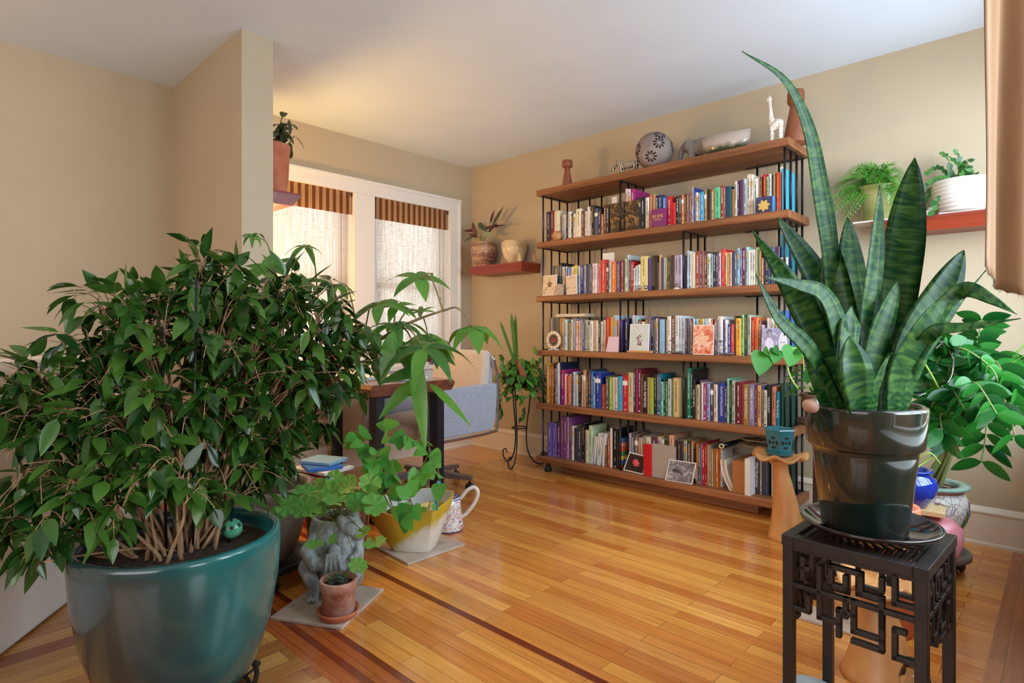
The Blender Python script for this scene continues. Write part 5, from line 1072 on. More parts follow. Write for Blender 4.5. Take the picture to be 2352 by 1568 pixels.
def round_leaf(mb_, c, nrm, R_, lobes=7, depth=.12, cup=.25):
    nrm = Vector(nrm).normalized(); u = nrm.orthogonal().normalized(); v = nrm.cross(u); a0 = random.uniform(0, 6.28); n = 42; vs_ = [Vector(c)]
    for ring in (.5, 1):
        for i in range(n):
            f_ = i/(n-1); a = a0+.2+f_*(2*PI-.4); rr = R_*ring*(1-depth*abs(math.cos(f_*PI*lobes))**3*(ring))*(1+.05*math.sin(f_*60)*(ring == 1))
            vs_.append(Vector(c)+(u*math.cos(a)+v*math.sin(a))*rr+nrm*(cup*R_*ring**2*.6+.06*R_*math.sin(f_*PI*2*lobes)*ring))
    fs = [(0, 1+i, 2+i) for i in range(n-1)]+[(1+i, 1+n+i, 2+n+i, 2+i) for i in range(n-1)]
    mb_.add(vs_, fs)
random.seed(52); gl = MB(); gs = MB()
G = [(703,1130,2.2,.05),(760,1135,2.25,.05),(735,1150,2.2,.045),(790,1135,2.25,.05),(845,1140,2.3,.055),(820,1155,2.25,.055),(700,1165,2.1,.05),(770,1150,2.15,.05),(660,1160,2.1,.045),(860,1160,2.2,.055),(745,1165,2.15,.04),(722,1252,1.98,.034),(822,1300,2.12,.038),(862,1248,2.08,.046),(835,1222,2.15,.032),(690,1150,2.2,.045),(800,1110,2.35,.045),(850,1110,2.35,.05),(640,1180,2.1,.04),(765,1238,2.05,.02),(715,1175,2.1,.04),(800,1120,2.2,.04),(770,1100,2.3,.04),(860,1160,2.35,.05),(735,1120,2.3,.05)]
gp = FC+F(-.005, -.02, .258)
for (x, y, d_, R_) in G:
    c = at_d(x, y, d_); m_ = (gp+c)/2+Vector((0, 0, .03)); gs.tube([q-FC for q in spline([gp+Vector((random.uniform(-.03, .03), random.uniform(-.03, .03), 0)), m_, c], 5)], .0017, 5)
    round_leaf(gl, c-FC, Vector((-FW[0]*.6, -FW[1]*.6, .9))+rnd_dir()*.45, R_*.95)
gl.build('foliage', M['geran'], fg); gs.build('stems', M['stemg'], fg)
ws_ = MB(); ws_.tube(spline([gp-FC, gp-FC+F(-.03, .05, .035), gp-FC+F(-.06, .07, .08)], 5), .006, 8); ws_.tube(spline([gp-FC+F(.02, .01, 0), gp-FC+F(.025, .02, .05), gp-FC+F(.01, .0, .1)], 5), .005, 8); ws_.build('woody_stem', M['ficusb'], fg)
TC = Vector((1.10, 1.885, .0125))
o = MB().lathe([(.054, 0), (.064, .003), (.072, .02), (.075, .026), (.072, .028), (.063, .012), (0, .009)], n=40).build('saucer', M['terracotta'], None, loc=TC); tag(o, 'orange terracotta saucer under the smallest clay pot', 'saucer')
tp = thing('potted_succulent', TC+Vector((0, 0, .0125)), 'small weathered terracotta pot with a grey green seedling, on the tile', 'potted plant')
MB().lathe([(.052, 0), (.055, .002), (.060, .085), (.065, .088), (.067, .116), (.0655, .12), (.057, .12), (.055, .098), (.0, .096)], n=44).build('pot', M['oldterra'], tp)
soil_disc(tp, .055, .1)
random.seed(6); sl = MB()
for (bx, by, hh) in ((0, 0, .05), (.02, .008, .03), (-.022, .004, .028), (.006, -.02, .03), (-.012, .018, .035)):
    for k in range(11):
        a = k*2.4; sl.leaf((bx, by, .103+hh*k/14), (math.cos(a), math.sin(a), .9), (0, 0, 1), .03, .009, seg=4, droop=.5, fold=.2)
sl.build('foliage', greens('grey_leaf', srgb(70, 96, 74), srgb(120, 140, 112), .6, .1), tp)

# ---------------------------------------------------------------- yellow and white folded pot with grape ivy
YC = Vector((1.70, 2.225, .0125))
yp = thing('potted_grape_ivy', YC, 'yellow and white angular ceramic pot with trailing grape ivy', 'potted plant')
def ymat():
    m = bpy.data.materials.new('yellow_white_glaze'); m.use_nodes = True; N = m.node_tree.nodes; Lk = m.node_tree.links; b = N['Principled BSDF']; b.inputs['Roughness'].default_value = .3
    tc = N.new('ShaderNodeTexCoord'); nz = N.new('ShaderNodeTexNoise'); nz.inputs['Scale'].default_value = 7; nz.inputs['Detail'].default_value = 4; Lk.new(tc.outputs['Object'], nz.inputs['Vector'])
    dt = N.new('ShaderNodeVectorMath'); dt.operation = 'DOT_PRODUCT'; dt.inputs[1].default_value = (-RT[0]*2.2, -RT[1]*2.2, 3.4); Lk.new(tc.outputs['Object'], dt.inputs[0])
    ma = N.new('ShaderNodeMath'); ma.operation = 'MULTIPLY_ADD'; ma.inputs[1].default_value = .5; Lk.new(nz.outputs[0], ma.inputs[0]); Lk.new(dt.outputs['Value'], ma.inputs[2])
    rp = N.new('ShaderNodeValToRGB'); cr = rp.color_ramp; cr.elements.new(.7)
    for e, (p_, c) in zip(cr.elements, ((.42, srgb(228, 220, 206)), (.52, srgb(196, 172, 44)), (.95, srgb(212, 160, 62)))): e.position = p_; e.color = c
    Lk.new(ma.outputs[0], rp.inputs[0]); Lk.new(rp.outputs[0], b.inputs['Base Color']); return m
# outline of the rim: a bowl folded to corners, in (right, towards viewer) coordinates
def ring(pts, z, zs=None): return [F(p_[0], p_[1], (z if zs is None else zs[i])) for i, p_ in enumerate(pts)]
top = [(-.262,.01),(-.15,.075),(-.08,.105),(.0,.10),(.06,.09),(.09,.095),(.14,.06),(.178,.0),(.175,-.07),(.12,-.13),(.03,-.15),(-.06,-.13),(-.13,-.09),(-.19,-.02)]
tz = [.225,.185,.175,.18,.186,.19,.215,.235,.24,.238,.235,.23,.228,.226]
bot = [(-.105,.03),(-.09,.06),(-.04,.075),(.0,.078),(.04,.078),(.07,.07),(.085,.04),(.095,.0),(.09,-.04),(.06,-.07),(.01,-.08),(-.04,-.07),(-.08,-.04),(-.1,.0)]
K = len(top); yb_ = MB(); vs_ = []; levels = 9
for j in range(levels+1):
    t = j/levels; e = t**.85
    for i in range(K):
        b_, t_ = bot[i], top[i]; vs_.append(F(b_[0]+(t_[0]-b_[0])*e, b_[1]+(t_[1]-b_[1])*e, tz[i]*t))
for j, (s, dz) in enumerate(((.955, .0), (.93, -.03), (.86, -.07), (.0, -.07))):
    for i in range(K):
        z = tz[i]+dz if j < 2 else .15; vs_.append(F(top[i][0]*s, top[i][1]*s, z))
nl = levels+5; fs = [(j*K+i, j*K+(i+1) % K, (j+1)*K+(i+1) % K, (j+1)*K+i) for j in range(nl-1) for i in range(K)]+[tuple(reversed(range(K)))]
yb_.add(vs_, fs); yb_.m = [1 if k_ >= (levels+1)*K and k_ < (nl-1)*K else 0 for k_ in range(len(fs))]
ybo = yb_.build('pot', [ymat(), mat('pale_inside_glaze', srgb(206, 206, 202), srgb(190, 190, 190), .4, (8, 8, 8))], yp); bv = ybo.modifiers.new('s', 'BEVEL'); bv.width = .004; bv.segments = 3
MB().lathe([(.036, 0), (.04, .06), (.042, .10), (.038, .105), (.033, .103), (.03, .09), (0, .088)], F(.065, .03, .1), n=32).build('inner_cup', mat('ochre_cup', srgb(206, 168, 62), srgb(226, 206, 150), .35, (10, 10, 10)), yp)
sd_ = soil_disc(yp, .135, .165, sx=1, sy=.72); sd_.rotation_euler = (0, 0, YAW-PI/2)
q0 = at_d(1001, 1155, 2.66)-YC; q1 = at_d(1008, 1105, 2.66)-YC
o = MB().tube([q0+Vector((0, 0, -.03)), q1], .009, 14).build('blue_tube', mat('turquoise_plastic', srgb(40, 166, 206), None, .3), yp)
random.seed(61); il = MB(); ib = MB()
def ivy_leaf(c, d, R_, nrm):
    def pr(t): return (math.sin(PI*min(1, (t*.95+.05)**.55))**.7)*(1+.09*math.sin(t*40))
    il.leaf(c, d, nrm, R_*1.5, R_*1.25, prof=pr, seg=12, droop=.55, fold=.1)
vines = [([(900,1170,2.62),(868,1110,2.55),(850,1060,2.5),(838,1010,2.5),(812,985,2.5)], 13), ([(935,1175,2.65),(950,1110,2.6),(975,1060,2.6),(985,1025,2.6),(940,1000,2.6),(895,985,2.6)], 13), ([(985,1030,2.6),(1005,1075,2.55),(1010,1100,2.5)], 5), ([(905,1175,2.6),(890,1130,2.55),(878,1090,2.55),(872,1060,2.5),(870,1030,2.5)], 13), ([(930,1175,2.6),(915,1150,2.5),(945,1150,2.45),(925,1180,2.42)], 8), ([(950,1170,2.62),(935,1130,2.55),(895,1060,2.52),(880,1000,2.52)], 9), ([(985,1165,2.66),(988,1150,2.62)], 2)]
for vp, n_ in vines:
    ps = spline([at_d(*q)-YC for q in vp], 6); ib.tube(ps, [.003-.0018*i/(len(ps)-1) for i in range(len(ps))], 6)
    for k in range(n_):
        t = .3+.7*k/max(1, n_-1); p_ = ps[min(len(ps)-1, int(t*(len(ps)-1)))]; d_ = (rnd_dir()*.8+Vector((0, 0, -.35))+Vector((-FW[0], -FW[1], 0))*.4).normalized()
        e_ = p_+d_*.018; ib.tube([p_, e_], .0009, 4); ivy_leaf(e_, d_, random.uniform(.04, .056) if n_ > 2 else .022, Vector((-FW[0], -FW[1], .6))+rnd_dir()*.4)
il.build('foliage', M['grape'], yp); ib.build('stems', M['stemg'], yp)

# ---------------------------------------------------------------- patterned jug
JC = at_z(1042, 1212, 0); JC = Vector((1.985, 2.325, .0005))
jg = thing('patterned_jug', JC, 'white ceramic jug painted with a pink and blue pattern, behind the yellow pot', 'jug')
m = bpy.data.materials.new('painted_majolica'); m.use_nodes = True; N = m.node_tree.nodes; Lk = m.node_tree.links; b = N['Principled BSDF']; b.inputs['Roughness'].default_value = .15
tc = N.new('ShaderNodeTexCoord'); nz = N.new('ShaderNodeTexNoise'); nz.inputs['Scale'].default_value = 38; nz.inputs['Distortion'].default_value = 2; Lk.new(tc.outputs['Object'], nz.inputs['Vector'])
rp = N.new('ShaderNodeValToRGB'); cr = rp.color_ramp
for _ in range(5): cr.elements.new(.5)
for e, (p_, c) in zip(cr.elements, ((.0, srgb(64, 84, 150)), (.36, srgb(64, 84, 150)), (.38, srgb(236, 232, 226)), (.55, srgb(236, 232, 226)), (.57, srgb(206, 120, 130)), (.64, srgb(206, 120, 130)), (.66, srgb(232, 210, 160)))): e.position = p_; e.color = c
se = N.new('ShaderNodeSeparateXYZ'); Lk.new(tc.outputs['Object'], se.inputs[0]); rz_ = N.new('ShaderNodeValToRGB'); cz_ = rz_.color_ramp; cz_.interpolation = 'CONSTANT'
mr = N.new('ShaderNodeMapRange'); mr.inputs[1].default_value = 0; mr.inputs[2].default_value = .17; Lk.new(se.outputs[2], mr.inputs[0]); Lk.new(mr.outputs[0], rz_.inputs[0])
for _ in range(5): cz_.elements.new(.5)
for e, (p_, v) in zip(cz_.elements, ((0, 1), (.04, 0), (.92, 1), (.95, 0), (.96, 0), (.97, 0), (.99, 1))): e.position = p_; e.color = (v, v, v, 1)
mx = N.new('ShaderNodeMixRGB'); mx.inputs[2].default_value = srgb(64, 84, 160); Lk.new(rz_.outputs[0], mx.inputs[0]); Lk.new(nz.outputs[0], rp.inputs[0]); Lk.new(rp.outputs[0], mx.inputs[1]); Lk.new(mx.outputs[0], b.inputs['Base Color'])
MB().lathe([(.075, 0), (.08, .003), (.078, .02), (.066, .12), (.062, .17), (.058, .172), (.056, .168), (.06, .12), (.06, .08), (0, .08)], n=48).build('jug_body', m, jg)
MB().tube(spline([F(.062, 0, .155), F(.10, .0, .20), F(.135, .0, .215), F(.155, 0, .19), F(.14, 0, .14), F(.10, 0, .085), F(.07, .0, .06)], 6), .010, 12).build('handle', M['white'], jg)
MB().tube([F(-.06, -.02, .15), F(-.075, -.02, .19)], [.014, .010], 12).build('spout', M['white'], jg)

# ---------------------------------------------------------------- basket and floor books by the desk
bk = thing('wicker_basket', (1.43, 2.46, 0), 'brown wicker basket on the floor behind the geranium', 'basket'); wk = MB()
for k in range(26):
    z = .012+k*.0095; r = .12+.0009*k; wk.tube([((r+.004*math.sin(i*PI+k*PI))*math.cos(2*PI*i/36), (r+.004*math.sin(i*PI+k*PI))*math.sin(2*PI*i/36), z) for i in range(36)], .0055, 5, closed=True)
for i in range(36): a = 2*PI*i/36; wk.tube([(.12*math.cos(a), .12*math.sin(a), 0), (.143*math.cos(a), .143*math.sin(a), .26)], .003, 5)
wk.lathe([(.115, 0), (.115, .006), (0, .006)], n=30)
wk.build('woven_body', mat('wicker', srgb(104, 70, 44), srgb(150, 106, 68), .7, (40, 40, 40)), bk)
random.seed(13)
xb = 1.49
cr_ = [('red', .026, .27), ('tan', .012, .25), ('scarlet', .016, .27), ('navy', .014, .25), ('dark blue', .016, .24), ('light blue', .012, .26), ('white', .02, .26), ('charcoal', .02, .25)]
for i, (c, w_, h) in enumerate(cr_):
    xb += w_/2; make_book((xb, 2.80, .0005), w_, h, .22, c, rz=PI/2, label='upright %s folder on the floor under the desk, %s from the left' % (c, ORD[i]), group='folders on the floor under the desk', plain=(c in ('white', 'scarlet'))); xb += w_/2+.001
o = MB().box((0, 0, 0), (.24, .012, .2), M=Matrix.Rotation(-.0, 3, 'X')).build('manila_folder', mat('manila', srgb(196, 148, 86), None, .7), None, smooth=False, loc=(1.70, 2.60, .104)); o.rotation_euler = (-.16, .07, .1); tag(o, 'tan manila folder leaning against the near desk leg', 'folder')
o.location = (1.62, 2.70, .108)
for i, (c, x, y, z, sx, sy, rz) in enumerate((('white', 1.60, 2.90, .2805, .2, .26, .2), ('blue', 1.585, 2.89, .2995, .18, .2, -.3), ('light blue', 1.61, 2.91, .3185, .16, .2, .4))):
    oo = MB().box2((-sx/2, -sy/2, 0), (sx/2, sy/2, .017)).build('paper_bundle', mat('bundle_'+c.replace(' ', '_'), srgb(*COL[c]), None, .6), None, smooth=False, loc=(x, y, z), bevel=.003); oo.rotation_euler = (0, 0, rz); tag(oo, '%s paper bundle lying on the folders under the desk' % c, 'papers')
mb_ = MB()
for k in range(5): mb_.box((0, 0, .006+.011*k), (.2-.01*k, .26, .009), rz=.06*k)
o = mb_.build('red_folder_stack', mat('red_folder', srgb(196, 48, 44), None, .5), None, smooth=False, loc=(1.98, 2.85, .0005)); tag(o, 'stack of red folders on the floor between the desk legs', 'folders')

# ---------------------------------------------------------------- tall terracotta pot on the partition shelf
TP = Vector((1.44, 3.17, 1.7705))
tq = thing('potted_rubber_plant', TP, 'tall terracotta pot with a small dark plant on the partition shelf', 'potted plant')
MB().lathe([(.085, 0), (.088, .004), (.088, .02), (.08, .03), (.088, .06), (.094, .22), (.098, .24), (.1, .262), (.097, .27), (.086, .27), (.084, .24), (0, .24)], n=48, wob=lambda a, r, z: (1+.012*math.sin(z*170)*(.05 < z < .22), 0)).build('pot', M['terracotta'], tq)
soil_disc(tq, .084, .245)
random.seed(71); l_ = MB(); s_ = MB()
for (x, y) in ((640, 285), (665, 275), (655, 300), (676, 312), (640, 305), (648, 270)):
    e = at_d(x, y, 3.24)-TP; ps = spline([Vector((.02, 0, .245)), Vector((e.x*.5, e.y*.5, e.z*.75)), e], 5); s_.tube(ps, .0035, 6)
    for k in range(4):
        d_ = rnd_dir()+Vector((0, 0, -.5)); l_.leaf(ps[-1-k], d_, Vector((0, 0, 1))+rnd_dir()*.3, .085, .04, prof=OVAL, seg=7, droop=.9, fold=.15)
l_.build('foliage', M['darkleaf'], tq); s_.build('stems', M['stemg'], tq)
# ---------------------------------------------------------------- corner shelf things
def onx(px_, X, z): return Vector((X, at_x(px_, 600, X).y, z))
SZ = 1.5605
c0 = onx(1110, 3.47, SZ)
o = MB().lathe([(.05, 0), (.07, .002), (.085, .016), (.08, .018), (.05, .008), (0, .006)], n=36).build('saucer', M['oldterra'], None, loc=c0); tag(o, 'brown saucer under the dotted pot in the corner', 'saucer')
pr = thing('potted_prayer_plant', c0+Vector((0, 0, .009)), 'brown pot with white dots and a dark red prayer plant, corner shelf', 'potted plant')
m = mat('brown_slip', srgb(134, 84, 62), srgb(196, 160, 128), .35, (3, 3, 16), lo=.4, hi=.65)
prof = [(.055, 0), (.062, .004), (.09, .05), (.106, .10), (.107, .13), (.098, .17), (.1, .18), (.112, .195), (.108, .2), (.094, .198), (.09, .17), (0, .17)]
MB().lathe(prof, n=48).build('pot', m, pr)
dts = MB(); random.seed(14)
for z in (.02, .055, .085, .105, .135, .155):
    for k in range(18):
        a = 2*PI*k/18+random.uniform(-.1, .1); zz = z+random.uniform(-.006, .006)
        r = next(prof[i][0]+(prof[i+1][0]-prof[i][0])*(zz-prof[i][1])/(prof[i+1][1]-prof[i][1]) for i in range(8) if prof[i][1] <= zz <= prof[i+1][1])
        dts.ell((r*math.cos(a), r*math.sin(a), zz), random.uniform(.0025, .005), n=8, m=6)
dts.build('glaze_dots', mat('cream_dots', srgb(232, 206, 174), None, .4), pr)
soil_disc(pr, .092, .182)
l1 = MB(); l2 = MB(); s_ = MB(); base = Vector((0, 0, .185))
def pleaf(mb_, x0, y0, x1, y1, W_, dr=.1):
    a = at_x(x0, y0, 3.46)-(c0+Vector((0, 0, .009))); b_ = at_x(x1, y1, 3.43)-(c0+Vector((0, 0, .009)))
    s_.tube(spline([base, (base+a)/2+Vector((0, 0, .02)), a], 5), .002, 6)
    mb_.leaf(a, b_-a, Vector((-1, -.3, .3)), (b_-a).length, W_, seg=10, droop=dr, fold=.12, prof=lambda t: LEAF(t)*(1+.1*math.sin(t*45)))
for q in ((1126,512,1136,480,.035),(1096,530,1064,528,.035),(1120,535,1144,508,.035),(1110,525,1163,512,.03),(1092,540,1085,508,.05),(1098,545,1075,535,.03)): pleaf(l1, *q)
for q in ((1130,520,1157,471,.04),(1098,512,1120,530,.05),(1100,535,1064,553,.03)): pleaf(l2, *q)
mb3 = MB(); s3 = at_x(1106, 537, 3.42)-(c0+Vector((0, 0, .009))); mb3.leaf(s3, Vector((0, -1, -.1)), Vector((-.8, 0, .8)), .15, .06, seg=8, droop=.3, fold=.1, prof=OVAL)
l1.build('red_leaf', mat('maroon_leaf', srgb(96, 38, 28), srgb(70, 30, 26), .5, (20, 20, 20)), pr); l2.build('green_leaf', mat('patterned_leaf', srgb(44, 52, 36), srgb(80, 92, 62), .4, (50, 50, 50)), pr); mb3.build('pale_leaf', mat('pale_leaf', srgb(168, 166, 128), srgb(140, 140, 104), .5, (60, 60, 60)), pr); s_.build('stems', M['stemg'], pr)
c1 = onx(1181, 3.47, SZ)
o = MB().lathe([(.05, 0), (.056, .004), (.085, .05), (.102, .11), (.106, .172), (.102, .175), (.097, .17), (.09, .1), (0, .03)], n=48, wob=lambda a, r, z: (1, .008*math.sin(2*a+1)*(z > .15))).build('cream_bowl', mat('crackled_cream_glaze', srgb(226, 206, 170), srgb(206, 172, 124), .12, (14, 14, 14)), None, loc=c1); tag(o, 'cream glazed bowl on the corner shelf beside the dotted pot', 'bowl')
for (px_, X, h, lab, col) in ((1194, 3.385, .075, 'small beige kneeling figurine in front of the cream bowl', srgb(214, 180, 140)), (1228, 3.50, .085, 'small brown baboon shaped figurine at the right end of the corner shelf', srgb(176, 136, 96))):
    q = onx(px_, X, SZ); k = h/.08; o = MB().ell((0, 0, .02*k), (.02*k, .022*k, .02*k)); o.ell((0, 0, .043*k), (.013*k, .015*k, .02*k)); o.ell((-.004, .002, .069*k), (.011*k, .012*k, .012*k)); o.tube([Vector((0, .012, .05))*k, Vector((-.012, .016, .03))*k, Vector((-.016, .004, .022))*k], .005*k, 8); o.tube([Vector((0, -.012, .05))*k, Vector((-.012, -.016, .03))*k, Vector((-.016, -.004, .022))*k], .005*k, 8)
    o = o.build('seated_figurine', mat('figurine_%d' % px_, col, None, .5), None, loc=(q.x, q.y, q.z-.002)); remesh(o, .003, 2); tag(o, lab if 'baboon' not in lab else 'small brown crouching figurine at the right end of the corner shelf', 'figurine')
# ---------------------------------------------------------------- philodendron on wire stand
WC = Vector((3.30, 3.03, 0))
wsn = thing('wire_plant_stand', WC, 'slender black wire plant stand with scrolled feet in the corner', 'plant stand')
for k in range(3):
    a = math.radians(200+120*k); d = Vector((math.cos(a), math.sin(a), 0))
    P_ = [d*.09+Vector((0, 0, .60)), d*.075+Vector((0, 0, .45)), d*.055+Vector((0, 0, .30)), d*.055+Vector((0, 0, .15)), d*.09+Vector((0, 0, .05)), d*.15+Vector((0, 0, .006)), d*.205+Vector((0, 0, .025)), d*.215+Vector((0, 0, .075)), d*.18+Vector((0, 0, .095)), d*.16+Vector((0, 0, .07))]
    MB().tube(spline(P_, 7), .0052, 8).build('leg', M['steel'], wsn)
for r, z, nm in ((.058, .285, 'lower_ring'), (.095, .60, 'upper_ring')): MB().tube([(r*math.cos(2*PI*i/32), r*math.sin(2*PI*i/32), z) for i in range(32)], .005, 8, closed=True).build(nm, M['steel'], wsn)
PH = WC+Vector((0, 0, .585))
ph = thing('potted_philodendron', PH, 'heartleaf philodendron with a sprouting bulb in a dark bowl on the wire stand', 'potted plant')
MB().lathe([(.04, 0), (.08, .01), (.12, .05), (.135, .08), (.13, .083), (.11, .06), (0, .06)], n=40).build('bowl', M['black'], ph); soil_disc(ph, .115, .065)
random.seed(81); pl_ = MB(); ps_ = MB()
for k in range(250):
    a = random.uniform(0, 2*PI); q = random.uniform(.02, .19); z = .08+random.uniform(0, .19)*(1-q/.24)-(random.uniform(0, .15) if q > .12 else 0)
    p_ = Vector((math.cos(a)*q, math.sin(a)*q, z)); pl_.leaf(p_, Vector((math.cos(a), math.sin(a), -.4))+rnd_dir()*.5, Vector((math.cos(a)*.5, math.sin(a)*.5, 1)), random.uniform(.05, .085), random.uniform(.036, .055), prof=HEARTP, seg=6, droop=.8, fold=.15)
for (x, ys) in ((1150, (910, 935, 955)), (1200, (930, 950, 962)), (1155, (815, 830, 845)), (1135, (925, 930, 938))):
    pts_ = [Vector((0, 0, .08))]+[at_d(x+random.uniform(-4, 4), y_, 4.38)-PH for y_ in ys]; s__ = spline(pts_, 5); ps_.tube(s__, .0014, 5)
    for k in range(4, len(s__), 2): pl_.leaf(s__[k], rnd_dir()*.6+Vector((0, 0, -.7)), Vector((-1, 0, .3)), .05, .034, prof=HEARTP, seg=6, droop=.4, fold=.15)
pl_.build('foliage', M['philo'], ph); ps_.build('vine_stem', M['stemg'], ph)
bl = MB(); b0 = at_d(1203, 868, 4.3)-PH; b1 = at_d(1187, 826, 4.35)-PH; bl.tube(spline([b0, (b0+b1)/2+Vector((.005, .005, .01)), b1], 5), [.022, .027, .026, .022, .018, .018, .018, .017, .016, .015, .013], 12); bl.build('bulb', mat('amaryllis_bulb', srgb(112, 56, 34), srgb(146, 84, 54), .7, (40, 40, 10)), ph)
sl = MB()
for (x1, y1, x2, y2, w_) in ((1185,800,1175,719,.034),(1187,810,1184,722,.03),(1182,810,1149,737,.026)):
    A_ = at_d(x1, y1+20, 4.35)-PH; B_ = at_d(x2, y2, 4.35)-PH; sl.leaf(A_, B_-A_, Vector((-1, -.3, 0)), (B_-A_).length, w_, seg=8, droop=0, fold=.3, prof=lambda t: .9 if t < .85 else max(.08, (1-t)*6))
sl.build('strap_leaf', greens('amaryllis_leaf', srgb(54, 96, 40), srgb(80, 124, 54), .4, .15), ph)
# vine hooked on bookcase end
vv = MB(); vl = MB(); VO = at_x(1238, 830, 3.24)
s__ = spline([at_x(x, y, 3.225)-VO for x, y in ((1262, 785), (1243, 795), (1236, 815), (1238, 850), (1228, 862))], 6); vv.tube(s__, .0016, 5); random.seed(83)
for (x, y) in ((1229,797),(1226,822),(1234,828),(1240,845),(1224,850),(1245,822),(1243,850)): vl.leaf(at_x(x, y, 3.21)-VO, Vector((0, .3, -1))+rnd_dir()*.4, Vector((-1, 0, .3)), .06, .04, prof=HEARTP, seg=6, droop=.3, fold=.15)
vo_ = vl.build('trailing_vine', M['philo'], None, loc=VO); vvo = vv.build('vine_stem', M['stemg'], vo_); tag(vo_, 'short heartleaf vine hanging at the left end of the bookcase', 'vine')

# ---------------------------------------------------------------- black fretwork plant stand
SC = Vector((1.643, .350, 0)); sr = math.radians(-3.0)
stn = thing('plant_stand', SC, 'square black fretwork plant stand under the snake plant', 'plant stand', rz=sr)
H_ = .53; hs = .148
M['blackwood'] = mat('black_painted_wood', srgb(34, 28, 28), srgb(48, 40, 38), .38, (20, 20, 20), bump=.05)
for sx in (-1, 1):
    for sy in (-1, 1): MB().box2((sx*(hs-.024), sy*(hs-.024), 0), (sx*hs, sy*hs, H_-.024)).build('leg', M['blackwood'], stn, smooth=False, bevel=.0015)
fr = MB()
for s in (-1, 1):
    fr.box2((-hs-.002, s*(hs-.026), H_-.026), (hs+.002, s*(hs+.002), H_)); fr.box2((s*(hs-.026), -hs+.026, H_-.026), (s*(hs+.002), hs-.026, H_))
fr.build('top_frame', M['blackwood'], stn, smooth=False, bevel=.0015)
sl_ = MB()
for k in range(13): y = -hs+.035+.0187*k; sl_.box2((-hs+.02, y-.0045, H_-.018), (hs-.02, y+.0045, H_-.006))
sl_.build('slatted_top', M['blackwood'], stn, smooth=False)
# fret pattern: bars on a 12 x 11 grid (x 0..12 across, y 0..11 down)
bars = [(0,0,12,0),(0,4.2,12,4.2),(2,0,2,2),(2,2,1,2),(4,1,4,3),(1,1,1,3.2),(4,1,7,1),(4,3,5.5,3),(5.5,3,5.5,1.8),(7,1,7,3),(7,3,9,3),(9,3,9,6),(9,1,9,2),(2.8,1.5,2.8,7),(2.8,7,4.8,7),(10.2,0,10.2,3),(10.2,3,12,3),(0,6.8,1.6,6.8),(1.6,6.8,1.6,5.2),(4.8,5.6,4.8,8.3),(4.8,5.6,6.3,5.6),(6.3,4.2,6.3,7.3),(6.3,7.3,9,7.3),(9,4.2,9,8.4),(6.3,8.4,9,8.4),(10.2,5.8,10.2,8.6),(10.2,8.6,12,8.6),(10.2,5.8,11,5.8),(5.5,4.2,5.5,6)]
for side in range(4):
    f_ = MB(); W_ = 2*hs-.048; u = W_/12; Mz = Matrix.Rotation(side*PI/2, 3, 'Z')
    for (x0, y0, x1, y1) in bars:
        xa, xb2 = -W_/2+min(x0, x1)*u, -W_/2+max(x0, x1)*u; za, zb = H_-.03-max(y0, y1)*u*1.02, H_-.03-min(y0, y1)*u*1.02
        c_ = Vector(((xa+xb2)/2, -hs+.012, (za+zb)/2)); f_.box(Mz @ c_, (xb2-xa+.011, .016, zb-za+.011), M=Mz)
    f_.build('fretwork_panel', M['blackwood'], stn, smooth=False, bevel=.001)
# saucer, pot
PZ = H_+.0005
o = MB().lathe([(.09, 0), (.11, .003), (.148, .028), (.152, .034), (.149, .037), (.143, .034), (.115, .012), (0, .009)], n=64).build('saucer', mat('brown_black_glaze', srgb(40, 26, 24), srgb(26, 30, 36), .08, (10, 10, 10), coat=.5), None, loc=(SC.x+.0, SC.y, PZ)); tag(o, 'wide glossy dark brown saucer on the black plant stand', 'saucer')
SP = Vector((SC.x-.006, SC.y+.01, PZ+.0102))
sp = thing('potted_snake_plant', SP, 'snake plant in a glossy dark green glazed pot on the black stand', 'potted plant')
MB().lathe([(.085, 0), (.092, .004), (.112, .19), (.113, .203), (.121, .207), (.1255, .212), (.133, .30), (.132, .306), (.126, .309), (.118, .306), (.116, .29), (.11, .26), (0, .26)], n=72).build('pot', mat('dark_green_brown_glaze', srgb(16, 34, 28), srgb(52, 46, 38), .1, (16, 16, 2.2), 3, coat=.6, lo=.38, hi=.62), sp)
soil_disc(sp, .114, .285)
M['snake'] = bpy.data.materials.new('snake_leaf'); m = M['snake']; m.use_nodes = True; N = m.node_tree.nodes; Lk = m.node_tree.links; b = N['Principled BSDF']; b.inputs['Roughness'].default_value = .38; b.inputs['Specular IOR Level'].default_value = .32
tc = N.new('ShaderNodeTexCoord'); mp = N.new('ShaderNodeMapping'); mp.inputs['Scale'].default_value = (1.2, 75, 1); Lk.new(tc.outputs['UV'], mp.inputs[0])
nz = N.new('ShaderNodeTexNoise'); nz.inputs['Scale'].default_value = 1; nz.inputs['Detail'].default_value = 2; nz.inputs['Distortion'].default_value = .6; Lk.new(mp.outputs[0], nz.inputs['Vector'])
rp = N.new('ShaderNodeValToRGB'); rp.color_ramp.elements[0].position = .42; rp.color_ramp.elements[1].position = .66; rp.color_ramp.elements[0].color = srgb(12, 66, 28); rp.color_ramp.elements[1].color = srgb(72, 110, 46); Lk.new(nz.outputs[0], rp.inputs[0]); Lk.new(rp.outputs[0], b.inputs['Base Color'])
tr = N.new('ShaderNodeBsdfTranslucent'); tr.inputs[0].default_value = srgb(40, 120, 50); ms = N.new('ShaderNodeMixShader'); ms.inputs[0].default_value = .12; Lk.new(b.outputs[0], ms.inputs[1]); Lk.new(tr.outputs[0], ms.inputs[2]); Lk.new(ms.outputs[0], N['Material Output'].inputs[0])
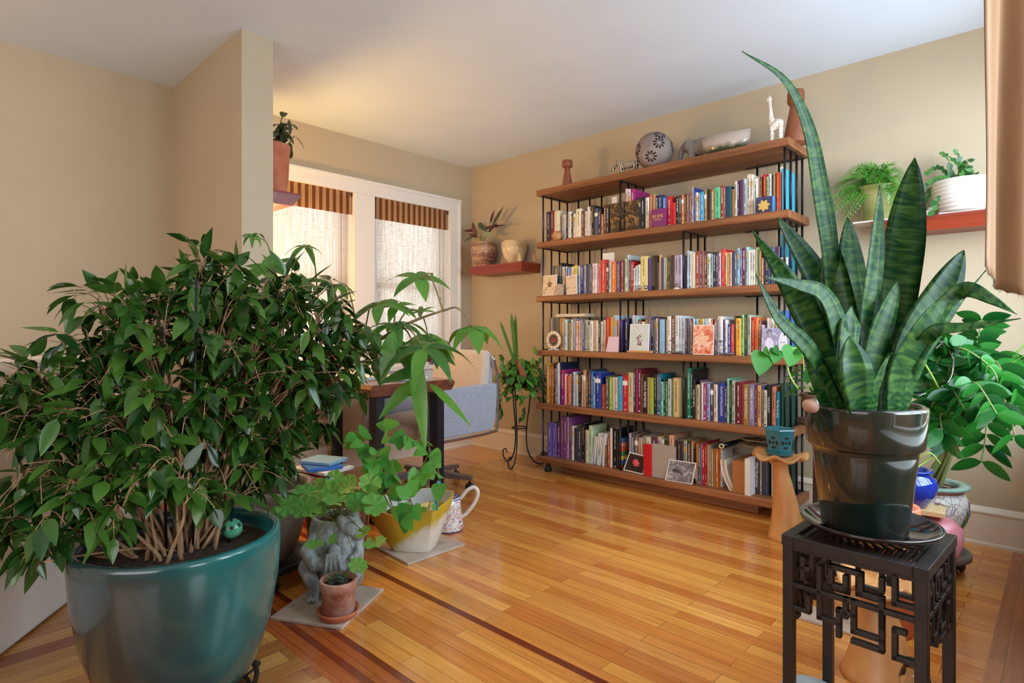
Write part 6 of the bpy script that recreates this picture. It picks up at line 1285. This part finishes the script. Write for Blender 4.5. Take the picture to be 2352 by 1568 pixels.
def blade(path, W_, prof, twist=0, thick=.0028, cup=.3, n=8, name='leaf', parent=sp, org=SP, m=M['snake'], face=None):
    P_ = spline(path, n); K_ = len(P_); vs_ = []; L_ = [0]
    for i in range(1, K_): L_.append(L_[-1]+(P_[i]-P_[i-1]).length)
    view = face or Vector((-FW[0], -FW[1], 0))
    for i, p_ in enumerate(P_):
        t = L_[i]/L_[-1]; tg = (P_[min(i+1, K_-1)]-P_[max(0, i-1)]).normalized(); nn = (view-tg*view.dot(tg)).normalized(); nn.rotate(Quaternion(tg, twist*(.4+t))); sd = tg.cross(nn)
        w_ = W_*prof(t)/2
        for s in (-1, -.55, 0, .55, 1): vs_.append(p_-org+sd*w_*s+nn*(cup*w_*(s*s)+thick/2*(1-.7*abs(s))))
        for s in (.55, 0, -.55): vs_.append(p_-org+sd*w_*s+nn*(cup*w_*(s*s)-thick/2))
    fs = [(i*8+j, i*8+(j+1) % 8, (i+1)*8+(j+1) % 8, (i+1)*8+j) for i in range(K_-1) for j in range(8)]+[(0, 1, 2, 3, 4, 5, 6, 7), tuple((K_-1)*8+j for j in range(7, -1, -1))]
    o = MB().add(vs_, fs).build(name, m, parent); me = o.data; uv = me.uv_layers.new(name='UVMap')
    for lp in me.loops:
        i, j = divmod(lp.vertex_index, 8); uv.data[lp.index].uv = ((j if j < 5 else 8-j)/4, L_[min(i, K_-1)])
    return o
def SN(t): return (.42+.58*math.sin(PI*min(1, t*.5/.62)) if t < .62 else max(.02, math.cos((t-.62)/.38*PI/2)**.75))
def SNL(t): return (.5+.5*min(1, t/.5)) if t < .5 else max(.02, 1-((t-.5)/.5)**1.6)
SNK = [ # (px,py,depth)..., width, twist
 ([(1935,935,1.42),(1918,800,1.42),(1905,600,1.42),(1878,420,1.42),(1852,290,1.4),(1800,185,1.38),(1704,117,1.35)], .042, .3, SNL),
 ([(1975,935,1.40),(1945,800,1.40),(1915,660,1.42),(1908,535,1.43)], .062, -.5, SN),
 ([(1985,935,1.42),(1975,800,1.43),(1950,650,1.44),(1946,498,1.46)], .068, .1, SN),
 ([(1990,935,1.38),(1985,780,1.37),(2005,600,1.36),(2021,425,1.36)], .042, .5, SN),
 ([(2030,935,1.42),(2045,780,1.43),(2068,580,1.44),(2101,362,1.46)], .078, -.3, SN),
 ([(2015,935,1.46),(2030,780,1.47),(2040,620,1.48),(2058,470,1.5)], .05, .3, SN),
 ([(2040,935,1.40),(2080,800,1.40),(2150,685,1.40),(2214,574,1.41)], .082, .2, SN),
 ([(2065,935,1.44),(2120,820,1.45),(2190,710,1.46),(2265,620,1.47)], .028, 1.1, SNL),
 ([(2060,935,1.38),(2105,800,1.36),(2160,700,1.32),(2215,665,1.28),(2280,690,1.24),(2336,722,1.22)], .048, .5, SNL),
 ([(2062,935,1.40),(2100,830,1.36),(2140,765,1.3),(2220,752,1.26),(2345,731,1.2)], .028, -.9, SNL),
 ([(2045,935,1.36),(2060,850,1.34),(2110,760,1.32),(2180,668,1.31)], .05, .4, SN),
 ([(1935,935,1.38),(1885,800,1.36),(1815,660,1.34),(1727,528,1.33)], .052, -.3, SNL),
 ([(1930,935,1.36),(1860,810,1.33),(1785,730,1.30),(1735,628,1.28)], .034, .4, SNL),
 ([(1945,935,1.46),(1915,760,1.48),(1870,640,1.5),(1785,498,1.52)], .062, .3, SN),
 ([(1950,935,1.34),(1925,770,1.33),(1890,680,1.31),(1830,655,1.29),(1752,635,1.27)], .042, .5, SNL),
 ([(1932,935,1.46),(1895,810,1.48),(1845,710,1.5),(1798,603,1.52)], .046, -.4, SN),
 ([(1955,935,1.33),(1940,850,1.33),(1945,765,1.33),(1955,702,1.34)], .044, .2, lambda t: .6+.4*math.sin(PI*min(1, t*.55)) if t < .85 else max(.1, 1-(t-.85)/.15)),
 ([(1968,938,1.31),(1962,870,1.31),(1955,820,1.31),(1950,772,1.31)], .062, -.1, SN),
 ([(1995,935,1.36),(2000,850,1.35),(2015,770,1.35),(2062,645,1.36)], .046, .1, SN),
 ([(1950,935,1.50),(1925,780,1.52),(1890,680,1.54),(1875,585,1.56)], .05, .6, SN),
 ([(1985,935,1.35),(2010,880,1.33),(2030,830,1.31),(2045,812,1.29),(2062,817,1.27)], .026, .9, SNL),
 ([(2020,935,1.48),(2010,820,1.5),(1995,720,1.5),(2000,610,1.52)], .06, .4, SN),
 ([(1905,935,1.42),(1880,860,1.42),(1860,760,1.42),(1830,640,1.44)], .05, -.2, SN)]
for pth, W_, tw2, pf_ in SNK:
    P_ = [at_d(*q) for q in pth]; b0 = P_[0]; v = b0-SP; v.z = 0
    if v.length > .095: v = v*(.095/v.length)
    P_[0] = SP+v+Vector((0, 0, .275)); blade(P_, W_*1.22, pf_, tw2*.55)
p = at_d(1862, 922, 1.36); o = MB().ell((0, 0, 0), (.022, .018, .014), M=Matrix.Rotation(.6, 3, 'Y')).build('pink_pebble', mat('pink_stone', srgb(196, 156, 136), srgb(176, 132, 112), .6, (30, 30, 30)), sp); o.location = Vector((p.x, p.y, SP.z+.313))-SP
# ---------------------------------------------------------------- mushroom stools
def stool(base, h, rc, rb, label, lean, wseed, m, rings=0):
    t = thing('mushroom_stool', base, label, 'stool', 'carved wooden mushroom stools')
    P_ = spline([Vector((0, 0, 0)), lean*.2+Vector((0, 0, h*.35)), lean*.75+Vector((0, 0, h*.75)), lean+Vector((0, 0, h-.02))], 6); K_ = len(P_)
    rad = [rb*(1-.62*min(1, (i/(K_-1))/.75)**.8)+(.012 if i > K_-3 else 0) for i in range(K_)]
    MB().tube(P_, rad, 28).build('stem', m, t)
    n_ = 64; vs_ = []; rr = [0, .3, .6, .85, 1.0, .96, .7, .3]; zz = [.0, .0, .001, .004, .01, -.004, -.012, -.022]
    for r_, z_ in zip(rr, zz):
        for i in range(n_):
            a = 2*PI*i/n_; k = 1+.06*math.sin(5*a+wseed)*r_; vs_.append(lean+Vector((r_*rc*k*math.cos(a), r_*rc*k*math.sin(a), h+z_+.013*math.sin(6*a+wseed)*r_**2)))
    fs = [(j*n_+i, j*n_+(i+1) % n_, (j+1)*n_+(i+1) % n_, (j+1)*n_+i) for j in range(len(rr)-1) for i in range(n_)]
    MB().add(vs_, fs).build('cap', m, t); return t
M['teak'] = mat('carved_teak', srgb(196, 130, 74), srgb(222, 164, 104), .4, (14, 14, 3), 5, lo=.3, hi=.7)
MS = Vector((3.04, 1.0, 0)); stool(MS, .408, .126, .092, 'carved mushroom stool with wavy cap in front of the bookcase, teal pot on top', Vector((-.02, .03, 0)), .6, M['teak'])
MS2 = Vector((2.02, .40, 0)); stool(MS2, .27, .105, .11, 'carved mushroom stool seen through the black plant stand', Vector((.02, .02, 0)), 2.0, M['teak'])
# hexagonal teal orchid pot
OC = Vector((3.02, 1.03, .411))
M['tealg'] = mat('teal_orchid_glaze', srgb(24, 112, 132), srgb(70, 132, 140), .12, (8, 8, 8), coat=.4)
def hexl(prof, name, parent, loc=None, rot=.35):
    o = MB().lathe(prof, n=6).build(name, M['tealg'], parent, smooth=False, bevel=.002, loc=loc); o.rotation_euler = (0, 0, rot); return o
sa = hexl([(.045, 0), (.062, .004), (.075, .022), (.07, .022), (.05, .01), (0, .01)], 'saucer', None, OC); tag(sa, 'hexagonal teal saucer on the mushroom stool', 'saucer')
op = thing('orchid_pot', OC+Vector((0, 0, .0105)), 'hexagonal teal orchid pot with cut out petals on the mushroom stool', 'pot')
hexl([(.05, 0), (.055, .006), (.072, .09), (.076, .118), (.073, .122), (.066, .12), (.06, .09), (0, .03)], 'pot', op)
for s in range(6):
    a = .35+PI/6+s*PI/3; cd = Vector((math.cos(a), math.sin(a), 0)); sd = Vector((-cd.y, cd.x, 0)); hl = MB()
    for (u, w_, ru, rw) in ((0, .058, .006, .006), (0, .082, .012, .0055), (0, .034, .012, .0055), (-.018, .058, .0055, .011), (.018, .058, .0055, .011)):
        z = w_; ap = (.0555+.0205*z/.11)*math.cos(PI/6)+.0008+.0; hl.add([cd*ap+sd*(u+ru*math.cos(2*PI*k/12))+Vector((0, 0, z+rw*math.sin(2*PI*k/12)))+cd*(.19*rw*math.sin(2*PI*k/12)) for k in range(12)], [tuple(range(12))])
    hl.build('cut_out', dark, op, smooth=False)
# ---------------------------------------------------------------- pothos trailing beside the snake plant
PT = Vector((2.78, .78, .0))
pp_ = thing('added_pedestal', PT, 'added dark pedestal behind the snake plant', 'pedestal')  # unseen support, added to hold the trailing pothos
MB().lathe([(.10, 0), (.10, .02), (.03, .03), (.025, .6), (.09, .62), (.09, .64), (0, .64)], n=32).build('column', M['blackwood'], pp_)
PTT = PT+Vector((0, 0, .641))
po_ = thing('potted_pothos', PTT, 'trailing pothos plant behind the snake plant, vine reaching over the shelf', 'potted plant')
MB().lathe([(.05, 0), (.055, .004), (.075, .1), (.078, .11), (.07, .11), (.068, .09), (0, .09)], n=36).build('pot', mat('brown_pot', srgb(96, 70, 56), None, .4), po_)
pl_ = MB(); ps_ = MB(); random.seed(91)
def vine(q, n_, L_, W_, mb_l, mb_s, org, dirs=None, th=.0028):
    s__ = spline([v-org for v in q], 6); mb_s.tube(s__, th, 6)
    return s__
top_ = PTT+Vector((0, 0, .10))
V = vine([top_, at_d(1850, 870, 2.6), at_d(1838, 800, 2.55), at_d(1790, 815, 2.55), at_d(1755, 815, 2.55)], 0, 0, 0, pl_, ps_, PTT)
V2 = vine([at_d(1805, 806, 2.55), at_d(1808, 840, 2.53), at_d(1818, 870, 2.5), at_d(1833, 892, 2.5)], 0, 0, 0, pl_, ps_, PTT, th=.0035)
for (x, y, dx, dy, L_, W_) in ((1752,808,1741,864,.115,.095),(1783,802,1776,840,.075,.065),(1822,796,1808,848,.10,.09),(1790,805,1760,798,.05,.05),(1825,800,1856,800,.075,.06),(1765,808,1745,800,.05,.05)):
    A_ = at_d(x, y, 2.55)-PTT; B_ = at_d(dx, dy, 2.5)-PTT; pl_.leaf(A_, B_-A_, Vector((-FW[0], -FW[1], .5)), L_, W_, prof=HEARTP, seg=9, droop=.35, fold=.14)
for k in range(16):
    a = random.uniform(0, 6.28); pl_.leaf(Vector((math.cos(a)*.05, math.sin(a)*.05, .1+random.uniform(-.02, .12))), Vector((math.cos(a), math.sin(a), random.uniform(-.3, .5))), Vector((0, 0, 1)), .11, .07, prof=HEARTP, seg=8, droop=.8, fold=.14)
pl_.build('foliage', greens('pothos_leaf', srgb(24, 92, 30), srgb(64, 140, 46), .45, .25, spec=.3), po_); ps_.build('vine_stem', mat('lime_stem', srgb(150, 190, 80), None, .5), po_)
# ---------------------------------------------------------------- mosaic pot with ZZ plant on dolly
ZC_ = Vector((3.065, .425, 0))
m = bpy.data.materials.new('white_mosaic'); m.use_nodes = True; N = m.node_tree.nodes; Lk = m.node_tree.links; b = N['Principled BSDF']; b.inputs['Roughness'].default_value = .25
tc = N.new('ShaderNodeTexCoord'); vo = N.new('ShaderNodeTexVoronoi'); vo.feature = 'DISTANCE_TO_EDGE'; vo.inputs['Scale'].default_value = 30; Lk.new(tc.outputs['Object'], vo.inputs['Vector'])
v2 = N.new('ShaderNodeTexVoronoi'); v2.inputs['Scale'].default_value = 30; Lk.new(tc.outputs['Object'], v2.inputs['Vector'])
cr0 = N.new('ShaderNodeValToRGB'); cr0.color_ramp.elements[0].color = srgb(226, 222, 216); cr0.color_ramp.elements[1].color = srgb(244, 242, 240); Lk.new(v2.outputs['Color'], cr0.inputs[0])
rp = N.new('ShaderNodeValToRGB'); rp.color_ramp.elements[0].position = .018; rp.color_ramp.elements[1].position = .035; rp.color_ramp.elements[0].color = (0, 0, 0, 1); rp.color_ramp.elements[1].color = (1, 1, 1, 1); Lk.new(vo.outputs[0], rp.inputs[0])
mx = N.new('ShaderNodeMixRGB'); mx.inputs[1].default_value = srgb(150, 110, 92); Lk.new(rp.outputs[0], mx.inputs[0]); Lk.new(cr0.outputs[0], mx.inputs[2]); Lk.new(mx.outputs[0], b.inputs['Base Color'])
dz = thing('plant_dolly', ZC_, 'grey round plant dolly on black casters under the mosaic pot', 'plant dolly'); dolly(dz, .145, mat('grey_wood', srgb(120, 108, 104), srgb(96, 86, 82), .6, (4, 40, 4)), 4, -.95, .10)
ZP = ZC_+Vector((0, 0, .10))
zp = thing('potted_zz_plant', ZP, 'glossy ZZ plant in a white mosaic pot by the right wall', 'potted plant')
zprof = [(r*.84, z*.76) for r, z in [(.07, 0), (.075, .004), (.10, .05), (.14, .14), (.162, .22), (.16, .28), (.14, .325), (.125, .335)]]
MB().lathe(zprof+[(.10, .25), (.10, .228), (0, .228)], n=64).build('pot', m, zp)
MB().lathe([(r*.84, z*.76) for r, z in [(.125, .335), (.155, .345), (.168, .355), (.166, .365), (.135, .368), (.118, .362), (.115, .34)]], n=64, caps=False).build('rim', mat('green_rim_tiles', srgb(120, 160, 146), srgb(150, 180, 166), .25, (30, 30, 30)), zp)
MB().lathe([(r*.84, z*.76) for r, z in [(.127, .328), (.143, .333), (.15, .345), (.12, .345)]], n=64, caps=False).build('neck', M['terracotta'], zp)
def onpot(a, z, off=.0015):
    r = next(zprof[i][0]+(zprof[i+1][0]-zprof[i][0])*(z-zprof[i][1])/(zprof[i+1][1]-zprof[i][1]) for i in range(len(zprof)-1) if zprof[i][1] <= z <= zprof[i+1][1])+off
    return (r*math.cos(a), r*math.sin(a), z)
def potband(pts, wd, mm, name):
    mb_ = MB(); vs_ = []
    for k, (a, z) in enumerate(pts):
        t = k/(len(pts)-1); w_ = wd*math.sin(PI*min(.97, max(.06, t)))
        vs_ += [onpot(a-w_, z), onpot(a, z, .003), onpot(a+w_, z)]
    mb_.add(vs_, [(3*k+j, 3*k+j+1, 3*k+j+4, 3*k+j+3) for k in range(len(pts)-1) for j in range(2)]).build(name, mm, zp)
ga = math.atan2(-FW[1], -FW[0]); gm_ = mat('green_mosaic', srgb(60, 120, 52), srgb(110, 170, 80), .2, (40, 40, 40)); pm_ = mat('purple_mosaic', srgb(92, 50, 130), srgb(150, 110, 180), .2, (50, 50, 50))
potband([(ga+.05+.45*t-.2*t*t+.25*math.sin(t*2), .015+.185*t) for t in [i/16 for i in range(17)]], .12, gm_, 'green_leaf_inlay')
potband([(ga-.25+.3*t, .045+.115*t) for t in [i/12 for i in range(13)]], .10, gm_, 'green_leaf_inlay')
potband([(ga+.78, .115+.105*t) for t in [i/12 for i in range(13)]], .17, pm_, 'purple_flower_inlay')
soil_disc(zp, .098, .246)
random.seed(95); zl = MB(); zs = MB()
def zzstem(q, n_, L_, W_, r0=.008):
    s__ = spline([v-ZP for v in q], 8); K_ = len(s__); zs.tube(s__, [r0-(r0-.0025)*i/(K_-1) for i in range(K_)], 7)
    for k in range(n_):
        t = .35+.65*k/(n_-1); i_ = min(K_-1, int(t*(K_-1))); p_ = s__[i_]; tg = (s__[min(K_-1, i_+1)]-s__[max(0, i_-1)]).normalized(); sd = tg.cross(Vector((0, 0, 1))).normalized() if abs(tg.z) < .97 else Vector((RT[0], RT[1], 0))
        for s in (-1, 1):
            d_ = (sd*s+tg*.55+rnd_dir()*.25).normalized(); zl.leaf(p_, d_, tg.cross(d_)*s+Vector((0, 0, .8)), L_*random.uniform(.8, 1.1), W_, prof=lambda t: math.sin(PI*t**.85)**.75 if 0 < t < 1 else .02, seg=7, droop=.35, fold=.16)
D = 2.45
zb0 = ZP+Vector((0, 0, .245))
for q in (((2205,960,D),(2215,850,D),(2240,800,D+.05),(2255,735,D+.1)), ((2190,1000,D),(2170,880,D),(2140,820,D-.05),(2110,790,D-.1)), ((2200,980,D),(2200,870,D),(2250,830,D-.1),(2310,870,D-.2),(2345,960,D-.25)), ((2195,980,D),(2180,900,D-.1),(2230,870,D-.2),(2265,960,D-.3),(2255,1060,D-.35)), ((2200,1000,D),(2150,920,D-.1),(2125,880,D-.15)), ((2200,990,D),(2190,930,D-.1),(2150,920,D-.2),(2130,960,D-.25)), ((2210,980,D),(2230,880,D),(2290,820,D),(2350,840,D)), ((2200,980,D),(2180,870,D-.2),(2200,800,D-.25),(2280,850,D-.35),(2300,930,D-.4)), ((2205,1000,D),(2200,940,D-.2),(2190,900,D-.3),(2215,940,D-.35)), ((2205,980,D),(2230,900,D-.15),(2280,860,D-.3),(2340,900,D-.4)), ((2205,980,D),(2170,900,D-.1),(2150,840,D-.2),(2180,790,D-.25)), ((2200,980,D),(2180,930,D-.15),(2160,960,D-.3),(2170,1010,D-.32)), ((2205,980,D),(2220,900,D-.1),(2260,830,D-.1),(2300,850,D-.3),(2330,1000,D-.4)), ((2205,980,D),(2200,900,D-.2),(2240,880,D-.4),(2290,950,D-.5)), ((2205,980,D),(2215,860,D),(2200,790,D),(2160,770,D-.1)), ((2205,980,D),(2240,900,D),(2310,880,D),(2350,930,D))):
    zzstem([zb0+Vector((random.uniform(-.04, .04), random.uniform(-.04, .04), 0))]+[at_d(*v) for v in q], 13, .10, .046)
zl.build('foliage', M['zz'], zp); zs.build('stems', M['stemg'], zp)
MB().tube(spline([v-ZP for v in (at_d(2150, 800, 2.2), at_d(2170, 790, 2.2), at_d(2190, 830, 2.2), at_d(2175, 880, 2.2), at_d(2110, 910, 2.2))], 8), .0035, 8).build('support_hoop', M['chrome'], zp)
# asparagus fern at right edge
tag(MB().box2((1.2, SY-.0, .585), (3.5, SY+.15, .615)).build('trim_added_sill', M['wtrim'], smooth=False, bevel=.004), kind='structure')  # unseen window sill, added to carry the fern pot
AC = Vector((2.85, -.03, .6155)); af = thing('potted_asparagus_fern', AC+Vector((.0, .0, 0)), 'feathery asparagus fern at the right edge by the assumed side window', 'potted plant')
MB().lathe([(.05, 0), (.055, .004), (.07, .12), (.074, .13), (.066, .13), (.064, .11), (0, .11)], n=32).build('pot', M['terracotta'], af)
MB().tube([(0, 0, .11), (0, 0, .25)], .004, 8).build('stem', M['stemg'], af)
random.seed(96); an = MB()
for k in range(22):
    z = random.uniform(.12, .34); a = random.uniform(.2, 2.9); e = Vector((math.cos(a)*random.uniform(.04, .2), math.sin(a)*random.uniform(.08, .24), z)); s__ = spline([Vector((0, 0, .12)), e*.5+Vector((0, 0, z*.7)), e], 6)
    an.tube(s__, .001, 4)
    for q in s__[3:]:
        for j in range(9): an.tube([q, q+rnd_dir()*.018], [.0006, .0002], 3)
an.build('foliage', greens('asparagus_leaf', srgb(120, 186, 70), srgb(160, 210, 100), .6, .3), af)
# pink wavy stool, wooden block, blue pot, orange pot
KC = Vector((2.60, .385, 0)); t = thing('pink_stool', KC, 'pink glazed stool with wavy top beside the mosaic pot', 'stool')
pk = mat('pink_glaze', srgb(196, 112, 122), srgb(214, 150, 156), .3, (8, 8, 8))
n_ = 56; vs_ = []
for r_, z_ in ((0, .35), (.4, .352), (.75, .345), (1.0, .31), (1.02, .27), (.92, .22), (.7, .17), (.5, .15), (0, .15)):
    for i in range(n_): a = 2*PI*i/n_; vs_.append((.112*r_*(1+.09*math.sin(3*a))*math.cos(a), .112*r_*(1+.09*math.sin(3*a))*math.sin(a), z_+.012*math.sin(4*a+1)*min(1, r_)**2))
MB().add(vs_, [(j*n_+i, j*n_+(i+1) % n_, (j+1)*n_+(i+1) % n_, (j+1)*n_+i) for j in range(8) for i in range(n_)]).build('wavy_top', pk, t)
for k in range(3): a = 2*PI*k/3+.5; MB().tube([(.04*math.cos(a), .04*math.sin(a), .165), (.07*math.cos(a), .07*math.sin(a), 0)], [.02, .012], 12).build('leg', mat('red_leg', srgb(190, 52, 40), None, .4) if k == 0 else bpy.data.materials['red_leg'], t)
o = MB().box((0, 0, .009), (.11, .15, .018), rz=.1).build('wooden_block', mat('maple_block', srgb(216, 176, 122), srgb(230, 200, 150), .5, (4, 30, 30)), None, smooth=False, loc=(2.60, .39, .364), bevel=.002); tag(o, 'flat pale wooden block on the pink stool', 'block')
BC_ = Vector((2.59, .415, .3825)); o = thing('blue_pot', BC_, 'round cobalt blue glazed pot on the wooden block', 'pot')
MB().lathe([(r*.86, z*.84) for r, z in [(.05, 0), (.056, .004), (.085, .055), (.096, .095), (.088, .125), (.066, .14), (.07, .152), (.082, .158), (.078, .163), (.06, .16), (.056, .145), (0, .14)]], n=56).build('pot_body', mat('cobalt_glaze', srgb(22, 44, 140), srgb(34, 66, 170), .08, (6, 6, 6), coat=.6), o)
vs_ = MB(); s__ = spline([v-BC_ for v in (BC_+Vector((-.02, .0, .125)), at_d(2160, 1030, 2.2), at_d(2185, 960, 2.2), at_d(2150, 880, 2.15), at_d(2112, 815, 2.1))], 8); vs_.tube(s__, .0035, 7); vs_.tube(spline([v-BC_ for v in (BC_+Vector((-.03, .02, .125)), at_d(2130, 1040, 2.1), at_d(2160, 1065, 2.1))], 5), .003, 6)
vs_.build('trailing_stem', bpy.data.materials['lime_stem'], o)
OP = Vector((2.35, .43, 0)); o = thing('coral_pot', OP, 'coral terracotta pot just behind the snake plant pot', 'pot')
MB().lathe([(.055, 0), (.06, .004), (.068, .34), (.076, .36), (.08, .43), (.076, .435), (.066, .43), (0, .4)], n=40).build('pot_body', mat('coral_clay', srgb(226, 140, 104), srgb(206, 120, 88), .5, (10, 10, 10)), o)
# items on the floor near the second stool
tile([(2.22, .74), (2.22, .46), (2.34, .46), (2.34, .74)], 'beige stone tile behind the black plant stand')
o = MB().lathe([(.03, 0), (.045, .003), (.06, .03), (.072, .06), (.07, .062), (.056, .03), (.03, .008), (0, .008)], n=40).build('white_bowl', mat('teal_white_glaze', srgb(206, 216, 216), srgb(120, 160, 170), .15, (8, 8, 8)), None, loc=(1.70, .50, .0005)); tag(o, 'small pale bowl on the floor under the black plant stand', 'bowl')
o = MB().lathe([(.03, 0), (.034, .004), (.036, .11), (.03, .13), (.026, .14), (.03, .15), (.027, .152), (.022, .14), (.03, .1), (.028, .01), (0, .01)], n=36).build('glass_jar', mat('clear_glass', (.95, .97, .97, 1), None, .02, trans=1, ior=1.45), None, loc=(1.86, .29, .0005)); tag(o, 'small clear glass jar on the floor beside the second mushroom stool', 'jar')
# ---------------------------------------------------------------- right shelf: fern, cactus
RZ = 1.5755
def onr(px_, X): return Vector((X, at_x(px_, 500, X).y, RZ))
cf = onr(2018, 3.49)
o = MB().box((0, 0, .004), (.16, .2, .008)).build('white_tile', M['white'], None, smooth=False, loc=cf, bevel=.001); tag(o, 'white ceramic tile under the fern pot on the right shelf', 'tile')
fp = thing('potted_fern', cf+Vector((0, 0, .0085)), 'green fern in an olive glazed pot on the right wall shelf', 'potted plant')
MB().lathe([(.07, 0), (.075, .004), (.095, .16), (.1, .17), (.1, .178), (.09, .178), (.086, .15), (0, .15)], n=44).build('pot', mat('olive_glaze', srgb(120, 128, 62), srgb(170, 166, 112), .12, (4, 4, 8), coat=.5), fp); soil_disc(fp, .087, .158)
random.seed(101); fl_ = MB(); fst = MB(); FO = cf+Vector((0, 0, .0085))
def frond(p0, p1, n_, W_, sag=.06, prof_=None):
    m_ = (p0+p1)/2+Vector((0, 0, sag)); s__ = spline([p0, m_, p1], n_//2); K_ = len(s__); fst.tube(s__, .0013, 4)
    for i in range(2, K_):
        t = i/(K_-1); tg = (s__[i]-s__[i-1]).normalized(); sd = tg.cross(Vector((-.6, -.3, .8))).normalized(); w_ = W_*(math.sin(PI*(t*.8+.12)))
        for s in (-1, 1):
            d_ = (sd*s+tg*.45).normalized(); q = s__[i]; fst_ = q+d_*w_
            for j in range(4): a_ = j/4; pp2 = q+d_*w_*a_; fl_.leaf(pp2, (d_+tg*.9*(1 if j % 2 else -1)).normalized(), Vector((-.5, -.5, .8)), w_*.5*(1-a_*.5), w_*.26, seg=2, droop=.2, fold=.1, prof=lambda t: .7 if t < .9 else .1)
for (x, y) in ((1905,435),(1890,470),(1900,500),(1930,520),(1950,395),(1975,385),(1990,400),(2050,380),(2075,400),(2080,430),(2085,470),(2065,490),(1960,450),(1945,470),(2030,440),(2055,450),(1985,445),(1925,415),(2045,400),(1915,455),(2020,400),(2000,420),(1970,410),(2060,420)):
    frond(Vector((random.uniform(-.03, .03), random.uniform(-.03, .03), .165)), at_x(x, y, random.uniform(3.33, 3.5))-FO, 18, random.uniform(.034, .05))
fl_.build('foliage', M['fern'], fp); fst.build('stems', M['stemg'], fp)
cc2 = onr(2212, 3.49)
o = MB().box((0, 0, .004), (.15, .17, .008)).build('white_tile', M['white'], None, smooth=False, loc=cc2, bevel=.001); tag(o, 'white ceramic tile under the ribbed pot on the right shelf', 'tile')
o = thing('potted_christmas_cactus', cc2+Vector((0, 0, .0085)), 'Christmas cactus in a white ribbed bowl on the right wall shelf', 'potted plant'); CO = cc2+Vector((0, 0, .0085))
pr_ = [(.08, 0)]; z = 0
for k in range(8): r = .09+.035*math.sin(PI*.5*min(1, (k+1)/6)); pr_ += [(r-.006, z+.002), (r, z+.006), (r, z+.013), (r-.006, z+.017)]; z += .0185
pr_ += [(.12, .15), (.112, .15), (.108, .13), (0, .13)]
MB().lathe(pr_, n=56).build('pot', M['white'], o); soil_disc(o, .108, .138)
random.seed(103); cl = MB()
def chain(p0, p1, n_, sag):
    m_ = (p0+p1)/2+Vector((0, 0, sag)); s__ = spline([p0, m_, p1], max(2, n_//2)); K_ = len(s__)
    for i in range(K_-1): d_ = s__[i+1]-s__[i]; cl.leaf(s__[i], d_, Vector((-.7, -.4, .4))+rnd_dir()*.5, d_.length*1.1, .026, seg=5, droop=.05, fold=.08, prof=lambda t: .45+.55*math.sin(PI*t**1.3)*(1+.1*math.sin(t*22)))
for (x, y) in ((2190,345),(2160,350),(2165,360),(2130,420),(2118,450),(2110,480),(2140,470),(2235,370),(2245,400),(2240,430),(2220,400),(2150,430),(2170,410),(2200,420),(2228,385),(2125,400),(2135,495),(2215,380),(2232,410),(2108,440),(2180,440),(2245,450),(2205,395)):
    chain(Vector((random.uniform(-.03, .03), random.uniform(-.04, .04), .14)), at_x(x, y, random.uniform(3.36, 3.52))-CO, 8, random.uniform(.02, .06))
cl.build('foliage', M['cact'], o)
q = onr(2130, 3.44); o = MB().ell((0, 0, .016), (.016, .018, .017)).ell((0, -.012, .036), (.010, .011, .010)).build('shell_figure', M['white'], None, loc=(q.x, q.y, q.z-.001)); tag(o, 'small white bird shaped ornament between the two pots, right shelf', 'ornament')
o['label'] = 'small white ornament between the two plant pots on the right shelf'
